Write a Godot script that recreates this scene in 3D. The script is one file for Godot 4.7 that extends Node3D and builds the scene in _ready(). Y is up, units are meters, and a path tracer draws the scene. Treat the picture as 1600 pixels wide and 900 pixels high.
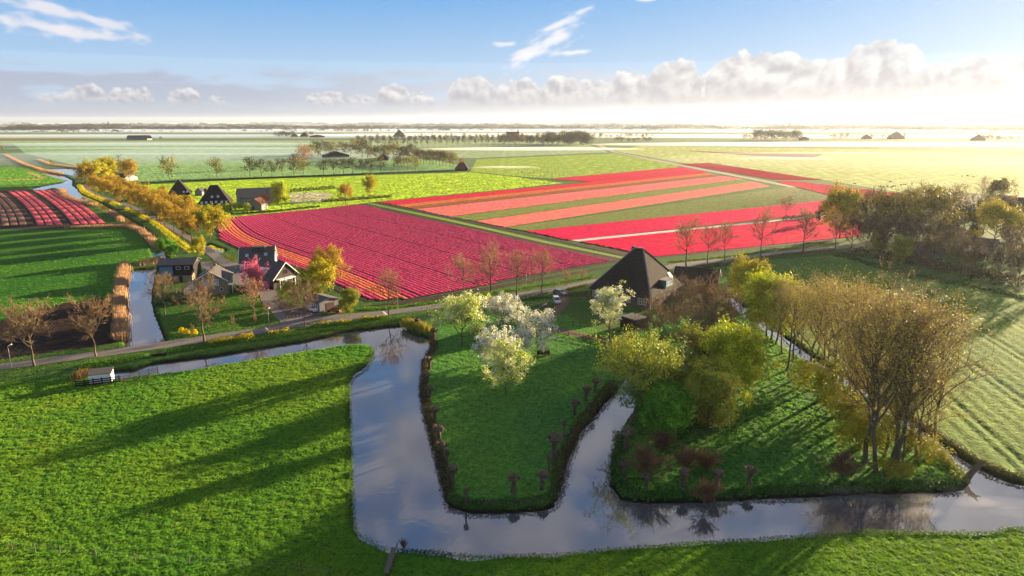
extends Node3D
# A drone view over a Dutch polder on a misty spring morning: tulip fields, a moated pyramid farmhouse, meadows and blossoming trees.

const EXPOSURE := 6.6
const WATER_Y := -0.75

var rng := RandomNumberGenerator.new()
var taken := {}
var mats := {}
var water_polys: Array = []


func _ready() -> void:
	rng.seed = 20240421
	make_camera()
	make_light()
	make_materials()
	make_ground()
	make_fields()
	make_tulips()
	make_buildings()
	make_trees()
	make_hedges_and_reeds()
	make_grass()
	make_small_things()
	make_mist()


func make_camera() -> void:
	var cam := Camera3D.new()
	cam.name = "camera"
	cam.keep_aspect = Camera3D.KEEP_HEIGHT
	cam.fov = rad_to_deg(2.0 * atan(450.0 / 1067.0))
	cam.near = 1.0
	cam.far = 40000.0
	cam.position = Vector3(0, 50, 0)
	cam.rotation_degrees = Vector3(-13.745, 0, 0)
	add_child(cam)
	cam.current = true


func make_light() -> void:
	var sun := DirectionalLight3D.new()
	sun.name = "sun"
	var az := deg_to_rad(49.0)
	var el := deg_to_rad(9.0)
	var to_sun := Vector3(sin(az) * cos(el), sin(el), -cos(az) * cos(el))
	sun.look_at_from_position(Vector3.ZERO, -to_sun, Vector3.UP)
	sun.light_color = Color(1.0, 0.88, 0.70)
	sun.light_energy = 1.6
	sun.light_angular_distance = 0.5
	sun.shadow_enabled = true
	add_child(sun)
	var env := Environment.new()
	env.background_mode = Environment.BG_SKY
	var sm := PanoramaSkyMaterial.new()
	sm.panorama = make_sky()
	var sky := Sky.new()
	sky.sky_material = sm
	env.sky = sky
	env.background_energy_multiplier = 1.5 / EXPOSURE
	env.tonemap_mode = Environment.TONE_MAPPER_LINEAR
	env.tonemap_exposure = EXPOSURE
	env.sdfgi_enabled = true
	env.ssao_enabled = true
	env.ssil_enabled = true
	env.volumetric_fog_enabled = true
	env.volumetric_fog_density = 0.00003
	env.volumetric_fog_albedo = Color(0.86, 0.91, 0.98)
	env.volumetric_fog_anisotropy = 0.45
	var we := WorldEnvironment.new()
	we.name = "environment"
	we.environment = env
	add_child(we)


# ------------------------------------------------------------------ sky
var sky_soft := FastNoiseLite.new()
var sky_puff := FastNoiseLite.new()
var sky_streak := FastNoiseLite.new()
var scales := PackedFloat32Array()
var cumuli: Array = []      # azimuth, half width, base, top (degrees)
var wisps: Array = []       # azimuth, elevation, half length, half width, tilt


func make_sky() -> ImageTexture:
	sky_soft.seed = 11
	sky_soft.frequency = 0.08
	sky_soft.fractal_octaves = 5
	sky_puff.seed = 5
	sky_puff.noise_type = FastNoiseLite.TYPE_SIMPLEX_SMOOTH
	sky_puff.fractal_type = FastNoiseLite.FRACTAL_RIDGED
	sky_puff.fractal_octaves = 5
	sky_puff.frequency = 0.42
	sky_streak.seed = 23
	sky_streak.frequency = 0.22
	sky_streak.fractal_octaves = 5
	cumuli = [
		[-33.0, 1.0, 1.0, 1.9], [-31.0, 1.4, 1.1, 2.5], [-28.6, 1.2, 1.1, 2.35], [-27.5, 0.7, 1.1, 2.4], [-24.8, 1.2, 1.1, 2.4], [-22.6, 0.6, 1.2, 1.9],
		[-15.6, 0.7, 1.2, 2.2], [-14.1, 1.3, 1.2, 2.3], [-12.0, 1.2, 1.2, 2.1], [-9.5, 1.5, 1.2, 2.9], [-7.4, 1.2, 1.2, 2.3],
		[-3.2, 2.2, 1.2, 3.7], [0.6, 2.1, 1.2, 3.4], [3.9, 1.9, 1.2, 3.6], [6.7, 2.0, 1.2, 3.35], [9.4, 2.1, 1.2, 3.9], [12.8, 2.6, 1.3, 4.7], [15.0, 1.4, 1.3, 3.6],
		[17.2, 2.4, 1.3, 4.9], [19.6, 4.2, 1.3, 5.3], [23.4, 3.4, 1.3, 4.7], [27.2, 3.4, 1.3, 5.7], [30.4, 2.6, 1.3, 4.1], [33.6, 3.0, 1.3, 4.5], [37.4, 4.2, 1.3, 4.6],
	]
	var r := RandomNumberGenerator.new()
	r.seed = 4
	var a := 43.0
	while a < 322.0:
		var w := r.randf_range(1.0, 4.2)
		cumuli.append([a, w, 1.2, 1.4 + w * r.randf_range(0.6, 1.25)])
		a += w * r.randf_range(0.9, 2.6)
	wisps = [[-31.5, 7.05, 5.2, 0.42, -0.2], [-33.2, 6.2, 2.8, 0.5, -0.12], [-30.5, 5.75, 4.0, 0.38, -0.05], [2.2, 5.6, 3.6, 0.75, 0.52], [4.2, 7.6, 2.4, 0.35, 0.4], [4.5, 5.25, 2.4, 0.16, 0.08],
		[-0.6, 5.9, 1.0, 0.2, 0.05], [1.4, 5.1, 2.4, 0.22, 0.25], [10.2, 9.0, 1.0, 0.14, 0.0]]
	var low := sky_image(1024, 0, 256, false)
	low.resize(4096, 1024, Image.INTERPOLATE_CUBIC)
	var all := Image.create(4096, 2048, false, Image.FORMAT_RGB8)
	all.fill(sky_pack(Color(0.24, 0.29, 0.27)))
	all.blit_rect(low, Rect2i(0, 0, 4096, 1024), Vector2i(0, 0))
	var fine := sky_image(4096, 902, 122, true)
	all.blit_rect(fine, Rect2i(0, 0, 4096, 122), Vector2i(0, 902))
	return ImageTexture.create_from_image(all)


func sky_pack(c: Color) -> Color:
	return Color(minf(c.r / 1.3, 1.0), minf(c.g / 1.3, 1.0), minf(c.b / 1.3, 1.0)).linear_to_srgb()


func sky_image(w: int, first: int, rows: int, clouds: bool) -> Image:
	var per := 360.0 / w
	var bytes := PackedByteArray()
	bytes.resize(w * rows * 3)
	var heights := PackedFloat32Array()
	heights.resize(w)
	scales.resize(w)
	for x in w:
		var az := wrapf((x + 0.5) * per, -180.0, 180.0)
		var best := -1.0
		var size := 0.5
		for c in cumuli:
			var d: float = absf(wrapf(az - c[0], -180.0, 180.0)) / c[1]
			if d < 1.0:
				var top: float = c[2] + (c[3] - c[2]) * sqrt(1.0 - d * d * d)
				if top > best:
					best = top
					size = clampf((c[3] - 1.1) * 0.33, 0.3, 1.15)
		heights[x] = best
		scales[x] = size
	var at := 0
	for y in rows:
		var e := 90.0 - (first + y + 0.5) * per
		for x in w:
			var az := wrapf((x + 0.5) * per, -180.0, 180.0)
			var c := sky_pack(sky_at(az, e, heights, x))
			bytes[at] = int(c.r * 255.0 + 0.5)
			bytes[at + 1] = int(c.g * 255.0 + 0.5)
			bytes[at + 2] = int(c.b * 255.0 + 0.5)
			at += 3
	return Image.create_from_data(w, rows, false, Image.FORMAT_RGB8, bytes)


func mix3(a: Color, b: Color, t: float) -> Color:
	return a.lerp(b, clampf(t, 0.0, 1.0))


func sky_at(az: float, e: float, heights: PackedFloat32Array, col: int) -> Color:
	var ar := deg_to_rad(az)
	var er := deg_to_rad(e)
	var p := Vector3(sin(ar) * 57.3, e, -cos(ar) * 57.3)
	var dir := Vector3(sin(ar) * cos(er), sin(er), -cos(ar) * cos(er))
	var sun := Vector3(sin(0.8552) * 0.9877, 0.156, -cos(0.8552) * 0.9877)
	var gamma := rad_to_deg(acos(clampf(dir.dot(sun), -1.0, 1.0)))
	# clear air: blue overhead, paling to a milky horizon
	var c: Color
	if e < 4.5:
		c = mix3(Color(0.52, 0.57, 0.65), Color(0.40, 0.57, 0.77), e / 4.5)
	elif e < 10.0:
		c = mix3(Color(0.36, 0.53, 0.74), Color(0.14, 0.37, 0.71), (e - 4.5) / 5.0)
	elif e < 32.0:
		c = mix3(Color(0.15, 0.39, 0.74), Color(0.13, 0.30, 0.60), (e - 9.5) / 22.0)
	else:
		c = mix3(Color(0.13, 0.30, 0.60), Color(0.10, 0.25, 0.54), (e - 32.0) / 58.0)
	# soft high sheets, seen from low angles as grey lavender bands
	var n := sky_soft.get_noise_3d(p.x, p.y * 3.2, p.z)
	if e > 9.0:
		var n2 := sky_soft.get_noise_3d(p.x * 1.3 + 40.0, p.y * 2.6, p.z * 1.3)
		var near := exp(-pow(gamma / 38.0, 2.0))
		c = mix3(c, Color(0.50, 0.485, 0.52).lerp(Color(1.12, 1.10, 1.07), near), smoothstep(-0.25 - 0.5 * near, 0.35 - 0.3 * near, n2) * 0.85 * smoothstep(9.0, 14.0, e))
		c = mix3(c, Color(0.36, 0.34, 0.40), smoothstep(-0.3, 0.2, n) * 0.42 * smoothstep(10.0, 24.0, e))
		var n3 := sky_soft.get_noise_3d(p.x * 3.1 + 9.0, p.y * 6.0, p.z * 3.1)
		c = mix3(c, Color(0.62, 0.58, 0.61).lerp(Color(1.15, 1.12, 1.08), near), smoothstep(0.0, 0.3, n3 + 0.3 * n2) * 0.6 * smoothstep(11.0, 16.0, e))
	# glow around the low sun
	var g := exp(-pow(gamma / 15.0, 2.0)) * 0.34 + 0.29 * exp(-pow(gamma / 34.0, 2.0))
	c = Color(c.r + g * (0.9 - c.r * 0.6), c.g + g * (0.87 - c.g * 0.6), c.b + g * (0.82 - c.b * 0.6))
	if e < 12.0:
		var toward := clampf(1.15 - absf(wrapf(az - 49.0, -180.0, 180.0)) / 60.0, 0.0, 1.0)
		# the grey band low on the left
		var sheet := smoothstep(-0.22, 0.2, sky_streak.get_noise_3d(p.x * 0.45, p.y * 3.0, p.z * 0.45) + 0.12) * smoothstep(0.6, 1.8, e) * (1.0 - smoothstep(3.1, 4.1, e + 1.2 * n))
		c = mix3(c, Color(0.40, 0.445, 0.55) + Color(0.42, 0.36, 0.28) * toward, minf(1.0, sheet * 1.15) * (0.9 - 0.55 * toward))
		# thin streaks
		for w in wisps:
			var dx: float = wrapf(az - w[0], -180.0, 180.0)
			if absf(dx) < w[2] * 1.1:
				var along: float = dx / w[2]
				var across: float = (e - w[1] - dx * w[4]) / w[3]
				var shape: float = exp(-across * across * 1.2) * (1.0 - along * along)
				if shape > 0.02:
					var s := sky_streak.get_noise_3d(p.x * 2.4, p.y * 7.0 - dx * w[4] * 5.0, p.z * 2.4)
					c = mix3(c, Color(0.76, 0.74, 0.78) + Color(0.2, 0.2, 0.2) * toward * 1.2, smoothstep(0.08, 1.0, shape + s * 0.8) * 0.85)
		# heaped clouds along the horizon
		var h := heights[col]
		if h > 0.0:
			var s := scales[col]
			var q := p * (0.78 / s)
			var edge := (h - e) + billow(q) * s
			var solid := smoothstep(0.0, 0.08 * s, edge) * smoothstep(0.95, 1.5, e + 0.2 * n)
			if solid > 0.003:
				var step := Vector3(cos(ar) * 0.42, 0.5, sin(ar) * 0.42)
				var edge2 := (h - e - 0.5 * s) + billow((p + step * s) * (0.78 / s)) * s
				var light := clampf(0.34 + (edge - edge2 - 0.42 * s) * 1.5 / s, 0.0, 1.0)
				light = lerpf(light, light * smoothstep(1.0, 1.0 + s * 3.0, e + 0.3), 0.8)
				var rim := exp(-edge / (0.2 * s))
				var dark := mix3(Color(0.36, 0.38, 0.45), Color(0.50, 0.475, 0.48), toward)
				var bright := mix3(Color(0.78, 0.76, 0.755), Color(0.90, 0.875, 0.85), toward)
				var cc := mix3(dark, bright, light * 0.95 + rim * 0.5)
				c = mix3(c, cc, solid * (0.70 + 0.24 * smoothstep(1.2, 3.0, h)) * (1.0 - 0.2 * smoothstep(0.6, 1.0, toward)))
		# milky air at the foot of the sky
		var milk := mix3(Color(0.36, 0.395, 0.47), Color(0.74, 0.69, 0.66), smoothstep(-0.1, 1.0, toward + 0.1 * n))
		c = mix3(c, milk, (1.0 - smoothstep(0.2, 1.9, e)) * 0.92)
	return c


func billow(q: Vector3) -> float:
	return -sky_puff.get_noise_3d(q.x, q.y * 1.15, q.z) * 0.62


# ------------------------------------------------------------------ helpers
class Shape:
	var v := PackedVector3Array()
	var n := PackedVector3Array()
	var c := PackedColorArray()
	var tint := Color(1, 1, 1)

	# corners counter-clockwise as seen from outside
	func tri(a: Vector3, b: Vector3, d: Vector3) -> void:
		var m := (b - a).cross(d - a).normalized()
		v.append(a); v.append(d); v.append(b)
		n.append(m); n.append(m); n.append(m)
		c.append(tint); c.append(tint); c.append(tint)

	func tri_n(a: Vector3, b: Vector3, d: Vector3, na: Vector3, nb: Vector3, nd: Vector3) -> void:
		v.append(a); v.append(d); v.append(b)
		n.append(na); n.append(nd); n.append(nb)
		c.append(tint); c.append(tint); c.append(tint)

	func quad(a: Vector3, b: Vector3, d: Vector3, e: Vector3) -> void:
		tri(a, b, d)
		tri(a, d, e)

	# a box turned about y, its foot's middle at «at»
	func box(at: Vector3, size: Vector3, turn := 0.0, bevel := 0.0) -> void:
		var b := Basis(Vector3.UP, turn)
		var x := b.x * size.x * 0.5
		var z := b.z * size.z * 0.5
		var y := Vector3.UP * size.y
		if bevel > 0.0:
			var bx := b.x * bevel
			var bz := b.z * bevel
			var top := at + y
			var low := at + y - Vector3.UP * bevel
			var xi := x - bx
			var zi := z - bz
			quad(top - xi + zi, top + xi + zi, top + xi - zi, top - xi - zi)
			quad(low - x + z, low + x + z, top + xi + zi, top - xi + zi)
			quad(low + x + z, low + x - z, top + xi - zi, top + xi + zi)
			quad(low + x - z, low - x - z, top - xi - zi, top + xi - zi)
			quad(low - x - z, low - x + z, top - xi + zi, top - xi - zi)
			y = Vector3.UP * (size.y - bevel)
		else:
			quad(at + y - x + z, at + y + x + z, at + y + x - z, at + y - x - z)
		quad(at - x + z, at + x + z, at + y + x + z, at + y - x + z)
		quad(at + x + z, at + x - z, at + y + x - z, at + y + x + z)
		quad(at + x - z, at - x - z, at + y - x - z, at + y + x - z)
		quad(at - x - z, at - x + z, at + y - x + z, at + y - x - z)
		quad(at - x - z, at + x - z, at + x + z, at - x + z)

	# a bar of square section between two points
	func bar(a: Vector3, b: Vector3, wide: float, tall: float) -> void:
		var d := (b - a).normalized()
		var side := d.cross(Vector3.UP)
		if side.length() < 0.01:
			side = Vector3.RIGHT
		side = side.normalized() * wide * 0.5
		var up := side.cross(d).normalized() * tall * 0.5
		quad(a - side + up, a + side + up, b + side + up, b - side + up)
		quad(a + side - up, a - side - up, b - side - up, b + side - up)
		quad(a + side + up, a + side - up, b + side - up, b + side + up)
		quad(a - side - up, a - side + up, b - side + up, b - side - up)
		quad(a - side + up, a - side - up, a + side - up, a + side + up)
		quad(b + side + up, b + side - up, b - side - up, b - side + up)

	# a tapering tube with smooth shading
	func tube(a: Vector3, b: Vector3, ra: float, rb: float, sides := 5) -> void:
		var d := b - a
		if d.length() < 0.0001:
			return
		d = d.normalized()
		var s := d.cross(Vector3(0.31, 0.2, 0.93) if absf(d.y) > 0.9 else Vector3.UP).normalized()
		var t := d.cross(s)
		for k in sides:
			var p := TAU * k / sides
			var q := TAU * (k + 1) / sides
			var np := s * cos(p) + t * sin(p)
			var nq := s * cos(q) + t * sin(q)
			tri_n(a + np * ra, a + nq * ra, b + nq * rb, np, nq, nq)
			tri_n(a + np * ra, b + nq * rb, b + np * rb, np, nq, np)

	func disc(at: Vector3, r: float, sides := 8) -> void:
		for k in sides:
			var p := TAU * k / sides
			var q := TAU * (k + 1) / sides
			tri(at, at + Vector3(cos(q), 0, sin(q)) * -r, at + Vector3(cos(p), 0, sin(p)) * -r)

	# a lumpy ball
	func ball(at: Vector3, r: Vector3, rough := 0.0, seed_ := 1, rings := 6, sides := 9) -> void:
		var g := RandomNumberGenerator.new()
		g.seed = seed_
		var pts := []
		for i in rings + 1:
			var row := []
			var lat := PI * i / rings - PI / 2
			for k in sides:
				var lon := TAU * k / sides
				var f := 1.0 + g.randf_range(-rough, rough)
				row.append(at + Vector3(cos(lat) * cos(lon) * r.x, sin(lat) * r.y, cos(lat) * sin(lon) * r.z) * f)
			pts.append(row)
		for i in rings:
			for k in sides:
				var k2 := (k + 1) % sides
				quad(pts[i][k2], pts[i][k], pts[i + 1][k], pts[i + 1][k2])

	func done(mat: Material) -> ArrayMesh:
		var m := ArrayMesh.new()
		var a := []
		a.resize(Mesh.ARRAY_MAX)
		a[Mesh.ARRAY_VERTEX] = v
		a[Mesh.ARRAY_NORMAL] = n
		a[Mesh.ARRAY_COLOR] = c
		m.add_surface_from_arrays(Mesh.PRIMITIVE_TRIANGLES, a)
		m.surface_set_material(0, mat)
		return m


func numbered(called: String) -> String:
	var k: int = taken.get(called, 0)
	taken[called] = k + 1
	return called if k == 0 else "%s_%03d" % [called, k]


func tag(o: Node, label: String, category: String, group := "", kind := "") -> void:
	if label:
		o.set_meta("label", label)
	if category:
		o.set_meta("category", category)
	if group:
		o.set_meta("group", group)
	if kind:
		o.set_meta("kind", kind)


func thing(called: String, label: String, category: String, at := Vector3.ZERO, turn := 0.0, group := "") -> Node3D:
	var o := Node3D.new()
	o.name = numbered(called)
	add_child(o, true)
	o.position = at
	o.rotation.y = turn
	tag(o, label, category, group)
	return o


func part(called: String, s: Shape, mat: Material, parent: Node) -> MeshInstance3D:
	var o := MeshInstance3D.new()
	o.name = called
	o.mesh = s.done(mat)
	parent.add_child(o, true)
	return o


func mesh_at(called: String, m: Mesh, parent: Node, at := Vector3.ZERO, turn := 0.0) -> MeshInstance3D:
	var o := MeshInstance3D.new()
	o.name = called
	o.mesh = m
	parent.add_child(o, true)
	o.position = at
	o.rotation.y = turn
	return o


func setting(called: String, m: Mesh, at := Vector3.ZERO) -> MeshInstance3D:
	var o := MeshInstance3D.new()
	o.name = numbered(called)
	o.mesh = m
	add_child(o, true)
	o.position = at
	o.set_meta("kind", "structure")
	return o


func v3(p: Vector2, y := 0.0) -> Vector3:
	return Vector3(p.x, y, p.y)


func ordinal(k: int) -> String:
	return ["first", "second", "third", "fourth", "fifth", "sixth", "seventh", "eighth", "ninth", "tenth", "eleventh", "twelfth", "thirteenth", "fourteenth", "fifteenth", "sixteenth", "seventeenth", "eighteenth", "nineteenth", "twentieth"][k] if k < 20 else "%dth" % (k + 1)


# ------------------------------------------------------------------ materials
func noise_tex(seed_: int, freq: float, octaves: int, lo: Color, hi: Color, size := 256, type := FastNoiseLite.TYPE_SIMPLEX_SMOOTH) -> NoiseTexture2D:
	var f := FastNoiseLite.new()
	f.seed = seed_
	f.noise_type = type
	f.frequency = freq
	f.fractal_octaves = octaves
	var t := NoiseTexture2D.new()
	t.width = size
	t.height = size
	t.seamless = true
	t.noise = f
	var ramp := Gradient.new()
	ramp.set_color(0, lo)
	ramp.set_color(1, hi)
	t.color_ramp = ramp
	return t


# colours are given as real-world linear values
func mat(called: String, lin: Color, rough := 0.9, tex: Texture2D = null, per_metre := 1.0, vertex := false) -> StandardMaterial3D:
	var m := StandardMaterial3D.new()
	m.resource_name = called
	m.albedo_color = Color(lin.r, lin.g, lin.b).linear_to_srgb()
	m.roughness = rough
	m.vertex_color_use_as_albedo = vertex
	if rough > 0.5:
		m.metallic_specular = 0.2
	m.cull_mode = BaseMaterial3D.CULL_DISABLED
	if tex:
		m.albedo_texture = tex
		m.uv1_triplanar = true
		m.uv1_world_triplanar = true
		m.uv1_scale = Vector3.ONE * per_metre
	mats[called] = m
	return m


func leafy(called: String, lin: Color, back: Color, rough := 0.7) -> StandardMaterial3D:
	var m := mat(called, lin, rough, null, 1.0, true)
	m.backlight_enabled = true
	m.backlight = back
	m.metallic_specular = 0.12
	return m


func make_materials() -> void:
	var mottled := noise_tex(3, 0.02, 5, Color(0.62, 0.62, 0.62), Color(1, 1, 1))
	var fine := noise_tex(8, 0.06, 4, Color(0.5, 0.5, 0.5), Color(1, 1, 1))
	var clods := noise_tex(12, 0.05, 5, Color(0.45, 0.42, 0.4), Color(1, 1, 1))
	var ground := mat("grassland", Color(1, 1, 1), 0.95, fine, 0.09, true)
	ground.detail_enabled = true
	ground.detail_blend_mode = BaseMaterial3D.BLEND_MODE_MUL
	ground.detail_albedo = mottled
	ground.metallic_specular = 0.15
	mat("asphalt", Color(0.17, 0.155, 0.155), 0.9, noise_tex(21, 0.05, 5, Color(0.72, 0.72, 0.72), Color(1, 1, 1)), 0.15)
	mat("brick_paving", Color(0.17, 0.115, 0.115), 0.9, fine, 0.3)
	mat("gravel_path", Color(0.20, 0.13, 0.09), 0.95, fine, 0.4)
	mat("pale_track", Color(0.42, 0.37, 0.30), 0.95, fine, 0.1)
	mat("white_lane", Color(0.70, 0.66, 0.64), 0.95, fine, 0.1)
	mat("plough_soil", Color(0.055, 0.038, 0.033), 0.97, clods, 0.12)
	mat("soil_strip", Color(0.048, 0.032, 0.027), 0.97, clods, 0.12)
	var rough_crop := noise_tex(61, 0.035, 5, Color.BLACK, Color.WHITE, 512)
	rough_crop.color_ramp = null
	rough_crop.as_normal_map = true
	rough_crop.bump_strength = 8.0
	var fg := mat("field_green", Color(1, 1, 1), 0.95, mottled, 0.013, true)
	fg.metallic_specular = 0.1
	for m in [fg, ground]:
		m.normal_enabled = true
		m.normal_texture = rough_crop
		m.normal_scale = 1.0 if m == fg else 0.5
	mat("field_green_verge", Color(0.24, 0.36, 0.04), 0.95, fine, 0.1)
	leafy("grass_blades", Color(1, 1, 1), Color(0.9, 0.9, 0.9), 0.6)
	leafy("leaves", Color(1, 1, 1), Color(0.6, 0.6, 0.6), 0.6)
	leafy("blossom", Color(1, 1, 1), Color(0.6, 0.6, 0.6), 0.7)
	leafy("tulip_flowers", Color(1, 1, 1), Color(0.7, 0.7, 0.7), 0.6)
	leafy("reed_stalks", Color(1, 1, 1), Color(0.6, 0.6, 0.6), 0.8)
	mat("twigs", Color(1, 1, 1), 0.9, null, 1.0, true)
	mat("bark", Color(0.20, 0.155, 0.115), 0.95, noise_tex(31, 0.09, 4, Color(0.5, 0.5, 0.5), Color(1, 1, 1)), 1.2, true)
	mat("road_paint", Color(0.5, 0.48, 0.46), 0.8)
	mat("roof_dark", Color(0.062, 0.056, 0.057), 0.9, noise_tex(41, 0.09, 5, Color(0.05, 0.05, 0.05), Color(1, 1, 1)), 0.07)
	mat("roof_brown", Color(0.13, 0.118, 0.12), 0.85, fine, 0.5)
	mat("roof_grey", Color(0.085, 0.09, 0.10), 0.85, fine, 0.4)
	mat("roof_red", Color(0.15, 0.06, 0.04), 0.8, fine, 0.4)
	mat("roof_felt", Color(0.16, 0.155, 0.16), 0.85, clods, 0.22)
	mat("brick_red", Color(0.20, 0.145, 0.13), 0.9, fine, 0.9)
	mat("brick_grey", Color(0.085, 0.075, 0.075), 0.9, fine, 0.9)
	mat("render_tan", Color(0.40, 0.33, 0.24), 0.9, fine, 0.6)
	mat("block_white", Color(0.34, 0.33, 0.35), 0.9, fine, 0.5)
	mat("white_paint", Color(0.75, 0.75, 0.76), 0.6)
	mat("blue_paint", Color(0.085, 0.19, 0.27), 0.7)
	mat("green_paint", Color(0.05, 0.14, 0.11), 0.6)
	mat("black_boards", Color(0.014, 0.013, 0.014), 0.7)
	mat("wood_dark", Color(0.045, 0.032, 0.025), 0.85, fine, 0.8)
	mat("wood_grey", Color(0.20, 0.175, 0.15), 0.9, fine, 0.8)
	mat("steel_grey", Color(0.33, 0.33, 0.34), 0.45).metallic = 0.6
	mat("glass_dark", Color(0.02, 0.025, 0.03), 0.08)
	mat("glass_pale", Color(0.25, 0.36, 0.48), 0.12)
	mat("car_white", Color(0.72, 0.74, 0.76), 0.25).clearcoat_enabled = true
	mat("car_red", Color(0.33, 0.015, 0.03), 0.25).clearcoat_enabled = true
	mat("car_dark", Color(0.09, 0.11, 0.15), 0.25).clearcoat_enabled = true
	mat("car_silver", Color(0.36, 0.38, 0.42), 0.25).clearcoat_enabled = true
	mat("tyre", Color(0.015, 0.015, 0.016), 0.9)
	mat("hi_vis", Color(0.05, 0.65, 0.22), 0.7)
	mat("rust_iron", Color(0.07, 0.035, 0.025), 0.9)
	mat("cow_coat", Color(1, 1, 1), 0.9, null, 1.0, true)
	var w := mat("moat_water", Color(0.22, 0.225, 0.25), 0.04)
	w.metallic = 0.75
	w.metallic_specular = 0.7
	w.normal_enabled = true
	var rip := noise_tex(51, 0.03, 3, Color.BLACK, Color.WHITE, 512)
	rip.color_ramp = null
	rip.as_normal_map = true
	rip.bump_strength = 2.0
	w.normal_texture = rip
	w.normal_scale = 0.05
	w.uv1_triplanar = true
	w.uv1_world_triplanar = true
	w.uv1_scale = Vector3.ONE * 0.05



# ------------------------------------------------------------------ ground and water
class Region:
	var poly: PackedVector2Array
	var box: Rect2
	var color: Color
	var bump: float
	var rows := Vector2.ZERO   # direction across the drill rows, if any

	func _init(p: Array, c: Color, b: float, r := Vector2.ZERO) -> void:
		poly = PackedVector2Array(p)
		color = c
		bump = b
		rows = r
		box = Rect2(poly[0], Vector2.ZERO)
		for q in poly:
			box = box.expand(q)

	func holds(q: Vector2) -> bool:
		return box.has_point(q) and Geometry2D.is_point_in_polygon(q, poly)


var regions: Array = []
var waters: Array = []      # Regions
var hills := FastNoiseLite.new()
var lumps := FastNoiseLite.new()
var shore := FastNoiseLite.new()
var patches := FastNoiseLite.new()


func water_distance(q: Vector2) -> float:
	var best := 9.0
	for w in waters:
		if not w.box.grow(4.0).has_point(q):
			continue
		var poly: PackedVector2Array = w.poly
		var d := 81.0
		var a := poly[poly.size() - 1]
		for b in poly:
			var ab := b - a
			var t := clampf((q - a).dot(ab) / maxf(ab.length_squared(), 0.0001), 0.0, 1.0)
			d = minf(d, (a + ab * t).distance_squared_to(q))
			a = b
		d = sqrt(d)
		if Geometry2D.is_point_in_polygon(q, poly):
			d = -d
		best = minf(best, d)
	return best


func ground_height(q: Vector2, bump := 0.0) -> float:
	var h := 0.0
	if bump > 0.0:
		h = bump * (lumps.get_noise_2d(q.x, q.y) + 0.35 * hills.get_noise_2d(q.x, q.y))
	var d := water_distance(q)
	if d < 3.0:
		d += 0.35 * shore.get_noise_2d(q.x, q.y)
		if d < 0.0:
			h = WATER_Y + maxf(d * 0.9, -0.9)
		else:
			h = lerpf(WATER_Y, h, smoothstep(0.0, 1.5, d + 0.35 if d > 0.0 else 0.0)) if d < 1.5 else h
	return h


func region_at(q: Vector2) -> Region:
	for r in regions:
		if r.holds(q):
			return r
	return null


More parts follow.
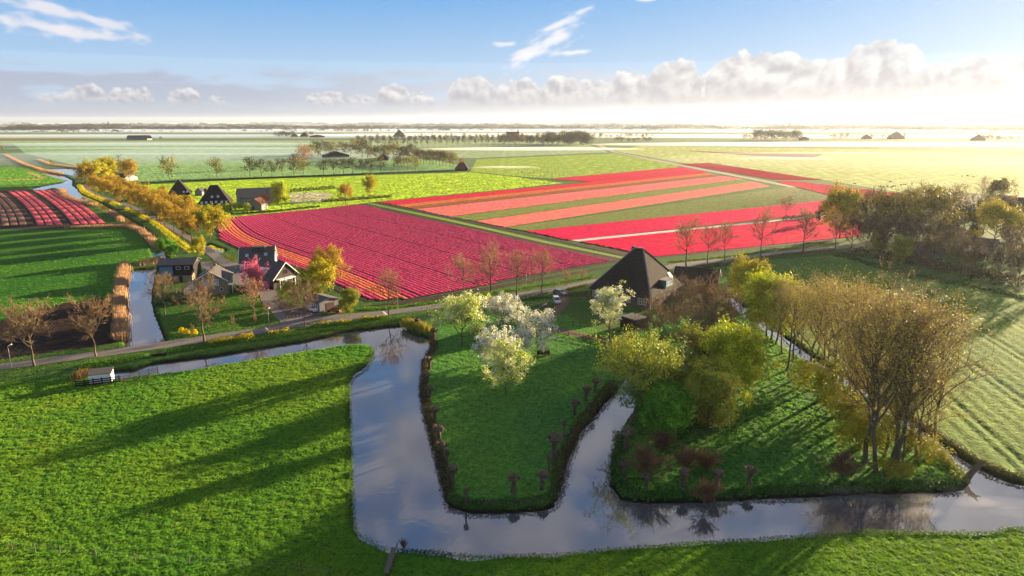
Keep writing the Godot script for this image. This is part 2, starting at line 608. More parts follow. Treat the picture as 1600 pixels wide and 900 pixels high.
func make_ground() -> void:
	hills.seed = 2
	hills.frequency = 0.08
	lumps.seed = 6
	lumps.frequency = 0.55
	lumps.fractal_octaves = 3
	shore.seed = 9
	shore.frequency = 0.35
	patches.seed = 14
	patches.frequency = 0.03
	patches.fractal_octaves = 4
	waters = [
		# the moat round both tongues of land and the ditch along the road
		Region.new([Vector2(-84.92, -131.28), Vector2(-82.92, -133.5), Vector2(-79.08, -134.25), Vector2(-77.35, -138.15), Vector2(-72.34, -140.59), Vector2(-66.99, -142.68), Vector2(-58.33, -147.95), Vector2(-49.06, -153.58), Vector2(-41.4, -160.68), Vector2(-32.27, -165.02), Vector2(-27.37, -166.7),
			Vector2(-25.11, -160.15), Vector2(-19.4, -155.55), Vector2(-18.47, -147.49), Vector2(-19.68, -138.95), Vector2(-18.54, -134.25), Vector2(-17.73, -123.04), Vector2(-15.39, -112.04), Vector2(-12.79, -101.08), Vector2(-11.15, -94.25), Vector2(-9.75, -87.84), Vector2(-9.06, -84.42), Vector2(-8.29, -82.64), Vector2(-5.61, -81.07), Vector2(0.09, -81.23), Vector2(3.85, -81.85), Vector2(5.62, -82.8), Vector2(6.88, -87.14),
			Vector2(8.14, -94.25), Vector2(9.79, -99.73), Vector2(11.45, -105.32), Vector2(13.2, -108.59), Vector2(15.63, -113.98), Vector2(17, -117.45), Vector2(19.81, -122.07), Vector2(22.46, -128.77), Vector2(24.99, -136.17), Vector2(28.7, -139.36), Vector2(28.76, -135.4), Vector2(25.55, -125.34), Vector2(22.31, -115.4), Vector2(19.13, -107.82), Vector2(16.64, -100.63), Vector2(15.03, -94.25), Vector2(14.08, -88.2),
			Vector2(15.13, -84.42), Vector2(18.67, -83.6), Vector2(26, -83.93), Vector2(33.64, -84.75), Vector2(41.27, -85.26), Vector2(49.06, -85.93), Vector2(58.56, -86.27), Vector2(63.58, -86.97), Vector2(66.23, -89.1), Vector2(67.12, -93.85), Vector2(66.73, -97.99), Vector2(67.14, -101.77), Vector2(67.19, -106.81), Vector2(66.77, -113.14), Vector2(66.46, -120.5),
			Vector2(63.59, -138.95), Vector2(62.5, -156.05), Vector2(61.77, -176.24), Vector2(61.39, -193.38), Vector2(64.96, -196.41), Vector2(65.13, -180.09), Vector2(65.74, -158.08), Vector2(66.52, -139.36), Vector2(68.39, -121.44), Vector2(68.79, -113.7), Vector2(69.07, -108.59), Vector2(69.63, -105.08), Vector2(69.42, -100.4), Vector2(69.49, -96.5), Vector2(69.95, -93.46), Vector2(70.89, -91.33), Vector2(71.93, -89.46), Vector2(73.4, -88.56), Vector2(79.06, -84.26),
			Vector2(74.36, -78.53), Vector2(65.05, -77.09), Vector2(62.7, -77.09), Vector2(60.8, -76.12), Vector2(52.52, -76.12), Vector2(44.22, -76.25), Vector2(37.81, -75.57), Vector2(31.83, -74.76), Vector2(23.34, -74.09), Vector2(16.66, -73.31), Vector2(9.94, -72.41), Vector2(4.49, -71.41), Vector2(0.31, -71.54), Vector2(-2.88, -71.04), Vector2(-5.13, -70.68), Vector2(-7.63, -71.54), Vector2(-12.29, -72.16), Vector2(-14.47, -72.29), Vector2(-17.03, -73.57), Vector2(-19.26, -75.57), Vector2(-20.41, -77.8),
			Vector2(-23.45, -90.39), Vector2(-26.52, -102.93), Vector2(-30.45, -118.96), Vector2(-32.57, -128.07), Vector2(-32.65, -132.38), Vector2(-30.99, -137.75), Vector2(-30.91, -145.71), Vector2(-32.98, -150.25), Vector2(-35.6, -150.72), Vector2(-40.44, -149.32), Vector2(-46.73, -145.71), Vector2(-55.65, -140.59), Vector2(-61.28, -137.35), Vector2(-66.5, -133.87), Vector2(-72.43, -131.64), Vector2(-78.5, -129.12), Vector2(-82.61, -127.38)], Color.BLACK, 0.0),
		# the pond beside the black barn
		Region.new([Vector2(-133.25, -232.54), Vector2(-125.3, -235.76), Vector2(-120.39, -224.35), Vector2(-109.14, -200.33), Vector2(-102.58, -187.57), Vector2(-95.59, -175.62), Vector2(-88.2, -163.91), Vector2(-81.82, -153.58), Vector2(-82.59, -149.78), Vector2(-88.43, -148.86), Vector2(-96.53, -163.91), Vector2(-106.13, -182.07), Vector2(-116.3, -200.33), Vector2(-127.94, -222.38)], Color.BLACK, 0.0),
		# the ditch along the avenue
		Region.new([Vector2(-126.45, -245.95), Vector2(-146.15, -280.73), Vector2(-164.02, -307.22), Vector2(-186.39, -338.96), Vector2(-216.55, -377.72), Vector2(-244.6, -412.9), Vector2(-272.02, -447.46), Vector2(-303.43, -483.75), Vector2(-327.13, -516.2), Vector2(-343.16, -526.27), Vector2(-305.36, -466.94), Vector2(-289.97, -458.95), Vector2(-260.96, -426.08), Vector2(-226.05, -383.17), Vector2(-213.55, -369.81), Vector2(-188.53, -334.65), Vector2(-165.64, -303.65), Vector2(-148.88, -277.73), Vector2(-129.5, -243.62)], Color.BLACK, 0.0),
		Region.new([Vector2(-128.01, -283.8), Vector2(-114.73, -269.07), Vector2(-113.44, -262.25), Vector2(-127.23, -277.73)], Color.BLACK, 0.0),
		# the river winding away on the left
		Region.new([Vector2(-336.75, -516.2), Vector2(-326.16, -516.2), Vector2(-357.72, -558.9), Vector2(-384.38, -602.36), Vector2(-424.51, -652.97), Vector2(-458.82, -685.82), Vector2(-513.35, -751.85), Vector2(-518.91, -751.85), Vector2(-446.11, -660.89), Vector2(-402.64, -616.02), Vector2(-388.29, -602.36), Vector2(-378.18, -564.73), Vector2(-370.22, -531.44), Vector2(-357.46, -511.31), Vector2(-349.83, -511.31), Vector2(-357.82, -536.72)], Color.BLACK, 0.0),
		Region.new([Vector2(-404.61, -645.24), Vector2(-465.33, -741.67), Vector2(-497.11, -762.32), Vector2(-548.05, -819.27), Vector2(-629.5, -914.69), Vector2(-716.89, -1015.81), Vector2(-854.25, -1190.79), Vector2(-1016.93, -1366.85), Vector2(-1341.45, -1701.17), Vector2(-1135.07, -1437.57), Vector2(-919.67, -1244.26), Vector2(-805.42, -1096.44), Vector2(-716.96, -997.45), Vector2(-605.02, -857.65), Vector2(-521.79, -762.32), Vector2(-448.02, -685.82)], Color.BLACK, 0.0),
		Region.new([Vector2(-727.74, -962.63), Vector2(-697.95, -946.11), Vector2(-574.3, -795.51), Vector2(-571.29, -784.14), Vector2(-648.25, -871.24), Vector2(-669.98, -885.26)], Color.BLACK, 0.0),
		Region.new([Vector2(-99.24, -227.35), Vector2(218.77, 312.99), Vector2(218.77, 312.99)], Color.BLACK, 0.0) if false else Region.new([Vector2(123.74, -259.61), Vector2(130.55, -260.92), Vector2(127.59, -255.74), Vector2(123.93, -255.74)], Color.BLACK, 0.0),
	]
	var meadow := Color(0.125, 0.30, 0.025)
	var deep := Color(0.035, 0.105, 0.022)
	regions = [
		# the plot of bare earth by the road, gardens, banks, lawns, meadows
		Region.new([Vector2(-117.42, -137.75), Vector2(-133.74, -158.59), Vector2(-130, -180.75), Vector2(-126.43, -186.16), Vector2(-116.05, -193.38), Vector2(-91.94, -151.19), Vector2(-95.05, -148.4), Vector2(-110.4, -139.36)], Color(0.06, 0.042, 0.036), 0.16),
		Region.new([Vector2(-119.43, -118.96), Vector2(-100.68, -126.01), Vector2(-87.29, -128.77), Vector2(-72.41, -132.38), Vector2(-55.8, -141), Vector2(-33.57, -151.66), Vector2(-30.57, -146.15), Vector2(-32.35, -128.77), Vector2(-20.23, -77.38), Vector2(-15.39, -72.29), Vector2(-12.24, -71.78), Vector2(-13.35, -61.11), Vector2(-86.79, -61.11)], meadow, 0.13),
		Region.new([Vector2(-13.35, -61.11), Vector2(-13.77, -71.78), Vector2(15.57, -73.31), Vector2(62.5, -76.81), Vector2(82.89, -78.82), Vector2(86.79, -61.11)], Color(0.13, 0.31, 0.03), 0.07),
		Region.new([Vector2(-20.22, -158.59), Vector2(-17.92, -166.7), Vector2(-6.91, -177.51), Vector2(8.84, -182.07), Vector2(24.51, -156.05), Vector2(29.33, -148.86), Vector2(24.67, -134.25), Vector2(15.51, -113.98), Vector2(6, -81.85), Vector2(-8.54, -81.54), Vector2(-17.12, -113.14)], Color(0.13, 0.38, 0.06), 0.1),
		Region.new([Vector2(27.75, -140.17), Vector2(62.22, -194.88), Vector2(63.19, -157.06), Vector2(66.46, -120.5), Vector2(66.66, -89.46), Vector2(61.98, -86.45), Vector2(13.94, -83.44), Vector2(15.11, -98.42)], Color(0.115, 0.31, 0.05), 0.16),
		Region.new([Vector2(56.71, -227.35), Vector2(97.71, -249.54), Vector2(125.61, -258.31), Vector2(129.21, -216.69), Vector2(153.08, -197.96), Vector2(176.89, -182.07), Vector2(117.19, -86.79), Vector2(73.14, -88.2), Vector2(68.15, -121.44), Vector2(64.58, -196.41)], Color(0.21, 0.41, 0.06), 0.09, Vector2(0.985, 0.174)),
		Region.new([Vector2(-238.03, -314.6), Vector2(-211.68, -322.34), Vector2(-184.94, -326.35), Vector2(-160.89, -296.74), Vector2(-135.88, -255.74), Vector2(-138.5, -241.32), Vector2(-137.71, -232.54), Vector2(-115.21, -191.89), Vector2(-128.25, -180.75), Vector2(-136.85, -158.59), Vector2(-201.5, -188.99), Vector2(-309.41, -296.74)], Color(0.085, 0.30, 0.025), 0.1),
		Region.new([Vector2(-99.06, -182.07), Vector2(-91.59, -188.99), Vector2(-82.96, -194.88), Vector2(-73.53, -194.88), Vector2(-54.62, -169.58), Vector2(-62.58, -159.63), Vector2(-78.92, -150.72), Vector2(-84.6, -158.59)], Color(0.11, 0.26, 0.03), 0.07),
	]
	var v := PackedVector3Array()
	var n := PackedVector3Array()
	var c := PackedColorArray()
	var angles := PackedFloat32Array()
	var a := -180.0
	while a < 180.0:
		angles.append(deg_to_rad(a))
		a += 0.15 if absf(a + 0.001) < 42.0 else 3.0
	var radii := PackedFloat32Array([2.0, 15.0, 30.0, 45.0, 56.0])
	var r := 62.0
	while r < 16000.0:
		radii.append(r)
		r *= 1.0036 if r < 190.0 else (1.006 if r < 650.0 else (1.014 if r < 1800.0 else 1.06))
	var cols := angles.size()
	for i in radii.size():
		for k in cols:
			var q := Vector2(sin(angles[k]), -cos(angles[k])) * radii[i]
			var h := 0.0
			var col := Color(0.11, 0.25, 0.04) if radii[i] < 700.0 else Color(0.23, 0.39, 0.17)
			if radii[i] < 900.0 and absf(angles[k]) < 0.75 and radii[i] > 50.0:
				var g := region_at(q)
				var bump := 0.02
				if g:
					col = g.color
					bump = g.bump
				if radii[i] > 260.0:
					bump *= 0.4
				h = ground_height(q, bump)
				if g and g.rows != Vector2.ZERO and h > -0.3:
					var t := q.dot(g.rows)
					h += 0.035 * sin(t * 2.4) - 0.13 * exp(-pow(fposmod(t, 13.0) - 5.6, 2.0) * 2.5) - 0.13 * exp(-pow(fposmod(t, 13.0) - 7.6, 2.0) * 2.5)
				if h < -0.12:
					col = mix3(col, Color(0.03, 0.028, 0.014), (-0.12 - h) * 3.0)
			var t2 := patches.get_noise_2d(q.x, q.y)
			col = Color(col.r * (1.0 + 0.5 * t2), col.g * (1.0 + 0.22 * t2), col.b)
			v.append(Vector3(q.x, h, q.y))
			c.append(col)
	n.resize(v.size())
	for i in radii.size():
		for k in cols:
			var at := i * cols + k
			var left := i * cols + (k + cols - 1) % cols
			var right := i * cols + (k + 1) % cols
			var inn := at - cols if i > 0 else at
			var out := at + cols if i < radii.size() - 1 else at
			var m := (v[right] - v[left]).cross(v[out] - v[inn])
			m = m.normalized() if m.length() > 0.0 else Vector3.UP
			n[at] = m if m.y > 0.0 else -m
	var idx := PackedInt32Array()
	for i in radii.size() - 1:
		for k in cols:
			var k2 := (k + 1) % cols
			idx.append_array([i * cols + k, (i + 1) * cols + k, (i + 1) * cols + k2, i * cols + k, (i + 1) * cols + k2, i * cols + k2])
	var arr := []
	arr.resize(Mesh.ARRAY_MAX)
	arr[Mesh.ARRAY_VERTEX] = v
	arr[Mesh.ARRAY_NORMAL] = n
	arr[Mesh.ARRAY_COLOR] = c
	arr[Mesh.ARRAY_INDEX] = idx
	var m := ArrayMesh.new()
	m.add_surface_from_arrays(Mesh.PRIMITIVE_TRIANGLES, arr)
	m.surface_set_material(0, mats.grassland)
	setting("ground", m)
	# one sheet of water for the moat, ditches and the river
	var s := Shape.new()
	for w in waters:
		var b: Rect2 = w.box.grow(2.5)
		pass
	s.quad(Vector3(-1800, WATER_Y, -50), Vector3(500, WATER_Y, -50), Vector3(500, WATER_Y, -1900), Vector3(-1800, WATER_Y, -1900))
	setting("water", s.done(mats.moat_water))


# ------------------------------------------------------------------ roads and fields
func strip(left: Array, right: Array, y: float) -> Shape:
	var s := Shape.new()
	for i in left.size() - 1:
		s.quad(v3(left[i], y), v3(right[i], y), v3(right[i + 1], y), v3(left[i + 1], y))
	return s


func sheet(poly: Array, y: float, tint := Color(1, 1, 1)) -> Shape:
	var s := Shape.new()
	s.tint = tint
	var p := PackedVector2Array(poly)
	var t := Geometry2D.triangulate_polygon(p)
	for i in range(0, t.size(), 3):
		var a := v3(p[t[i]], y)
		var b := v3(p[t[i + 1]], y)
		var d := v3(p[t[i + 2]], y)
		if (b - a).cross(d - a).y > 0.0:
			s.tri(a, b, d)
		else:
			s.tri(a, d, b)
	return s


func field(poly: Array, lin: Color, y: float, called := "pasture_field") -> void:
	setting(called, sheet(poly, y, lin).done(mats.field_green))


func make_fields() -> void:
	# the polder road and the avenue with its yard
	setting("road", strip(
		[Vector2(-118.39, -129.12), Vector2(-108.37, -136.56), Vector2(-93.11, -144.4), Vector2(-81.82, -151.19), Vector2(-63.55, -162.28), Vector2(-57.74, -168.99), Vector2(-50.63, -173.15), Vector2(-34.66, -178.15), Vector2(-7.09, -192.63), Vector2(12.23, -204.41), Vector2(25.94, -215.76), Vector2(43.81, -228.37), Vector2(60.29, -242.46), Vector2(79.49, -250.76), Vector2(107.77, -266.3), Vector2(139.3, -279.22), Vector2(174.39, -296.74)],
		[Vector2(-115.22, -125.34), Vector2(-105.86, -133.12), Vector2(-90.84, -140.59), Vector2(-79.52, -146.6), Vector2(-61.65, -157.06), Vector2(-55.43, -161.75), Vector2(-48.71, -166.14), Vector2(-33.86, -173.76), Vector2(-6.91, -187.57), Vector2(11.95, -199.54), Vector2(25.43, -211.26), Vector2(42.72, -222.38), Vector2(58.44, -234.68), Vector2(77.68, -244.78), Vector2(105.68, -260.92), Vector2(136.48, -273.34), Vector2(171.58, -291.76)], 0.05).done(mats.asphalt))
	for q in [[Vector2(-61.67, -162.82), Vector2(-59.27, -159.11)], [Vector2(-35.06, -177.51), Vector2(-33.19, -173.76)]]:
		setting("road_marking", strip([q[0], q[1]], [q[0] + Vector2(0.5, -0.1), q[1] + Vector2(0.5, -0.1)], 0.056).done(mats.road_paint))
	for i in 6:
		var w: Vector2 = Vector2(-57.89, -173.15).lerp(Vector2(-54.04, -175.62), i / 5.0)
		setting("road_marking", strip([w, w + Vector2(0.45, 0.5)], [w + Vector2(0.5, -0.1), w + Vector2(0.75, 0.4)], 0.068).done(mats.road_paint))
	setting("avenue_road", strip(
		[Vector2(-58.46, -166.14), Vector2(-71.81, -188.99), Vector2(-79.1, -206.08), Vector2(-88.97, -220.45), Vector2(-101.39, -232.54), Vector2(-109.29, -245.95), Vector2(-122.22, -266.3), Vector2(-144.02, -296.74), Vector2(-175.2, -338.96), Vector2(-215.46, -391.64), Vector2(-243.12, -422.71), Vector2(-280.3, -462.91), Vector2(-315.46, -506.5), Vector2(-349.4, -558.9)],
		[Vector2(-52.96, -169.58), Vector2(-62.31, -186.16), Vector2(-73.96, -204.41), Vector2(-83.67, -220.45), Vector2(-94.1, -236.85), Vector2(-106.28, -249.54), Vector2(-117.66, -266.3), Vector2(-140.85, -298.44), Vector2(-173.08, -341.16), Vector2(-213.3, -394.55), Vector2(-242.89, -429.51), Vector2(-281.13, -471.04), Vector2(-314.09, -511.31), Vector2(-344.2, -558.9)], 0.055).done(mats.asphalt))
	setting("paved_yard", sheet([Vector2(-68.69, -188.99), Vector2(-62.31, -186.16), Vector2(-51.99, -178.15), Vector2(-50.8, -173.76), Vector2(-57.78, -170.16)], 0.06).done(mats.brick_paving))
	setting("paved_yard", sheet([Vector2(-115.53, -243.62), Vector2(-109.29, -245.95), Vector2(-99.83, -232.54), Vector2(-86.48, -216.69), Vector2(-78.11, -207.78), Vector2(-74.67, -194.88), Vector2(-85.72, -207.78), Vector2(-102.08, -226.34)], 0.045).done(mats.asphalt))
	setting("gravel_path", strip(
		[Vector2(14.23, -201.94), Vector2(13.9, -194.13), Vector2(13, -186.16), Vector2(10.05, -178.15), Vector2(7.69, -171.35), Vector2(7.26, -165.02), Vector2(9.73, -160.15), Vector2(15.23, -155.05), Vector2(22.19, -150.25), Vector2(28.92, -146.6)],
		[Vector2(16.9, -203.58), Vector2(16.54, -191.89), Vector2(15.78, -184.78), Vector2(13.08, -176.87), Vector2(10.66, -170.75), Vector2(10.07, -166.14), Vector2(12.71, -162.28), Vector2(17.36, -158.08), Vector2(23.4, -153.58), Vector2(30.32, -150.25)], 0.06).done(mats.gravel_path))
	# pastures and crops towards the horizon
	var lime := Color(0.38, 0.58, 0.03)
	var green := Color(0.24, 0.43, 0.15)
	var pale := Color(0.32, 0.44, 0.24)
	field([Vector2(-321.71, -531.44), Vector2(-268.09, -576.75), Vector2(-226.26, -609.11), Vector2(-41.82, -694.55), Vector2(0, -637.68), Vector2(42.45, -570.68), Vector2(0, -521.19), Vector2(-85.79, -436.52), Vector2(-120.47, -388.78), Vector2(-154.08, -359.76), Vector2(-211.95, -403.52)], lime, 0.06)
	field([Vector2(-314.56, -558.9), Vector2(-477.97, -885.26), Vector2(-326, -930.14), Vector2(-101.26, -914.69), Vector2(-45.21, -751.85), Vector2(-150.66, -677.31), Vector2(-233.97, -630.29), Vector2(-276.74, -595.75)], green, 0.07)
	field([Vector2(-42.35, -703.49), Vector2(-47.18, -930.14), Vector2(76.26, -1034.85), Vector2(161.49, -1096.44), Vector2(195.3, -819.27), Vector2(184.74, -762.32), Vector2(34.32, -616.02), Vector2(0, -645.24)], Color(0.30, 0.44, 0.06), 0.075)
	field([Vector2(209.06, -857.65), Vector2(175.23, -1190.79), Vector2(263.97, -1437.57), Vector2(945.44, -1141.69), Vector2(401.57, -388.78), Vector2(319.97, -497.16), Vector2(280.25, -471.04), Vector2(270.09, -623.07)], Color(0.42, 0.50, 0.17), 0.07)
	field([Vector2(-620.51, -762.32), Vector2(-535.9, -762.32), Vector2(-383.32, -589.28), Vector2(-377.48, -542.1), Vector2(-431.4, -526.27)], Color(0.14, 0.36, 0.035), 0.06)
	field([Vector2(-482.97, -685.82), Vector2(-491.28, -703.49), Vector2(-425.25, -630.29), Vector2(-412.91, -602.36), Vector2(-465.98, -582.95), Vector2(-476, -595.75), Vector2(-425.52, -616.02), Vector2(-432.85, -630.29)], Color(0.4, 0.38, 0.12), 0.09)
	field([Vector2(-472.43, -762.32), Vector2(-767.07, -1096.44), Vector2(-1147.14, -1603.26), Vector2(-470.62, -1603.26), Vector2(-287.91, -946.11), Vector2(-477.97, -885.26)], Color(0.26, 0.43, 0.22), 0.08)
	field([Vector2(-1608.57, -1754.71), Vector2(-1328.36, -1811.71), Vector2(171.58, -1872.51), Vector2(157.57, -1141.69), Vector2(-48.81, -962.63), Vector2(-279.18, -946.11), Vector2(-470.62, -1603.26), Vector2(-1470.69, -1603.26)], pale, 0.1)
	field([Vector2(-2058.97, -1872.51), Vector2(2264.86, -2249.46), Vector2(3330.68, -3313.78), Vector2(-3633.47, -3313.78)], Color(0.2, 0.27, 0.14), 0.14)
	field([Vector2(494.56, -1096.44), Vector2(346.66, -1141.69), Vector2(290.94, -1216.95), Vector2(352.69, -1034.85), Vector2(417.12, -962.63)], Color(0.16, 0.09, 0.05), 0.16, "bare_field")
	field([Vector2(-1930.28, -2343.69), Vector2(-1329.75, -2343.69), Vector2(-1206.98, -1937.5), Vector2(-1544.22, -1872.51)], Color(0.22, 0.22, 0.05), 0.18)
	field([Vector2(-3985.09, -3635.65), Vector2(3653, -3635.65), Vector2(5147.41, -5127.97), Vector2(-5615.36, -5127.97)], Color(0.12, 0.15, 0.08), 0.2)
	field([Vector2(-158.52, -488.14), Vector2(-139.12, -497.16), Vector2(-124.43, -479.44), Vector2(-120.24, -440.11), Vector2(-136.6, -422.71)], Color(0.46, 0.46, 0.26), 0.1, "pale_lawn")
	# pale field track and the stripe of fallow ground between the tulips
	setting("field_track", strip([Vector2(180.86, -1515.94), Vector2(164.93, -1141.69), Vector2(189.24, -819.27), Vector2(212.26, -570.68), Vector2(215.3, -531.44)], [Vector2(191.98, -1515.94), Vector2(174.38, -1141.69), Vector2(198.33, -819.27), Vector2(220.76, -570.68), Vector2(223.71, -531.44)], 0.12).done(mats.pale_track))
	setting("soil_strip", strip([Vector2(-86.06, -429.51), Vector2(-33.86, -359.76), Vector2(21.67, -285.36), Vector2(44.5, -251.99), Vector2(58, -253.23), Vector2(140.38, -290.13)], [Vector2(-83.65, -429.51), Vector2(-29.8, -359.76), Vector2(25.2, -285.36), Vector2(48.76, -258.31), Vector2(59.11, -258.31), Vector2(143.45, -296.74)], 0.09).done(mats.soil_strip))
	setting("soil_strip", strip([Vector2(-94.24, -422.71), Vector2(-8.72, -307.22), Vector2(39.13, -243.62), Vector2(36.44, -237.96), Vector2(-29.41, -189.71), Vector2(-42.45, -182.07)], [Vector2(-91.86, -422.71), Vector2(-4.65, -307.22), Vector2(44.09, -249.54), Vector2(46.79, -244.78), Vector2(-26.19, -186.16), Vector2(-40.08, -183.42)], 0.095).done(mats.soil_strip))
	setting("grass_strip", strip([Vector2(-90.98, -426.08), Vector2(-32.79, -347.91), Vector2(13.47, -283.8), Vector2(42.22, -248.33)], [Vector2(-87.79, -426.08), Vector2(-29.04, -350.22), Vector2(17.79, -283.8), Vector2(44.15, -251.37)], 0.15).done(mats.field_green_verge))



# ------------------------------------------------------------------ tulips
# one raised bed in flower along a path on the ground
func bed(path: PackedVector2Array, wide: float, tall: float, col: Color, g: RandomNumberGenerator, step := 1.0, stem := Color(0.06, 0.10, 0.03)) -> Shape:
	var s := Shape.new()
	var pts := PackedVector2Array()
	for i in path.size() - 1:
		var len := path[i].distance_to(path[i + 1])
		var k := maxi(1, int(len / step))
		for j in k:
			pts.append(path[i].lerp(path[i + 1], float(j) / k))
	pts.append(path[path.size() - 1])
	var prof := [[-0.5, 0.0], [-0.42, 0.8], [-0.14, 1.0], [0.16, 1.02], [0.42, 0.8], [0.5, 0.0]]
	var prev := []
	for i in pts.size():
		var d := pts[mini(i + 1, pts.size() - 1)] - pts[maxi(i - 1, 0)]
		var side := Vector2(-d.y, d.x).normalized()
		var row := []
		for q in prof:
			var o: Vector2 = pts[i] + side * q[0] * wide * g.randf_range(0.88, 1.1)
			row.append(Vector3(o.x, q[1] * tall * g.randf_range(0.78, 1.18), o.y))
		if i > 0:
			for k in 5:
				var f := g.randf_range(0.72, 1.15)
				s.tint = Color(col.r * f, col.g * f * g.randf_range(0.8, 1.25), col.b * f * g.randf_range(0.8, 1.25))
				if k == 0 or k == 4:
					s.tint = mix3(s.tint, stem, 0.35)
				s.tri(prev[k], row[k + 1], row[k])
				f = g.randf_range(0.8, 1.12)
				s.tint = Color(s.tint.r * f, s.tint.g * f, s.tint.b * f)
				s.tri(prev[k], prev[k + 1], row[k + 1])
		prev = row
	return s


func bed_part(parent: Node, path: PackedVector2Array, wide: float, tall: float, col: Color, g: RandomNumberGenerator, step := 1.0) -> void:
	if path.size() > 1 and path[0].distance_to(path[path.size() - 1]) > 3.0:
		part("tulip_bed", bed(path, wide, tall, col, g, step), mats.tulip_flowers, parent)


func band(label: String, corners: Array, col: Color, rows: int, called := "tulip_field", cat := "tulip field", tall := 0.3, fill := 0.9) -> void:
	# corners: left top, right top, right bottom, left bottom
	var g := RandomNumberGenerator.new()
	g.seed = label.hash()
	var f := thing(called, label, cat)
	part("soil", sheet(corners, 0.085), mats.soil_strip, f)
	var lt: Vector2 = corners[0]
	var rt: Vector2 = corners[1]
	var rb: Vector2 = corners[2]
	var lb: Vector2 = corners[3]
	var wide := (lt.distance_to(lb) + rt.distance_to(rb)) * 0.5
	var along := (rt - lt).normalized()
	wide *= absf(along.cross((lb - lt).normalized()))
	for i in rows:
		var t := (i + 0.5) / rows
		var a := lt.lerp(lb, t)
		var b := rt.lerp(rb, t)
		bed_part(f, PackedVector2Array([a + along * g.randf_range(0, 1.5), b - along * g.randf_range(0, 1.5)]), wide / rows * fill, tall, col, g, 2.2)


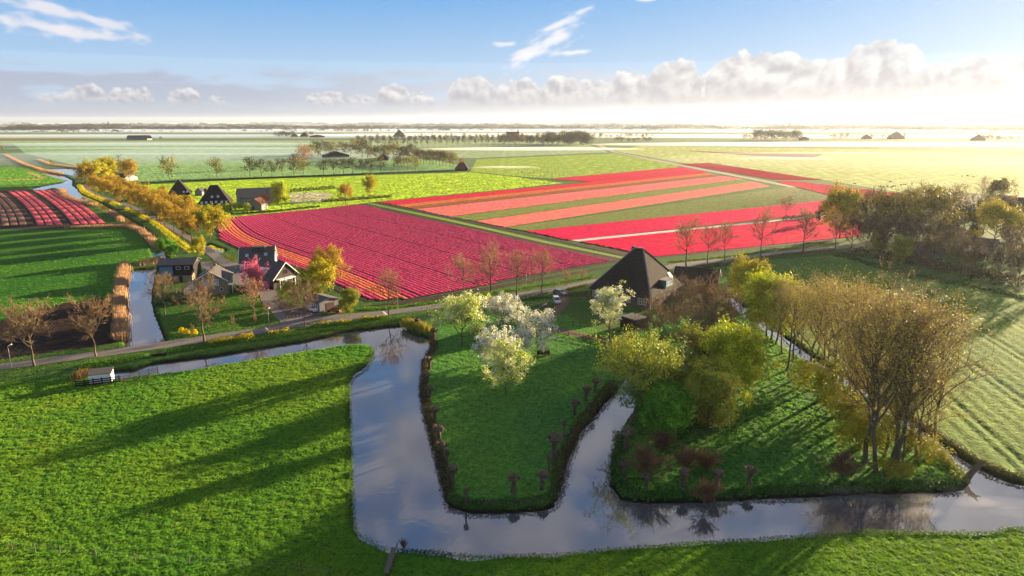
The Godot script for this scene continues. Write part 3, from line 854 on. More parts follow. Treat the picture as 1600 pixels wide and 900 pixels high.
func make_tulips() -> void:
	var red := Color(0.68, 0.005, 0.05)
	var salmon := Color(0.76, 0.17, 0.16)
	band("flat scarlet tulip block behind the orange strip, furthest left corner touching the lime meadow", [Vector2(33.94, -609.11), Vector2(189.45, -773.08), Vector2(194.89, -698.99), Vector2(65.76, -579.83)], red * 0.9, 18)
	band("narrow scarlet tulip strip along the lime meadow's edge", [Vector2(-85.11, -432.98), Vector2(194.16, -696.32), Vector2(191.77, -680.69), Vector2(-72.81, -417.75)], red, 5)
	band("light orange tulip strip beside the narrow scarlet strip", [Vector2(-71.75, -416.12), Vector2(191.3, -678.99), Vector2(194.1, -662.5), Vector2(-63.96, -405.98)], Color(0.60, 0.15, 0.045), 6)
	band("brownish faded tulip strip between the orange and first salmon strip", [Vector2(-63.44, -405.05), Vector2(194.25, -660.89), Vector2(196.64, -648.31), Vector2(-57.82, -397.5)], Color(0.28, 0.10, 0.04), 4)
	band("wide salmon pink tulip strip, the farther of the two", [Vector2(-56.49, -396.02), Vector2(196.32, -645.24), Vector2(203.63, -609.11), Vector2(-34.32, -364.72)], salmon, 12)
	band("green strip of topped tulips between the two salmon strips", [Vector2(-33.18, -363.46), Vector2(203.65, -605.72), Vector2(204.27, -582.95), Vector2(-20.66, -347.91)], Color(0.20, 0.24, 0.05), 8, "topped_tulip_field", "crop field", 0.3)
	band("salmon pink tulip strip nearest the farmhouse, beside the wide green crop", [Vector2(-19.61, -346.77), Vector2(203.74, -579.83), Vector2(202.87, -542.1), Vector2(-4.64, -327.36)], Color(0.78, 0.18, 0.145), 10)
	band("wide dull green strip of topped tulips behind the crimson field", [Vector2(-3.06, -324.33), Vector2(215.89, -536.72), Vector2(214.27, -447.46), Vector2(5.97, -315.55)], Color(0.19, 0.22, 0.055), 18, "topped_tulip_field", "crop field", 0.3)
	band("crimson tulip field behind the white lane", [Vector2(6.55, -314.6), Vector2(229.49, -458.95), Vector2(203.29, -397.5), Vector2(24.22, -290.13)], Color(0.70, 0.008, 0.075), 20)
	band("scarlet tulip field between the white lane and the polder road", [Vector2(28.6, -286.93), Vector2(194.82, -380.42), Vector2(155.85, -301.89), Vector2(53.78, -253.85)], Color(0.70, 0.005, 0.06), 26)
	band("far red tulip field beyond the pale track", [Vector2(242.05, -851.01), Vector2(271, -599.04), Vector2(228.96, -605.72), Vector2(199.8, -825.43)], Color(0.66, 0.03, 0.05), 22)
	band("long red tulip wedge beside the cow pasture", [Vector2(237.83, -592.5), Vector2(281.57, -471.04), Vector2(218.31, -427.79), Vector2(223.14, -579.83)], Color(0.68, 0.03, 0.05), 16)
	band("small red tulip field at the far right behind the trees", [Vector2(275.5, -385.95), Vector2(318.99, -385.95), Vector2(286.69, -345.63), Vector2(250.77, -350.22)], Color(0.52, 0.03, 0.04), 12)
	setting("white_lane", strip([Vector2(24.84, -290.94), Vector2(71.91, -316.89), Vector2(131.48, -348.83), Vector2(197.56, -385.95)], [Vector2(28.6, -286.93), Vector2(73.96, -312.72), Vector2(132.42, -344.28), Vector2(194.55, -379.88)], 0.14).done(mats.white_lane))
	# the magenta field with its four salmon beds
	var g := RandomNumberGenerator.new()
	g.seed = 77
	var outline := PackedVector2Array([Vector2(-154.25, -358.54), Vector2(-140.54, -373.72), Vector2(-120.9, -390.2), Vector2(-94.67, -421.04), Vector2(-11.77, -310.87), Vector2(38.05, -244.2), Vector2(0, -213.94), Vector2(-29.52, -190.43), Vector2(-40.92, -187.57), Vector2(-51.28, -197.96), Vector2(-76.64, -236.85), Vector2(-109.38, -270.48), Vector2(-127.57, -295.06), Vector2(-142.4, -326.35)])
	var f := thing("tulip_field", "large magenta tulip field with a salmon band along its houses side", "tulip field")
	part("soil", sheet(Array(outline), 0.08), mats.soil_strip, f)
	var along := Vector2(0.612, 0.791)
	var across := Vector2(0.791, -0.612)
	var origin := Vector2(-118.87, -300.16)
	var magenta := Color(0.54, 0.045, 0.125)
	var k := 0
	var off := -24.0
	while off < 96.0:
		var path := PackedVector2Array()
		var t := -150.0
		var sal := off > -3.3 and off < 3.3
		while t < 330.0:
			var curl := 0.0
			if t < 6.0:
				curl = 7.5 * pow((6.0 - t) / 70.0, 1.6)
			curl += 1.6 * sin((t - 60.0) * 0.035) * clampf(1.0 - absf(off) / 40.0, 0.0, 1.0)
			var q := origin + along * t + across * (off + curl * clampf(1.0 - off / 60.0, 0.0, 1.0))
			if Geometry2D.is_point_in_polygon(q, outline):
				path.append(q)
			elif path.size() > 2:
				break
			else:
				path.clear()
			t += 3.0
		bed_part(f, path, 1.36, 0.3, Color(0.72, 0.16, 0.085) if sal else (magenta if k % 3 else magenta * 0.92), g, 1.0)
		k += 1
		off += 1.62
		if k % 13 == 6 or absf(off - 4.0) < 0.8:
			off += 0.55
	# the field on the left, partly in flower
	var l := thing("tulip_field", "left tulip field, half in pink flower and half brown", "tulip field")
	part("soil", sheet([Vector2(-422.92, -497.16), Vector2(-341.88, -513.74), Vector2(-267.67, -422.71), Vector2(-203.34, -338.96), Vector2(-211.4, -323.33), Vector2(-277.17, -322.34)], 0.07), mats.soil_strip, l)
	var tops := [Vector2(-418.23, -492.61), Vector2(-339.21, -508.9)]
	var mids := [Vector2(-347.55, -412.9), Vector2(-265.62, -419.39)]
	var lows := [Vector2(-277.59, -324.33), Vector2(-204.62, -338.96)]
	for i in 20:
		var w: float = i / 19.0
		var a: Vector2 = tops[0].lerp(tops[1], w)
		var b: Vector2 = mids[0].lerp(mids[1], w)
		var c: Vector2 = lows[0].lerp(lows[1], w)
		var curve := PackedVector2Array()
		for j in 13:
			var u := j / 12.0
			curve.append(a * (1.0 - u) * (1.0 - u) + (b * 2.0 - (a + c) * 0.5) * 2.0 * u * (1.0 - u) + c * u * u)
		var tone := Color(0.66, 0.10, 0.12) if i >= 12 else Color(0.22, 0.11, 0.075)
		if i == 11 or i == 15:
			continue
		bed_part(l, curve, 3.1, 0.4, tone, g, 1.6)



# ------------------------------------------------------------------ trees
# A tree grows from a trunk whose limbs fork towards the edge of an egg-shaped crown; its leaves or fine twigs sit at the tips.
var kinds := {}
var protos := {}


func grow(k: Dictionary, seed_: int) -> Array:
	var g := RandomNumberGenerator.new()
	g.seed = seed_
	var wood := Shape.new()
	var tips: Array = []
	var h: float = k.h
	var low: float = k.trunk * h
	var r: float = k.radius
	var mid := Vector3(g.randf_range(-0.08, 0.08) * r, lerpf(low, h, k.get("belly", 0.5)), g.randf_range(-0.08, 0.08) * r)
	var half := (h - low) * 0.5
	var p := Vector3.ZERO
	var thick: float = k.get("thick", h * 0.017)
	var lead: float = h * k.get("lead", 0.7)
	var lean: Vector3 = Vector3(g.randf_range(-1, 1), 0, g.randf_range(-1, 1)) * k.get("lean", 0.05)
	var axis := [Vector3.ZERO]
	var n := 6
	for i in n:
		var q := Vector3(lean.x * lead * (i + 1) / n, lead * (i + 1) / n, lean.z * lead * (i + 1) / n) + Vector3(g.randf_range(-1, 1), 0, g.randf_range(-1, 1)) * h * 0.012
		wood.tube(p, q, thick * (1.25 if i == 0 else 1.0 - 0.8 * i / n), thick * (1.0 - 0.8 * (i + 1) / n), 7)
		axis.append(q)
		p = q
	tips.append([p, Vector3.UP])
	var limbs: int = k.limbs
	for i in limbs:
		var f := (i + 0.5) / limbs
		var y := lerpf(low, lead, pow(f, 0.85))
		var j := clampi(int(y / lead * n), 0, n - 1)
		var start: Vector3 = axis[j].lerp(axis[j + 1], y / lead * n - j)
		var az := i * 2.4 + g.randf_range(-0.5, 0.5)
		var el := deg_to_rad(lerpf(k.up, minf(k.up + 25.0, 85.0), f) + g.randf_range(-9, 9))
		var d := Vector3(cos(az) * cos(el), sin(el), sin(az) * cos(el))
		var reach := 0.3
		while reach < h:
			var q := start + d * reach - mid
			if (q.x * q.x + q.z * q.z) / (r * r) + q.y * q.y / (half * half) > 1.0:
				break
			reach += 0.25
		reach *= g.randf_range(0.8, 1.08)
		limb(wood, start, d, reach, thick * (0.55 - 0.3 * f), 0, k, tips, g)
	var crown := Shape.new()
	var cols: Array = k.cols
	for tip in tips:
		var at: Vector3 = tip[0]
		var dir: Vector3 = tip[1]
		var shade := g.randf_range(0.62, 1.18)
		var base: Color = cols[g.randi() % cols.size()]
		if k.has("twigs"):
			for i in int(k.twigs):
				var d2 := (dir + Vector3(g.randf_range(-1, 1), g.randf_range(-0.6, 1.0), g.randf_range(-1, 1)) * 0.75).normalized()
				var from := at - dir * g.randf_range(0.0, k.twig_len * 0.7)
				var to: Vector3 = from + d2 * k.twig_len * g.randf_range(0.5, 1.15)
				var w: Vector3 = d2.cross(Vector3(g.randf_range(-1, 1), g.randf_range(-1, 1), g.randf_range(-1, 1))).normalized() * k.get("twig_wide", 0.03)
				var bark: Color = k.twig_col
				var s2 := g.randf_range(0.7, 1.3)
				crown.tint = Color(bark.r * s2, bark.g * s2, bark.b * s2)
				crown.tri(from - w, from + w, to)
				if g.randf() < k.get("buds", 0.0):
					leaf(crown, to, k.leaf * g.randf_range(0.6, 1.2), base, shade, g, mid)
		if k.has("leaves"):
			for i in int(k.leaves):
				var o: Vector3 = Vector3(g.randfn(), g.randfn() * 0.8, g.randfn()) * k.spread
				var c2: Color = base if g.randf() < 0.7 else cols[g.randi() % cols.size()]
				leaf(crown, at + o, k.leaf * g.randf_range(0.6, 1.25), c2, shade, g, mid)
	return [wood.done(mats.bark), crown.done(mats[k.get("mat", "leaves")])]


func leaf(s: Shape, at: Vector3, size: float, base: Color, shade: float, g: RandomNumberGenerator, mid: Vector3) -> void:
	var out := (at - mid).normalized() * 0.8 + Vector3(g.randf_range(-1, 1), g.randf_range(-0.7, 1.2), g.randf_range(-1, 1))
	out = out.normalized()
	var u := out.cross(Vector3(g.randf_range(-1, 1), g.randf_range(-1, 1), g.randf_range(-1, 1))).normalized() * size
	var w := out.cross(u) * 0.62
	var f := shade * g.randf_range(0.8, 1.2)
	s.tint = Color(base.r * f, base.g * f, base.b * f)
	s.quad(at - u, at - w, at + u, at + w)


func limb(wood: Shape, start: Vector3, dir: Vector3, reach: float, r: float, depth: int, k: Dictionary, tips: Array, g: RandomNumberGenerator) -> void:
	var segs := 3 if depth == 0 else 2
	var p := start
	var d := dir
	for i in segs:
		d = (d + Vector3(g.randf_range(-1, 1), g.randf_range(-1, 1), g.randf_range(-1, 1)) * 0.2 + Vector3.UP * k.get("rise", 0.1)).normalized()
		var q := p + d * reach / segs
		wood.tube(p, q, r * (1.0 - 0.75 * i / segs), r * (1.0 - 0.75 * (i + 1) / segs), 5 if depth == 0 else 3)
		if depth < int(k.get("depth", 2)):
			for c in int(k.get("kids", 2)):
				var side := d.cross(Vector3(g.randf_range(-1, 1), g.randf_range(-1, 1), g.randf_range(-1, 1))).normalized()
				var turn := deg_to_rad(g.randf_range(28, 62))
				limb(wood, q, d * cos(turn) + side * sin(turn), reach * g.randf_range(0.34, 0.56), maxf(r * 0.45, 0.012), depth + 1, k, tips, g)
		p = q
	tips.append([p, d])


func make_kinds() -> void:
	var twig := Color(0.10, 0.072, 0.05)
	kinds = {
		"street": {"h": 13.0, "trunk": 0.28, "radius": 4.3, "limbs": 11, "up": 30.0, "lead": 0.72, "twigs": 9, "twig_len": 1.25, "twig_wide": 0.03, "twig_col": Color(0.20, 0.14, 0.08), "buds": 0.2, "leaf": 0.1, "cols": [Color(0.30, 0.21, 0.06), Color(0.34, 0.16, 0.07)]},
		"rusty": {"h": 13.0, "trunk": 0.3, "radius": 3.6, "limbs": 11, "up": 34.0, "lead": 0.76, "twigs": 7, "twig_len": 1.0, "twig_wide": 0.028, "twig_col": Color(0.28, 0.17, 0.11), "buds": 0.6, "leaf": 0.11, "cols": [Color(0.50, 0.22, 0.09), Color(0.48, 0.30, 0.10), Color(0.42, 0.18, 0.09)]},
		"gold": {"h": 11.0, "trunk": 0.26, "radius": 3.6, "limbs": 12, "up": 28.0, "lead": 0.75, "leaves": 24, "spread": 0.42, "leaf": 0.165, "cols": [Color(0.40, 0.27, 0.03), Color(0.34, 0.20, 0.035), Color(0.42, 0.32, 0.03)]},
		"yellow": {"h": 10.0, "trunk": 0.16, "radius": 4.2, "limbs": 13, "up": 25.0, "lead": 0.78, "leaves": 28, "spread": 0.5, "leaf": 0.23, "cols": [Color(0.46, 0.40, 0.02), Color(0.40, 0.31, 0.02), Color(0.38, 0.40, 0.03)]},
		"pear": {"h": 8.0, "trunk": 0.2, "radius": 3.9, "limbs": 12, "up": 26.0, "lead": 0.75, "leaves": 17, "spread": 0.3, "leaf": 0.18, "mat": "blossom", "cols": [Color(0.70, 0.70, 0.67), Color(0.64, 0.65, 0.63), Color(0.68, 0.67, 0.58), Color(0.34, 0.42, 0.10)]},
		"pear_lime": {"h": 8.5, "trunk": 0.17, "radius": 3.9, "limbs": 13, "up": 24.0, "lead": 0.8, "leaves": 16, "spread": 0.32, "leaf": 0.18, "mat": "blossom", "cols": [Color(0.46, 0.52, 0.10), Color(0.66, 0.67, 0.46), Color(0.42, 0.52, 0.09)]},
		"pear_spire": {"h": 9.5, "trunk": 0.15, "radius": 3.3, "limbs": 16, "up": 44.0, "lead": 0.86, "rise": 0.3, "leaves": 15, "spread": 0.26, "leaf": 0.16, "mat": "blossom", "cols": [Color(0.64, 0.67, 0.44), Color(0.70, 0.70, 0.62), Color(0.52, 0.60, 0.14)]},
		"cherry": {"h": 7.0, "trunk": 0.25, "radius": 3.2, "limbs": 10, "up": 35.0, "leaves": 15, "spread": 0.35, "leaf": 0.17, "mat": "blossom", "cols": [Color(0.62, 0.12, 0.22), Color(0.66, 0.18, 0.28)]},
		"tall": {"h": 24.0, "trunk": 0.3, "radius": 5.2, "belly": 0.55, "limbs": 14, "up": 46.0, "lead": 0.86, "lean": 0.12, "rise": 0.14, "thick": 0.32, "twigs": 5, "twig_len": 1.5, "twig_wide": 0.024, "twig_col": Color(0.24, 0.18, 0.115), "buds": 0.5, "leaf": 0.13, "cols": [Color(0.42, 0.36, 0.06), Color(0.38, 0.27, 0.08)]},
		"tall_gold": {"h": 22.0, "trunk": 0.22, "radius": 5.2, "belly": 0.5, "limbs": 13, "up": 44.0, "lead": 0.84, "lean": 0.12, "rise": 0.14, "thick": 0.3, "twigs": 2, "twig_len": 1.4, "twig_wide": 0.024, "twig_col": Color(0.24, 0.18, 0.115), "leaves": 9, "spread": 0.8, "leaf": 0.125, "cols": [Color(0.46, 0.38, 0.05), Color(0.40, 0.39, 0.05), Color(0.38, 0.26, 0.07)]},
		"thicket": {"h": 12.0, "trunk": 0.08, "radius": 5.6, "belly": 0.45, "limbs": 15, "up": 24.0, "lead": 0.7, "twigs": 12, "twig_len": 1.15, "twig_wide": 0.028, "twig_col": Color(0.14, 0.10, 0.068), "buds": 0.5, "leaf": 0.11, "cols": [Color(0.25, 0.17, 0.05), Color(0.20, 0.12, 0.06)]},
		"woodland": {"h": 12.0, "trunk": 0.12, "radius": 5.2, "belly": 0.5, "limbs": 14, "up": 28.0, "lead": 0.75, "twigs": 9, "twig_len": 1.3, "twig_wide": 0.035, "twig_col": Color(0.085, 0.062, 0.042), "buds": 0.6, "leaf": 0.16, "cols": [Color(0.13, 0.095, 0.04), Color(0.11, 0.11, 0.04), Color(0.18, 0.12, 0.05)]},
		"wood_olive": {"h": 11.0, "trunk": 0.1, "radius": 4.4, "belly": 0.5, "limbs": 14, "up": 26.0, "lead": 0.8, "leaves": 18, "spread": 0.5, "leaf": 0.22, "cols": [Color(0.20, 0.17, 0.04), Color(0.15, 0.12, 0.04), Color(0.30, 0.27, 0.03)]},
		"olive": {"h": 11.0, "trunk": 0.08, "radius": 4.6, "belly": 0.45, "limbs": 15, "up": 22.0, "lead": 0.78, "leaves": 32, "spread": 0.5, "leaf": 0.22, "cols": [Color(0.27, 0.31, 0.04), Color(0.35, 0.33, 0.04), Color(0.21, 0.27, 0.04)]},
		"limegreen": {"h": 11.0, "trunk": 0.1, "radius": 5.0, "belly": 0.45, "limbs": 16, "up": 24.0, "lead": 0.78, "leaves": 32, "spread": 0.55, "leaf": 0.24, "cols": [Color(0.42, 0.48, 0.025), Color(0.52, 0.52, 0.03), Color(0.32, 0.42, 0.03)]},
		"green": {"h": 7.0, "trunk": 0.06, "radius": 3.3, "belly": 0.45, "limbs": 13, "up": 25.0, "lead": 0.78, "leaves": 34, "spread": 0.38, "leaf": 0.19, "cols": [Color(0.10, 0.28, 0.025), Color(0.15, 0.35, 0.028), Color(0.075, 0.22, 0.022)]},
		"deep": {"h": 10.0, "trunk": 0.08, "radius": 4.4, "belly": 0.45, "limbs": 14, "up": 25.0, "lead": 0.78, "leaves": 30, "spread": 0.45, "leaf": 0.2, "cols": [Color(0.12, 0.25, 0.06), Color(0.16, 0.29, 0.07)]},
		"conifer": {"h": 9.0, "trunk": 0.04, "radius": 4.2, "belly": 0.4, "limbs": 18, "up": 12.0, "lead": 0.92, "leaves": 22, "spread": 0.35, "leaf": 0.18, "cols": [Color(0.02, 0.033, 0.016), Color(0.028, 0.04, 0.02)]},
		"willow": {"h": 12.0, "trunk": 0.4, "radius": 4.6, "limbs": 12, "up": 22.0, "lead": 0.7, "lean": 0.16, "leaves": 22, "spread": 0.55, "leaf": 0.18, "cols": [Color(0.29, 0.35, 0.05), Color(0.37, 0.38, 0.05)]},
		"shrub": {"h": 4.0, "trunk": 0.03, "radius": 2.4, "belly": 0.45, "limbs": 11, "up": 35.0, "lead": 0.6, "depth": 1, "leaves": 34, "spread": 0.34, "leaf": 0.13, "cols": [Color(0.32, 0.30, 0.02), Color(0.24, 0.25, 0.02)]},
		"osier": {"h": 3.0, "trunk": 0.02, "radius": 1.9, "limbs": 13, "up": 50.0, "lead": 0.3, "depth": 1, "twigs": 26, "twig_len": 1.3, "twig_wide": 0.022, "twig_col": Color(0.15, 0.09, 0.055), "cols": [Color(0.2, 0.1, 0.05)]},
		"far": {"h": 10.0, "trunk": 0.2, "radius": 3.8, "limbs": 9, "up": 28.0, "lead": 0.75, "depth": 1, "leaves": 13, "spread": 0.75, "leaf": 0.34, "cols": [Color(0.11, 0.105, 0.04), Color(0.14, 0.135, 0.045), Color(0.10, 0.08, 0.04)]},
		"far_gold": {"h": 10.0, "trunk": 0.2, "radius": 3.9, "limbs": 9, "up": 28.0, "lead": 0.75, "depth": 1, "leaves": 14, "spread": 0.75, "leaf": 0.34, "cols": [Color(0.26, 0.21, 0.035), Color(0.20, 0.19, 0.04)]},
		"far_rust": {"h": 13.0, "trunk": 0.12, "radius": 4.2, "limbs": 10, "up": 30.0, "lead": 0.8, "depth": 1, "leaves": 15, "spread": 0.8, "leaf": 0.34, "cols": [Color(0.34, 0.13, 0.05), Color(0.30, 0.15, 0.05)]},
		"far_dark": {"h": 9.0, "trunk": 0.05, "radius": 4.4, "limbs": 10, "up": 24.0, "lead": 0.75, "depth": 1, "leaves": 15, "spread": 0.85, "leaf": 0.36, "cols": [Color(0.055, 0.06, 0.03), Color(0.085, 0.08, 0.035)]},
	}


var tree_count := 0

func tree(kind: String, at: Vector2, h: float, label: String, group := "", wide := 1.0, called := "", cat := "tree") -> Node3D:
	if not protos.has(kind):
		var set_ := []
		for i in (2 if kind.begins_with("far") or kind in ["cherry", "conifer", "willow", "pear_spire", "green", "deep"] else 3):
			set_.append(grow(kinds[kind], 100 + i * 17 + kind.hash() % 1000))
		protos[kind] = set_
	var made: Array = protos[kind][tree_count % protos[kind].size()]
	tree_count += 1
	var s: float = h / kinds[kind].h
	var names := {"street": "bare_tree", "rusty": "budding_tree", "gold": "lime_tree", "yellow": "yellow_tree", "pear": "blossom_tree", "pear_lime": "blossom_tree", "pear_spire": "blossom_tree", "cherry": "cherry_tree", "tall": "tall_tree", "tall_gold": "tall_tree",
		"thicket": "thicket_tree", "woodland": "woodland_tree", "wood_olive": "olive_tree", "olive": "olive_green_tree", "limegreen": "yellow_green_tree", "green": "green_tree", "deep": "dark_green_tree", "conifer": "conifer", "willow": "willow_tree", "shrub": "shrub", "osier": "osier_shrub", "far": "field_tree", "far_gold": "field_tree", "far_rust": "field_tree", "far_dark": "field_tree"}
	var o := thing(called if called else names[kind], label, cat, v3(at, -0.1), tree_count * 2.399, group)
	o.scale = Vector3(s * wide, s, s * wide)
	mesh_at("trunk", made[0], o)
	mesh_at("crown", made[1], o)
	return o


func make_trees() -> void:
	make_kinds()
	# street trees along the polder road
	var g1 := "bare street trees along the polder road"
	tree("street", Vector2(-100.26, -135.4), 13.09, "bare round street tree furthest left, beside the bare earth plot", g1, 1.05)
	tree("street", Vector2(-90.92, -141.42), 12.16, "bare street tree between the earth plot and the reed strip of the pond", g1, 1.0)
	tree("street", Vector2(-71.97, -152.14), 13.39, "bare street tree in front of the tan gabled house", g1, 1.05)
	tree("street", Vector2(-51.79, -163.91), 10.56, "bare street tree standing at the drive mouth left of the white car", g1, 0.85)
	tree("rusty", Vector2(-32.79, -174.38), 11.31, "reddish bare street tree before the near corner of the salmon tulip beds", g1)
	tree("rusty", Vector2(-14.16, -189.71), 12.36, "reddish street tree at the lower edge of the magenta field, leftmost of four", g1)
	tree("rusty", Vector2(-6.05, -188.99), 15.06, "tallest reddish street tree of the four before the magenta field", g1)
	tree("rusty", Vector2(1.32, -194.88), 12.28, "reddish street tree before the magenta field, third of the four from the left", g1)
	tree("rusty", Vector2(8.84, -198.75), 12.3, "reddish street tree before the magenta field, nearest the two parked cars", g1)
	tree("rusty", Vector2(16.96, -206.93), 4.7, "small bare sapling between the road and the farmhouse drive", "roadside saplings")
	tree("rusty", Vector2(22.18, -211.26), 4.16, "small bare sapling by the road close to the farmhouse roof", "roadside saplings")
	tree("rusty", Vector2(61.68, -236.85), 15.96, "tallest orange budding street tree behind the farmhouse, before the scarlet field", g1)
	tree("rusty", Vector2(70.72, -242.46), 12.85, "slender orange budding street tree, second behind the farmhouse", g1, 0.85)
	tree("rusty", Vector2(78.39, -247.14), 13.55, "orange budding street tree, third behind the farmhouse", g1, 0.75)
	tree("rusty", Vector2(94.45, -254.48), 16.55, "orange budding street tree beside the end of the white lane", g1, 0.85)
	tree("rusty", Vector2(114, -263.58), 15.6, "orange budding street tree right of the white lane", g1)
	tree("rusty", Vector2(129.33, -269.07), 12.86, "orange budding street tree at the edge of the right hand wood", g1)
	tree("street", Vector2(147.86, -367.25), 9.65, "small bare tree standing alone at the crimson field's far edge")
	# gardens by the crossing
	tree("street", Vector2(-92.08, -174.38), 10.79, "low round bare tree by the pond in front of the black barn", "", 1.0)
	tree("rusty", Vector2(-66.37, -169.58), 10.2, "rusty bare tree on the lawn under the pink cherry")
	tree("cherry", Vector2(-73.46, -188.99), 9.36, "pink flowering cherry between the two houses", "", 0.68)
	tree("gold", Vector2(-55.15, -200.33), 12.39, "tall orange gold tree beside the magenta field and the garage")
	tree("yellow", Vector2(-55.35, -190.43), 9.43, "pale yellow tree in leaf behind the white garage")
	tree("thicket", Vector2(-59.31, -183.42), 6.95, "bushy brown tree left of the white garage")
	tree("shrub", Vector2(-64.48, -188.99), 5.27, "small pale blossoming tree in front of the grey gable", "", 0.8)
	tree("green", Vector2(-129.76, -250.76), 6.55, "round bright green tree behind the black barn")
	tree("yellow", Vector2(-117.93, -253.23), 6.85, "fresh yellow green willow between hedge and avenue mouth", "", 0.75)
	tree("olive", Vector2(-42.81, -174.38), 6.48, "dark olive bush tree right of the garage", "", 0.8)
	tree("olive", Vector2(-45.45, -176.87), 3.56, "low olive bush beside the red car", "", 0.9)
	# the avenue
	var west := [Vector2(-134.75, -283.8), Vector2(-146.18, -300.16), Vector2(-158.01, -316.5), Vector2(-170.12, -332.54), Vector2(-183.46, -350.22), Vector2(-196.57, -367.25), Vector2(-209.5, -383.17), Vector2(-223.18, -400.49), Vector2(-236.31, -416.12), Vector2(-250.48, -432.98), Vector2(-263.23, -447.46), Vector2(-279.18, -466.94), Vector2(-293.49, -483.75)]
	var east := [Vector2(-131.33, -293.4), Vector2(-142.72, -309.03), Vector2(-155.04, -326.35), Vector2(-167.7, -343.38), Vector2(-180.5, -359.76), Vector2(-192.85, -375.04), Vector2(-206.26, -391.64), Vector2(-220.49, -409.73), Vector2(-234.23, -426.08), Vector2(-249.07, -443.75), Vector2(-264.72, -462.91), Vector2(-279.3, -479.44), Vector2(-294.47, -497.16)]
	for i in 13:
		tree("gold", west[i], rng.randf_range(10.6, 12.2), "golden lime tree, %s from the near end in the avenue's canal side row" % ordinal(i), "golden limes along the avenue", 1.0)
		tree("gold" if i else "yellow", east[i], rng.randf_range(10.8, 12.6), "golden lime tree, %s from the near end in the avenue's row on the farm side" % ordinal(i), "golden limes along the avenue", 1.05)
	tree("yellow", Vector2(-333.26, -570.68), 17.77, "big yellow tree at the far end of the avenue, left of the small house")
	tree("thicket", Vector2(-339.84, -595.75), 17.43, "brown bare tree behind the small house at the avenue's far end")
	tree("gold", Vector2(-313.57, -564.73), 18.1, "ochre tree right of the small house at the avenue's far end")
	tree("gold", Vector2(-326, -526.27), 16.44, "brownish gold tree at the very far end of the avenue by the river")
	tree("yellow", Vector2(-323.84, -536.72), 17.73, "yellow tree close to the river at the far end of the avenue")
	tree("far_gold", Vector2(-871.77, -1190.79), 8.58, "small golden tree on the river bank at the picture's left edge")
	tree("far_gold", Vector2(-513.31, -773.08), 7.04, "small golden tree on the reedy river bank")
	# farms along the avenue
	tree("gold", Vector2(-228.08, -447.46), 8.32, "small ochre tree at the corner of the first black pyramid roof")
	tree("yellow", Vector2(-187.62, -397.5), 7.07, "yellow gold tree before the second black pyramid roof", "", 0.9)
	tree("yellow", Vector2(-196.06, -403.52), 6.04, "smaller yellow tree between the two black pyramid roofs", "", 0.9)
	for i in 8:
		tree("limegreen", [Vector2(-172.53, -377.72), Vector2(-170.15, -380.42), Vector2(-167.16, -381.79), Vector2(-164.14, -383.17), Vector2(-161.11, -384.56), Vector2(-158.8, -388.78), Vector2(-156.26, -391.64), Vector2(-151.14, -388.78)][i], rng.randf_range(3.6, 5.0), "small pollarded garden tree, %s from the left in the row before the pyramid farm" % ordinal(i), "row of small garden trees", 0.8)
	tree("far_rust", Vector2(-139.82, -388.78), 10.54, "rusty tree at the right end of the grey farmhouse", "", 0.8)
	tree("limegreen", Vector2(-133.31, -394.55), 13.97, "tall yellow green tree right of the grey farmhouse", "", 0.7)
	tree("gold", Vector2(-102.16, -419.39), 11.71, "rounded ochre tree above the magenta field's far corner", "", 1.05)
	tree("yellow", Vector2(-95.59, -462.91), 12.43, "slim yellow tree above the magenta field's far corner", "", 0.7)
	# the three lone trees and the row behind the lime meadow
	var lone := [[Vector2(-299.33, -602.36), 17.07, "far_gold"], [Vector2(-266.62, -623.07), 15.94, "far_gold"], [Vector2(-241.99, -637.68), 15.72, "far"]]
	for i in 3:
		tree(lone[i][2], lone[i][0], lone[i][1], "lone round field tree behind the lime meadow, %s from the left" % ordinal(i))
	var behind := [Vector2(-232.67, -641.44), Vector2(-221.87, -637.68), Vector2(-217.4, -652.97), Vector2(-206.5, -652.97), Vector2(-196.81, -652.97), Vector2(-180.16, -660.89), Vector2(-171.99, -664.92), Vector2(-163.1, -669), Vector2(-155.36, -673.13), Vector2(-146.89, -677.31), Vector2(-138.95, -681.54), Vector2(-130.27, -685.82), Vector2(-113.12, -685.82), Vector2(-107.57, -712.67), Vector2(-99.65, -712.67)]
	for i in behind.size():
		tree("far_gold" if i in [4, 14, 13] else "far", behind[i], rng.randf_range(12.6, 14.6), "field tree, %s from the left in the long row behind the lime meadow" % ordinal(i), "row of field trees behind the lime meadow")
	tree("far_rust", Vector2(-229.87, -762.32), 23.49, "big rust orange tree above the field tree row")
	tree("far_dark", Vector2(-253.64, -807.22), 11, "low dark bush left of the rust orange tree")
	# the farm hidden among trees
	var grove := [Vector2(-282.66, -979.74), Vector2(-287.87, -1034.85), Vector2(-281.65, -1054.6), Vector2(-260.18, -1015.81), Vector2(-262.32, -1075.12), Vector2(-240.21, -1034.85), Vector2(-246.27, -1096.44), Vector2(-211.31, -979.74), Vector2(-196.3, -946.11), Vector2(-183.59, -930.14), Vector2(-175.01, -930.14), Vector2(-163.7, -914.69), Vector2(-150.34, -885.26), Vector2(-136.73, -871.24), Vector2(-128.69, -871.24)]
	for i in grove.size():
		tree(["far_gold", "far_dark", "far"][i % 3], grove[i], rng.randf_range(15.0, 21.0), "spring tree round the hidden farm, %s from the left" % ordinal(i), "trees round the hidden farm", 1.25)
	for i in 13:
		tree("far_gold" if i > 10 else "far", Vector2(-119.45, -851.01).lerp(Vector2(-65.77, -773.08), i / 12.0), rng.randf_range(14.0, 16.0), "ochre tree of the short avenue beside the red roofed barn, %s from the hidden farm" % ordinal(i), "short avenue by the red roofed barn")
	tree("far_rust", Vector2(-55, -762.32), 10.4, "small bare tree behind the red roofed barn")
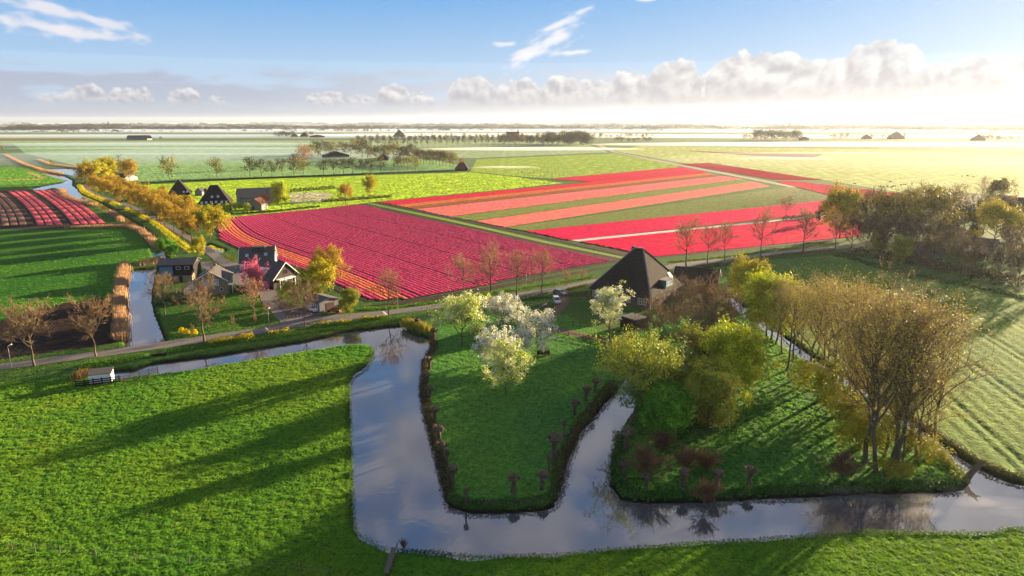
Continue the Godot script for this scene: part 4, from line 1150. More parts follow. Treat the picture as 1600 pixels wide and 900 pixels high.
	for i in 34:
		tree("far", Vector2(-290.68, -1318.17).lerp(Vector2(88.24, -1456.4), i / 33.0), rng.randf_range(20.0, 24.0), "slim tree, %s from the left in the far avenue" % ordinal(i), "trees of the far avenue", 0.6)
	# woods farther off
	var far_list := [[Vector2(-305.03, -2081.92), Vector2(-38.13, -2081.92), 8.0, 20], [Vector2(-28.6, -1558.39), Vector2(142.98, -1558.39), 17.0, 22], [Vector2(75.5, -1495.56), Vector2(171.58, -1495.56), 24.0, 20], [Vector2(197.98, -2162.47), Vector2(435.55, -2162.47), 10.0, 22], [Vector2(257.37, -1754.71), Vector2(353.88, -1754.71), 9.0, 14], [Vector2(-761.82, -2249.46), Vector2(-700.05, -2249.46), 15.0, 8], [Vector2(-699.19, -2343.69), Vector2(-673.45, -2343.69), 14.0, 3], [Vector2(661.81, -2007.13), Vector2(683.87, -2007.13), 12.0, 3], [Vector2(645.14, -1872.51), Vector2(775.54, -1872.51), 22.0, 20], [Vector2(904.47, -2007.13), Vector2(1139.78, -2007.13), 13.0, 14], [Vector2(1245.67, -1872.51), Vector2(1355.49, -1872.51), 12.0, 10], [Vector2(-847.81, -3313.78), Vector2(-726.69, -3313.78), 16.0, 8], [Vector2(-908.37, -3313.78), Vector2(-484.46, -3313.78), 12.0, 12], [Vector2(-1101.73, -1971.71), Vector2(-975.3, -1971.71), 6.0, 5]]
	far_wood(far_list)
	# the wood on the right
	var g2 := "bare brown trees of the right hand wood"
	tree("yellow", Vector2(144.02, -296.74), 19.33, "bright golden tree at the left end of the right hand wood", "", 0.85)
	tree("conifer", Vector2(157.01, -343.38), 7.77, "dark round evergreen beside the bright golden tree", "", 0.8)
	tree("wood_olive", Vector2(153.37, -276.25), 19.9, "tall yellow topped tree in the right hand wood", "", 0.8)
	tree("wood_olive", Vector2(167.61, -271.9), 21.9, "broad yellow green tree in the middle of the right hand wood", "", 0.9)
	tree("tall", Vector2(198.42, -303.65), 21.43, "bare wide topped tree standing above the dark conifer", "", 1.4)
	tree("conifer", Vector2(193.51, -290.13), 14.05, "dark conifer in the middle of the right hand wood")
	tree("yellow", Vector2(198.24, -277.73), 16.11, "broad glowing yellow willow in the right hand wood", "", 1.0)
	tree("tall", Vector2(274.28, -400.49), 17.49, "umbrella shaped bare tree against the misty pasture", "", 0.9)
	tree("wood_olive", Vector2(275.99, -388.78), 16.65, "upright olive tree beside the umbrella shaped tree", "", 0.9)
	var nth := -1
	for q in [[Vector2(151.89, -296.74), 15.18], [Vector2(160.46, -303.65), 17.2], [Vector2(156.35, -290.13), 14.05], [Vector2(175.94, -307.22), 16.24], [Vector2(174.39, -296.74), 18.78], [Vector2(188.04, -314.6), 16.9], [Vector2(195.9, -310.87), 17], [Vector2(188.65, -293.4), 15.57],
		[Vector2(213.63, -314.6), 14.26], [Vector2(214.04, -307.22), 13.95], [Vector2(224.3, -303.65), 12.38], [Vector2(225.02, -296.74), 11.84], [Vector2(221.53, -283.8), 16.16], [Vector2(223.23, -276.25), 14.47],
		[Vector2(137.09, -271.9), 12.47], [Vector2(138.6, -263.58), 12.37], [Vector2(140.03, -255.74), 12.28], [Vector2(148.7, -260.92), 13.98], [Vector2(148.62, -253.23), 12.17], [Vector2(150.61, -249.54), 13.19], [Vector2(161.5, -255.74), 12.28], [Vector2(156.96, -241.32), 10.96],
		[Vector2(144.84, -232.54), 10.15], [Vector2(152.68, -227.35), 10.38], [Vector2(152.94, -220.45), 10.1], [Vector2(180.51, -243.62), 11.75], [Vector2(172.74, -227.35), 11.69], [Vector2(158.38, -216.69), 9.73], [Vector2(158.23, -207.78), 10.38], [Vector2(175.14, -222.38), 11.89], [Vector2(165.66, -204.41), 11.03], [Vector2(164.9, -232.54), 7.91]]:
		nth += 1
		tree("woodland", q[0], q[1], "bare brown tree, %s along the %s of the right hand wood" % [ordinal(nth % 16), ["back", "front"][nth / 16]], g2, 0.8)
	tree("rusty", Vector2(170.77, -255.74), 9.84, "rust coloured low tree before the hidden white roof", "", 1.2)
	tree("olive", Vector2(141.61, -243.62), 8.95, "low olive tree on the wood's near edge", "", 1.0)
	tree("olive", Vector2(140.88, -258.31), 7.47, "rounded olive tree where the wood meets the road", "", 1.0)
	# the brown thicket and fresh green trees right of the farmhouse
	var g3 := "bare brown trees right of the farmhouse"
	var n3 := -1
	for q in [[Vector2(44.3, -162.82), 11.79], [Vector2(49.11, -160.68), 11.33], [Vector2(37.96, -154.56), 10.96], [Vector2(51.02, -153.58), 9.67], [Vector2(33.26, -145.27), 10.4], [Vector2(41.97, -143.53), 10.87], [Vector2(35.67, -136.17), 9.85], [Vector2(29.97, -140.17), 7.96], [Vector2(44.49, -138.15), 9.27]]:
		n3 += 1
		tree("thicket", q[0], q[1], "bushy brown tree in the thicket beside the farmhouse, " + ["top of its crown", "at its top right", "close to the house corner", "at its right edge", "behind the garden shed", "in its middle", "below its middle", "lowest on its left", "lowest on its right"][n3], g3)
	tree("limegreen", Vector2(40.76, -117.16), 12.58, "big yellow green tree at the sunny edge of the brown thicket", "", 0.85)
	tree("olive", Vector2(32, -103.4), 11.16, "large rounded olive tree at the front of the thicket", "", 0.9)
	tree("green", Vector2(25.27, -102), 8.01, "bright green bushy tree at the front of the thicket")
	tree("deep", Vector2(25.34, -110.96), 11.58, "dark green tree behind the bright green bushy one", "", 1.0)
	tree("olive", Vector2(31.04, -113.14), 9.64, "shaded olive tree between the bright green and the large olive tree", "", 0.8)
	tree("deep", Vector2(30.2, -126.01), 10.27, "shaded green tree at the back of the clump above the dark green one", "", 1.0)
	tree("wood_olive", Vector2(32.86, -121.44), 10.71, "brownish olive tree in the middle of the green clump", "", 1.0)
	tree("olive", Vector2(36.78, -123.36), 11.11, "olive tree just left of the big yellow green one", "", 0.95)
	tree("deep", Vector2(23.74, -113.14), 7.86, "low dark green tree at the inner moat's edge beside the willow", "", 1.1)
	var w := tree("willow", Vector2(19.94, -106.81), 14.13, "slender olive willow leaning over the inner moat", "", 0.95)
	w.rotation = Vector3(0.05, 2.6, 0.1)
	tree("yellow", Vector2(65.09, -182.07), 12.1, "glowing yellow tree beside the small dark barn", "", 0.95)
	tree("limegreen", Vector2(61.13, -153.58), 13.95, "yellow topped green tree at the head of the ditch", "", 0.9)
	tree("rusty", Vector2(63.88, -174.38), 7.69, "small orange tree under the glowing yellow tree")
	# tall trees along the ditch
	var tall := [[Vector2(59.84, -143.53), 13.75, "tall"], [Vector2(60.72, -139.36), 15.63, "tall_gold"], [Vector2(60.51, -131.64), 19.1, "tall_gold"], [Vector2(60.62, -125.34), 19.84, "tall_gold"], [Vector2(60.52, -120.19), 20.36, "tall_gold"], [Vector2(59.58, -113.14), 21.42, "tall_gold"], [Vector2(59.65, -109.1), 22.77, "tall_gold"], [Vector2(56.51, -100.63), 23.38, "tall_gold"],
		[Vector2(53.31, -93.85), 24.23, "tall"], [Vector2(53.45, -90.95), 24.11, "tall_gold"], [Vector2(56.64, -92.87), 24.5, "tall_gold"], [Vector2(57.08, -92.09), 23.59, "tall"], [Vector2(61.97, -97.56), 22.72, "tall_gold"], [Vector2(65.26, -96.71), 20.3, "tall"]]
	for i in tall.size():
		tree(tall[i][2], tall[i][0], tall[i][1], ("tall bare tree" if tall[i][2] == "tall" else "tall gold tinged tree") + " along the ditch, %s from the farm end" % ordinal(i), "tall trees along the ditch", 1.05)
	var fill := [Vector2(60.08, -153.58), Vector2(60.77, -149.78), Vector2(56.9, -133.12), Vector2(63.81, -143.53), Vector2(64.45, -137.75), Vector2(63.95, -130.55), Vector2(63.35, -123.69), Vector2(63.24, -118.35), Vector2(57.74, -100.63), Vector2(56.65, -95.06), Vector2(57.51, -91.33), Vector2(61.03, -93.85), Vector2(64.87, -98.42), Vector2(58.57, -105.81)]
	for i in fill.size():
		tree("tall_gold", fill[i], rng.randf_range(12.0, 16.5), "lower gold leafed tree in the ditch side row, %s from the farm end" % ordinal(i), "gold leafed trees of the ditch side row", 1.15)
	var under := [Vector2(56.98, -125.34), Vector2(56.94, -115.4), Vector2(56.25, -109.89), Vector2(54.5, -102.46), Vector2(53.57, -97.56), Vector2(55.9, -95.88), Vector2(53.88, -89.46), Vector2(61.42, -93.85), Vector2(56.35, -88.92), Vector2(64.22, -93.06), Vector2(60.65, -158.59)]
	for i in under.size():
		tree("shrub", under[i], [4.5, 6.5, 5.0, 6.0, 4.5, 6.0, 2.4, 4.0, 2.2, 2.0, 5.0][i], "yellow leafed shrub under the tall trees, %s from the farm end" % ordinal(i), "yellow shrubs under the tall trees", 1.1)
	# osier clumps on the right hand tongue
	var os := [[Vector2(19.38, -88.2), 3.61, "largest rust brown osier clump behind the leftmost pollard willow"], [Vector2(23.21, -96.71), 2.59, "dark red osier clump below the bright green tree"], [Vector2(25.22, -90.39), 2.86, "osier clump with a pale top beside the second pollard"], [Vector2(28.55, -90.95), 2.37, "small round rust osier clump between two pollards"], [Vector2(25.87, -82.48), 2.29, "osier clump hanging over the moat's edge"], [Vector2(47.09, -88.2), 3.01, "tangled reddish osier clump at the foot of the tall trees"]]
	for q in os:
		tree("osier", q[0], q[1], q[2], "", 1.05, "", "shrub")
	# orchard in blossom
	tree("pear_lime", Vector2(-11.41, -148.4), 11.18, "lime and white blossoming pear tree nearest the moat's top corner", "", 0.98)
	tree("pear", Vector2(-2.01, -157.57), 8.16, "rounded white blossoming tree at the back of the orchard", "", 1.0)
	tree("pear", Vector2(5.67, -143.53), 8.41, "widest white blossoming tree beside the rusty feeding trough", "", 1.0)
	tree("pear", Vector2(2.08, -140.17), 5.95, "low bluish white blossoming tree between two bigger ones", "", 0.85)
	tree("pear", Vector2(-3.64, -130.55), 8.17, "white blossoming tree just behind the front lime one", "", 0.9)
	tree("pear_lime", Vector2(-1.21, -120.81), 8.54, "front lime yellow blossoming tree with a slender trunk", "", 0.95)
	tree("pear_spire", Vector2(23.03, -153.1), 10.57, "upright pale blossoming pear tree on the farmhouse lawn", "", 1.25)
	# pollard willows
	var pol := [[Vector2(-23.59, -162.82), 505], [Vector2(-18.42, -153.58), 512], [Vector2(-17.11, -133.5), 554], [Vector2(-15.22, -118.35), 602], [Vector2(-13.22, -107.82), 628], [Vector2(-11.71, -100.63), 655], [Vector2(-10.55, -95.06), 690], [Vector2(-9.66, -92.87), 706], [Vector2(-8.46, -87.67), 728], [Vector2(-16.61, -126.01), 578], [Vector2(0.18, -85.09), 736], [Vector2(4.2, -85.93), 735],
		[Vector2(5.45, -90.95), 710], [Vector2(6.46, -95.26), 672], [Vector2(8.49, -102.93), 655], [Vector2(10.99, -110.96), 624], [Vector2(13.66, -117.16), 604], [Vector2(15.82, -121.44), 594],
		[Vector2(18.8, -86.1), 738], [Vector2(23.99, -86.45), 732], [Vector2(28.65, -86.1), 734], [Vector2(33.68, -87.49), 729], [Vector2(17.86, -97.99), 660], [Vector2(16.14, -89.65), 722], [Vector2(-6.19, -82.16), 770]]
	var plabel := ["pollard willow at the top corner of the moat by the yellow reeds", "pollard willow by the road corner of the orchard", "upper knobbly pollard on the orchard's moat bank", "fourth pollard down the orchard's left bank", "fifth pollard down the orchard's left bank", "sixth pollard down the orchard's left bank", "seventh pollard down the orchard's left bank", "slim eighth pollard down the orchard's left bank", "lowest pollard on the orchard's left bank",
		"stubby pollard leaning over the moat on the orchard's left bank", "slender pollard at the orchard's tip, left of the stout one", "stout pollard with a broad head at the orchard's tip", "slim pollard just above the stout one on the orchard's right bank", "tall pollard on the orchard's right bank", "third pollard up the orchard's right bank", "fourth pollard up the orchard's right bank", "fifth pollard up the orchard's right bank", "uppermost pollard on the orchard's right bank",
		"leftmost pollard of the row on the right hand tongue's lower bank", "second pollard in the row on the right hand tongue's lower bank", "third pollard in the row on the right hand tongue's lower bank", "rightmost pollard in the row on the right hand tongue's lower bank", "tall pollard on the right hand tongue's left bank", "short pollard on the right hand tongue's left bank", "thin young pollard at the orchard's lower left tip"]
	var heights := [2.6, 3.0, 2.9, 2.6, 3.0, 3.0, 2.9, 2.7, 2.9, 2.2, 3.0, 2.9, 2.8, 4.2, 2.8, 3.0, 3.0, 2.8, 2.6, 3.0, 3.0, 2.8, 3.6, 2.4, 2.6]
	for i in pol.size():
		pollard(pol[i][0], heights[i], plabel[i], i, 0.55 if i in [12, 14, 7, 24] else 1.0)
	# a leaning dead willow over the ditch mouth
	var s := Shape.new()
	s.tube(Vector3(0, -0.6, 0), Vector3(0.9, 0.6, -0.3), 0.5, 0.42, 8)
	s.tube(Vector3(0.9, 0.6, -0.3), Vector3(2.3, 1.7, -0.9), 0.42, 0.36, 8)
	s.tube(Vector3(2.3, 1.7, -0.9), Vector3(3.0, 2.0, -1.5), 0.34, 0.12, 6)
	s.tube(Vector3(2.2, 1.6, -0.9), Vector3(2.9, 2.5, -0.6), 0.3, 0.1, 6)
	s.tube(Vector3(1.4, 1.0, -0.5), Vector3(1.6, 1.9, -0.9), 0.16, 0.05, 5)
	s.tube(Vector3(2.3, 1.7, -0.9), Vector3(3.1, 1.6, -0.5), 0.2, 0.06, 5)
	var st := MeshInstance3D.new()
	st.name = numbered("leaning_willow_stump")
	st.mesh = s.done(mats.bark)
	add_child(st, true)
	st.position = v3(Vector2(65.19, -88.92), 0.0)
	tag(st, "dark dead willow trunk leaning out over the ditch mouth", "tree stump")


func far_wood(list: Array) -> void:
	var g := RandomNumberGenerator.new()
	g.seed = 5
	var names := ["low wood left of the church", "dense wood before the tall dark church", "tall dark wood right of the far avenue", "brown wood behind the tall dark wood", "thin wood at the pale track's end", "trees left of the distant farm roofs", "bare trees right of the distant farm roofs", "shrubs beside the lone golden wood", "lone golden wood in the bright mist", "low misty trees right of the golden wood", "hazy dark clump at the far right", "rust tree clump on the misty horizon", "scattered bushes on the misty horizon", "bushes round the big far barn"]
	for i in list.size():
		var a: Array = list[i]
		var p0: Vector2 = a[0]
		var p1: Vector2 = a[1]
		var n: int = a[3]
		for k in n:
			var q: Vector2 = p0.lerp(p1, (k + g.randf()) / n) + Vector2(0, g.randf_range(-12, 12))
			var kind: String = ["far_dark", "far", "far_dark", "far_gold"][g.randi() % 4]
			if i == 8:
				kind = "far_gold" if k % 3 else "far_dark"
			elif i == 11:
				kind = "far_rust"
			tree(kind, q, a[2] * g.randf_range(0.7, 1.15), "tree %d from the left of the %s" % [k + 1, names[i]], "trees of the " + names[i], 1.2)


func pollard(at: Vector2, h: float, label: String, k: int, girth := 1.0) -> void:
	var key := "pollard%d" % (k % 4)
	if not protos.has(key):
		var g := RandomNumberGenerator.new()
		g.seed = 300 + k
		var s := Shape.new()
		var p := Vector3.ZERO
		for i in 4:
			var q := Vector3(g.randf_range(-0.1, 0.1), 0.55 * (i + 1), g.randf_range(-0.1, 0.1))
			s.tube(p, q, 0.34 - 0.03 * i, 0.31 - 0.03 * i + 0.05 * g.randf(), 8)
			p = q
		s.ball(p + Vector3.UP * 0.15, Vector3(0.72, 0.5, 0.72), 0.3, k + 1, 6, 9)
		for i in 9:
			var az := g.randf() * TAU
			var d := Vector3(cos(az), g.randf_range(0.0, 0.8), sin(az)).normalized()
			s.tube(p + d * 0.3, p + d * g.randf_range(0.7, 0.95), 0.22, 0.14, 5)
		var c := Shape.new()
		for i in 150:
			var az := g.randf() * TAU
			var d := Vector3(cos(az), g.randf_range(-0.1, 1.2), sin(az)).normalized()
			var from := p + d * g.randf_range(0.45, 0.8)
			var to := from + (d + Vector3.UP * 0.3).normalized() * g.randf_range(0.2, 0.75)
			var w := d.cross(Vector3.UP).normalized() * 0.022
			var f := g.randf_range(0.7, 1.3)
			c.tint = Color(0.17 * f, 0.12 * f, 0.085 * f)
			c.tri(from - w, from + w, to)
		protos[key] = [s.done(mats.bark), c.done(mats.twigs)]
	var o := thing("pollard_willow", label, "tree", v3(at, -0.15), k * 1.7, "pollard willows on the moat banks")
	o.scale = Vector3(h / 2.9 * girth, h / 2.9, h / 2.9 * girth)
	mesh_at("trunk", protos[key][0], o)
	mesh_at("crown", protos[key][1], o)



# ------------------------------------------------------------------ buildings
# A building stands on its front wall's left and right corners; its own x runs along the front and its own z out of it.
func front(called: String, label: String, cat: String, a: Vector2, b: Vector2, deep: float, group := "") -> Node3D:
	var d := (b - a).normalized()
	var n := Vector2(-d.y, d.x)
	var mid := (a + b) * 0.5 - n * deep * 0.5
	return thing(called, label, cat, v3(mid), atan2(n.x, n.y), group)


func slab(s: Shape, a: Vector3, b: Vector3, c: Vector3, d: Vector3, thick := 0.16) -> void:
	var n := (b - a).cross(c - a).normalized() * thick
	s.quad(a, b, c, d)
	s.quad(d - n, c - n, b - n, a - n)
	var p := [a, b, c, d]
	for i in 4:
		var q: Vector3 = p[i]
		var r: Vector3 = p[(i + 1) % 4]
		s.quad(q - n, r - n, r, q)


# a window standing 5 cm proud of a wall, foot's middle at c, looking along «out»
func window_on(parent: Node, c: Vector3, w: float, h: float, out: Vector3, cols := 1, rows := 2, frame := "white_paint", pane := "glass_dark", called := "window") -> void:
	var right := Vector3.UP.cross(out).normalized()
	var turn := atan2(out.x, out.z)
	var s := Shape.new()
	var t := 0.075
	s.box(c + out * 0.04, Vector3(w, t, 0.09), turn)
	s.box(c + out * 0.04 + Vector3.UP * (h - t), Vector3(w, t, 0.09), turn)
	for i in cols + 1:
		s.box(c + out * 0.041 + right * (w - t) * (float(i) / cols - 0.5) + Vector3.UP * t, Vector3(t, h - 2 * t, 0.088), turn)
	for i in range(1, rows):
		s.box(c + out * 0.039 + Vector3.UP * (h * i / rows), Vector3(w - t * 1.5, t * 0.8, 0.085), turn)
	var f := part(called, s, mats[frame], parent)
	var g := Shape.new()
	var r2 := right * (w * 0.5 - 0.03)
	var lo := c + out * 0.02 + Vector3.UP * 0.03
	var hi := lo + Vector3.UP * (h - 0.06)
	g.quad(lo - r2, lo + r2, hi + r2, hi - r2)
	part("pane", g, mats[pane], f)


func skylight(parent: Node, at: Vector3, right: Vector3, up: Vector3, w: float, h: float) -> void:
	var n := right.cross(up).normalized()
	var s := Shape.new()
	var p := [at - right * w / 2, at + right * w / 2, at + right * w / 2 + up * h, at - right * w / 2 + up * h]
	for i in 4:
		s.bar(p[i] + n * 0.08, p[(i + 1) % 4] + n * 0.08, 0.12, 0.12)
	var f := part("skylight", s, mats.steel_grey, parent)
	var g := Shape.new()
	g.quad(p[0] + n * 0.07, p[1] + n * 0.07, p[2] + n * 0.07, p[3] + n * 0.07)
	part("pane", g, mats.glass_pale, f)


func walls(w: float, d: float, h: float) -> Shape:
	var s := Shape.new()
	s.box(Vector3(0, -0.3, 0), Vector3(w, h + 0.3, d))
	return s


func gable_house(called: String, label: String, a: Vector2, b: Vector2, deep: float, eaves: float, ridge: float, wall: String, roof: String, over := 0.4, trim := "white_paint", cat := "house") -> Node3D:
	var o := front(called, label, cat, a, b, deep)
	var w := a.distance_to(b)
	var s := walls(w, deep, eaves)
	for z in [deep * 0.5, -deep * 0.5]:
		var l := Vector3(-w / 2, eaves, z)
		var r := Vector3(w / 2, eaves, z)
		var t := Vector3(0, ridge, z)
		if z > 0:
			s.tri(l, r, t)
		else:
			s.tri(r, l, t)
	part("wall", s, mats[wall], o)
	var rf := Shape.new()
	var k := (ridge - eaves) / (w / 2)
	var x := w / 2 + over
	var y := eaves - over * k + 0.12
	var z := deep / 2 + over
	slab(rf, Vector3(x, y, z), Vector3(x, y, -z), Vector3(0, ridge + 0.12, -z), Vector3(0, ridge + 0.12, z))
	slab(rf, Vector3(-x, y, -z), Vector3(-x, y, z), Vector3(0, ridge + 0.12, z), Vector3(0, ridge + 0.12, -z))
	var rp := part("roof", rf, mats[roof], o)
	if trim:
		for zz in [z + 0.03, -z - 0.03]:
			for side in [-1.0, 1.0]:
				var e := Shape.new()
				e.bar(Vector3(x * side, y - 0.02, zz), Vector3(0, ridge + 0.1, zz), 0.06 - 0.003 * side, 0.2)
				part("bargeboard", e, mats[trim], rp)
	return o


func pyramid(called: String, label: String, a: Vector2, b: Vector2, deep: float, eaves: float, top: float, ridge: float, wall: String, roof: String, over := 0.5) -> Node3D:
	var o := front(called, label, "farmhouse", a, b, deep)
	var w := a.distance_to(b)
	part("wall", walls(w, deep, eaves), mats[wall], o)
	var s := Shape.new()
	var x := w / 2 + over
	var z := deep / 2 + over
	var y := eaves - 0.15
	var r0 := Vector3(-ridge / 2, top, 0)
	var r1 := Vector3(ridge / 2, top, 0)
	var c := [Vector3(-x, y, z), Vector3(x, y, z), Vector3(x, y, -z), Vector3(-x, y, -z)]
	s.quad(c[0], c[1], r1, r0)
	s.tri(c[1], c[2], r1)
	s.quad(c[2], c[3], r0, r1)
	s.tri(c[3], c[0], r0)
	s.quad(c[3], c[2], c[1], c[0])
	var rf := part("roof", s, mats[roof], o)
	var h := Shape.new()
	for i in 4:
		h.bar(c[i] + Vector3.UP * 0.1, (r1 if i in [1, 2] else r0) + Vector3.UP * 0.08, 0.34, 0.2)
	h.bar(r0 + Vector3.UP * 0.1, r1 + Vector3.UP * 0.1, 0.5, 0.3)
	part("ridge_cap", h, mats.block_white if called == "pyramid_farmhouse" else mats.wood_grey, rf)
	return o


func make_buildings() -> void:
	# the great pyramid roofed farmhouse
	var a := Vector2(22.59, -191.16)
	var b := Vector2(37.6, -179.44)
	var w := a.distance_to(b)
	var f := pyramid("pyramid_farmhouse", "large dark pyramid roofed brick farmhouse beside the moated orchard", a, b, 21.0, 3.3, 14.4, 2.6, "brick_red", "roof_dark")
	for q in [0.075, 0.15, 0.325, 0.655, 0.835, 0.915]:
		window_on(f, Vector3((q - 0.5) * w, 1.0, 10.5), 1.1, 1.75, Vector3.BACK, 2 if q > 0.2 else 2, 2)
	window_on(f, Vector3(-0.01 * w, 0.25, 10.5), 1.9, 2.5, Vector3.BACK, 3, 2, "wood_dark", "glass_dark", "door")
	for q in [6.5, 1.5, -5.0]:
		window_on(f, Vector3(w / 2, 0.9, q), 1.2, 1.7, Vector3.RIGHT, 2, 2)
	window_on(f, Vector3(w / 2, 0.1, 9.0), 1.2, 2.2, Vector3.RIGHT, 1, 1, "wood_dark", "wood_dark", "door")
	var slope := Vector3(-(w / 2 + 0.5 - 1.3), 11.25, 0).normalized()
	var base := Vector3(w / 2 + 0.5, 3.15, 0)
	var d := Shape.new()
	d.box(Vector3(w / 2 - 2.2, 4.3, -1.0), Vector3(4.4, 2.0, 4.6))
	var dm := part("dormer", d, mats.green_paint, f)
	var dr := Shape.new()
	dr.box(Vector3(w / 2 - 2.2, 6.3, -1.0), Vector3(4.9, 0.22, 5.1), 0.0, 0.05)
	part("dormer_roof", dr, mats.block_white, dm)
	for q in [-2.4, -1.0, 0.4]:
		window_on(dm, Vector3(w / 2 + 0.0, 4.75, q), 1.2, 1.2, Vector3.RIGHT, 1, 1, "white_paint", "glass_pale")
	skylight(f, base + slope * 3.2 + Vector3(0, 0, -5.6), Vector3.FORWARD, slope, 1.1, 2.0)
	var ch := Shape.new()
	ch.box(Vector3(-1.9, 13.4, -0.3), Vector3(0.9, 1.4, 0.9), 0.0, 0.08)
	part("chimney", ch, mats.brick_red, f)
	# its dark barn
	var bn := gable_house("dark_barn", "small dark roofed barn behind the pyramid farmhouse by the road", Vector2(60.15, -199.54), Vector2(64.49, -207.78), 13.0, 2.4, 5.6, "brick_grey", "roof_dark", 0.4, "white_paint", "barn")
	bn.rotation.y = atan2(0.93, 0.36)
	bn.position = v3(Vector2(57.68, -207.78))
	window_on(bn, Vector3(0, 0.2, 6.5), 1.4, 1.9, Vector3.BACK, 2, 1, "wood_dark", "wood_dark", "door")
	# garden shed with a pale flat roof
	var sh := front("garden_shed", "dark wooden shed with a pale flat roof between lawn and thicket", "shed", Vector2(29.91, -160.68), Vector2(34, -163.91), 4.5)
	part("wall", walls(Vector2(29.91, -160.68).distance_to(Vector2(34, -163.91)), 4.5, 2.4), mats.wood_dark, sh)
	var sr := Shape.new()
	sr.box(Vector3(0, 2.4, 0), Vector3(4.6, 0.2, 5.2), 0.0, 0.04)
	part("roof", sr, mats.roof_felt, sh)
	window_on(sh, Vector3(0, 0.05, 2.25), 1.1, 2.0, Vector3.BACK, 1, 1, "wood_dark", "black_boards", "door")

	# the tan house
	var t := gable_house("gabled_house", "tan gabled house with two big pale upstairs windows near the pond", Vector2(-93.34, -196.8), Vector2(-84.21, -195.65), 9.6, 4.1, 6.9, "render_tan", "roof_brown", 0.45)
	var tw := Vector2(-93.34, -196.8).distance_to(Vector2(-84.21, -195.65))
	t.rotation.y = 0.22
	t.position += Vector3(-2.0, 0, 0)
	for q in [-1.35, 1.35]:
		window_on(t, Vector3(q, 2.6, 4.8), 1.9, 1.9, Vector3.BACK, 1, 1, "white_paint", "glass_pale")
	window_on(t, Vector3(2.9, 1.0, 4.8), 0.9, 0.9, Vector3.BACK, 1, 1)
	window_on(t, Vector3(-2.4, 0.7, 4.8), 1.6, 1.5, Vector3.BACK, 2, 1)
	var cap := Shape.new()
	cap.box(Vector3(tw / 2 + 0.75, 2.5, 3.2), Vector3(1.4, 0.18, 2.0), 0.0, 0.03)
	part("porch_roof", cap, mats.white_paint, t)
	var ps := Shape.new()
	ps.box(Vector3(tw / 2 + 1.3, 0, 4.0), Vector3(0.12, 2.5, 0.12))
	part("porch_post", ps, mats.white_paint, t)
	var cy := Shape.new()
	cy.box(Vector3(0.0, 6.3, -4.2), Vector3(0.7, 1.3, 0.7), 0.0, 0.05)
	part("chimney", cy, mats.brick_red, t)
	# its low white fronted annex
	var an := Shape.new()
	an.box(Vector3(-tw / 2 - 1.5, -0.3, 1.2), Vector3(2.98, 2.5, 6.0))
	an.tri(Vector3(-tw / 2 - 2.99, 2.2, 4.2), Vector3(-tw / 2 - 0.01, 2.2, 4.2), Vector3(-tw / 2 - 0.01, 4.1, 4.2))
	var anp := part("annex", an, mats.white_paint, t)
	var ar := Shape.new()
	slab(ar, Vector3(-tw / 2 - 3.3, 2.1, -1.9), Vector3(-tw / 2 - 3.3, 2.1, 4.4), Vector3(-tw / 2 - 0.02, 4.2, 4.4), Vector3(-tw / 2 - 0.02, 4.2, -1.9))
	part("annex_roof", ar, mats.roof_brown, anp)
	window_on(anp, Vector3(-tw / 2 - 1.5, 0.3, 4.2), 1.8, 1.7, Vector3.BACK, 2, 1, "white_paint", "glass_pale")
	# the black barn
	var k := front("black_barn", "black boarded barn with a blue end panel beside the pond", "barn", Vector2(-113.24, -213.94), Vector2(-102.95, -215.76), 9.0)
	var kw := Vector2(-113.24, -213.94).distance_to(Vector2(-102.95, -215.76))
	part("wall", walls(kw, 9.0, 5.2), mats.black_boards, k)
	var kr := Shape.new()
	slab(kr, Vector3(-kw / 2 - 0.5, 5.15, 4.9), Vector3(kw / 2 + 0.5, 5.15, 4.9), Vector3(kw / 2 + 0.5, 6.6, 0), Vector3(-kw / 2 - 0.5, 6.6, 0), 0.25)
	slab(kr, Vector3(kw / 2 + 0.5, 5.15, -4.9), Vector3(-kw / 2 - 0.5, 5.15, -4.9), Vector3(-kw / 2 - 0.5, 6.6, 0), Vector3(kw / 2 + 0.5, 6.6, 0), 0.25)
	kr.tri(Vector3(kw / 2, 5.1, 4.5), Vector3(kw / 2, 5.1, -4.5), Vector3(kw / 2, 6.45, 0))
	kr.tri(Vector3(-kw / 2, 5.1, -4.5), Vector3(-kw / 2, 5.1, 4.5), Vector3(-kw / 2, 6.45, 0))
	part("roof", kr, mats.roof_felt, k)
	for i in 8:
		var pl := Shape.new()
		pl.box(Vector3(-kw / 2 + 0.45 + i * 0.5, 1.2, 4.53), Vector3(0.47, 3.4, 0.06))
		part("blue_board", pl, mats.blue_paint, k)
	for q in [0.7, 3.3]:
		window_on(k, Vector3(q, 3.5, 4.5), 1.4, 0.95, Vector3.BACK, 1, 1)
	var lean := Shape.new()
	lean.box(Vector3(2.6, -0.3, 6.0), Vector3(5.6, 2.6, 2.9))
	var lp := part("lean_to", lean, mats.render_tan, k)
	var lr := Shape.new()
	slab(lr, Vector3(-0.4, 2.3, 7.6), Vector3(5.6, 2.3, 7.6), Vector3(5.6, 3.4, 4.52), Vector3(-0.4, 3.4, 4.52))
	part("lean_to_roof", lr, mats.black_boards, lp)
	window_on(lp, Vector3(2.0, 0.0, 7.45), 1.0, 2.0, Vector3.BACK, 1, 1, "wood_dark", "black_boards", "door")
	# the thatched house
	var th := front("thatched_house", "dark steep roofed house with white gable ends below the salmon tulips", "house", Vector2(-94.52, -231.49), Vector2(-83.78, -232.54), 9.5)
	var hw := 11.4
	th.rotation.y = 0.24
	var ts := walls(hw, 9.5, 2.7)
	ts.tri(Vector3(-hw / 2, 2.7, -4.75), Vector3(-hw / 2, 2.7, 4.75), Vector3(-hw / 2, 6.9, 0))
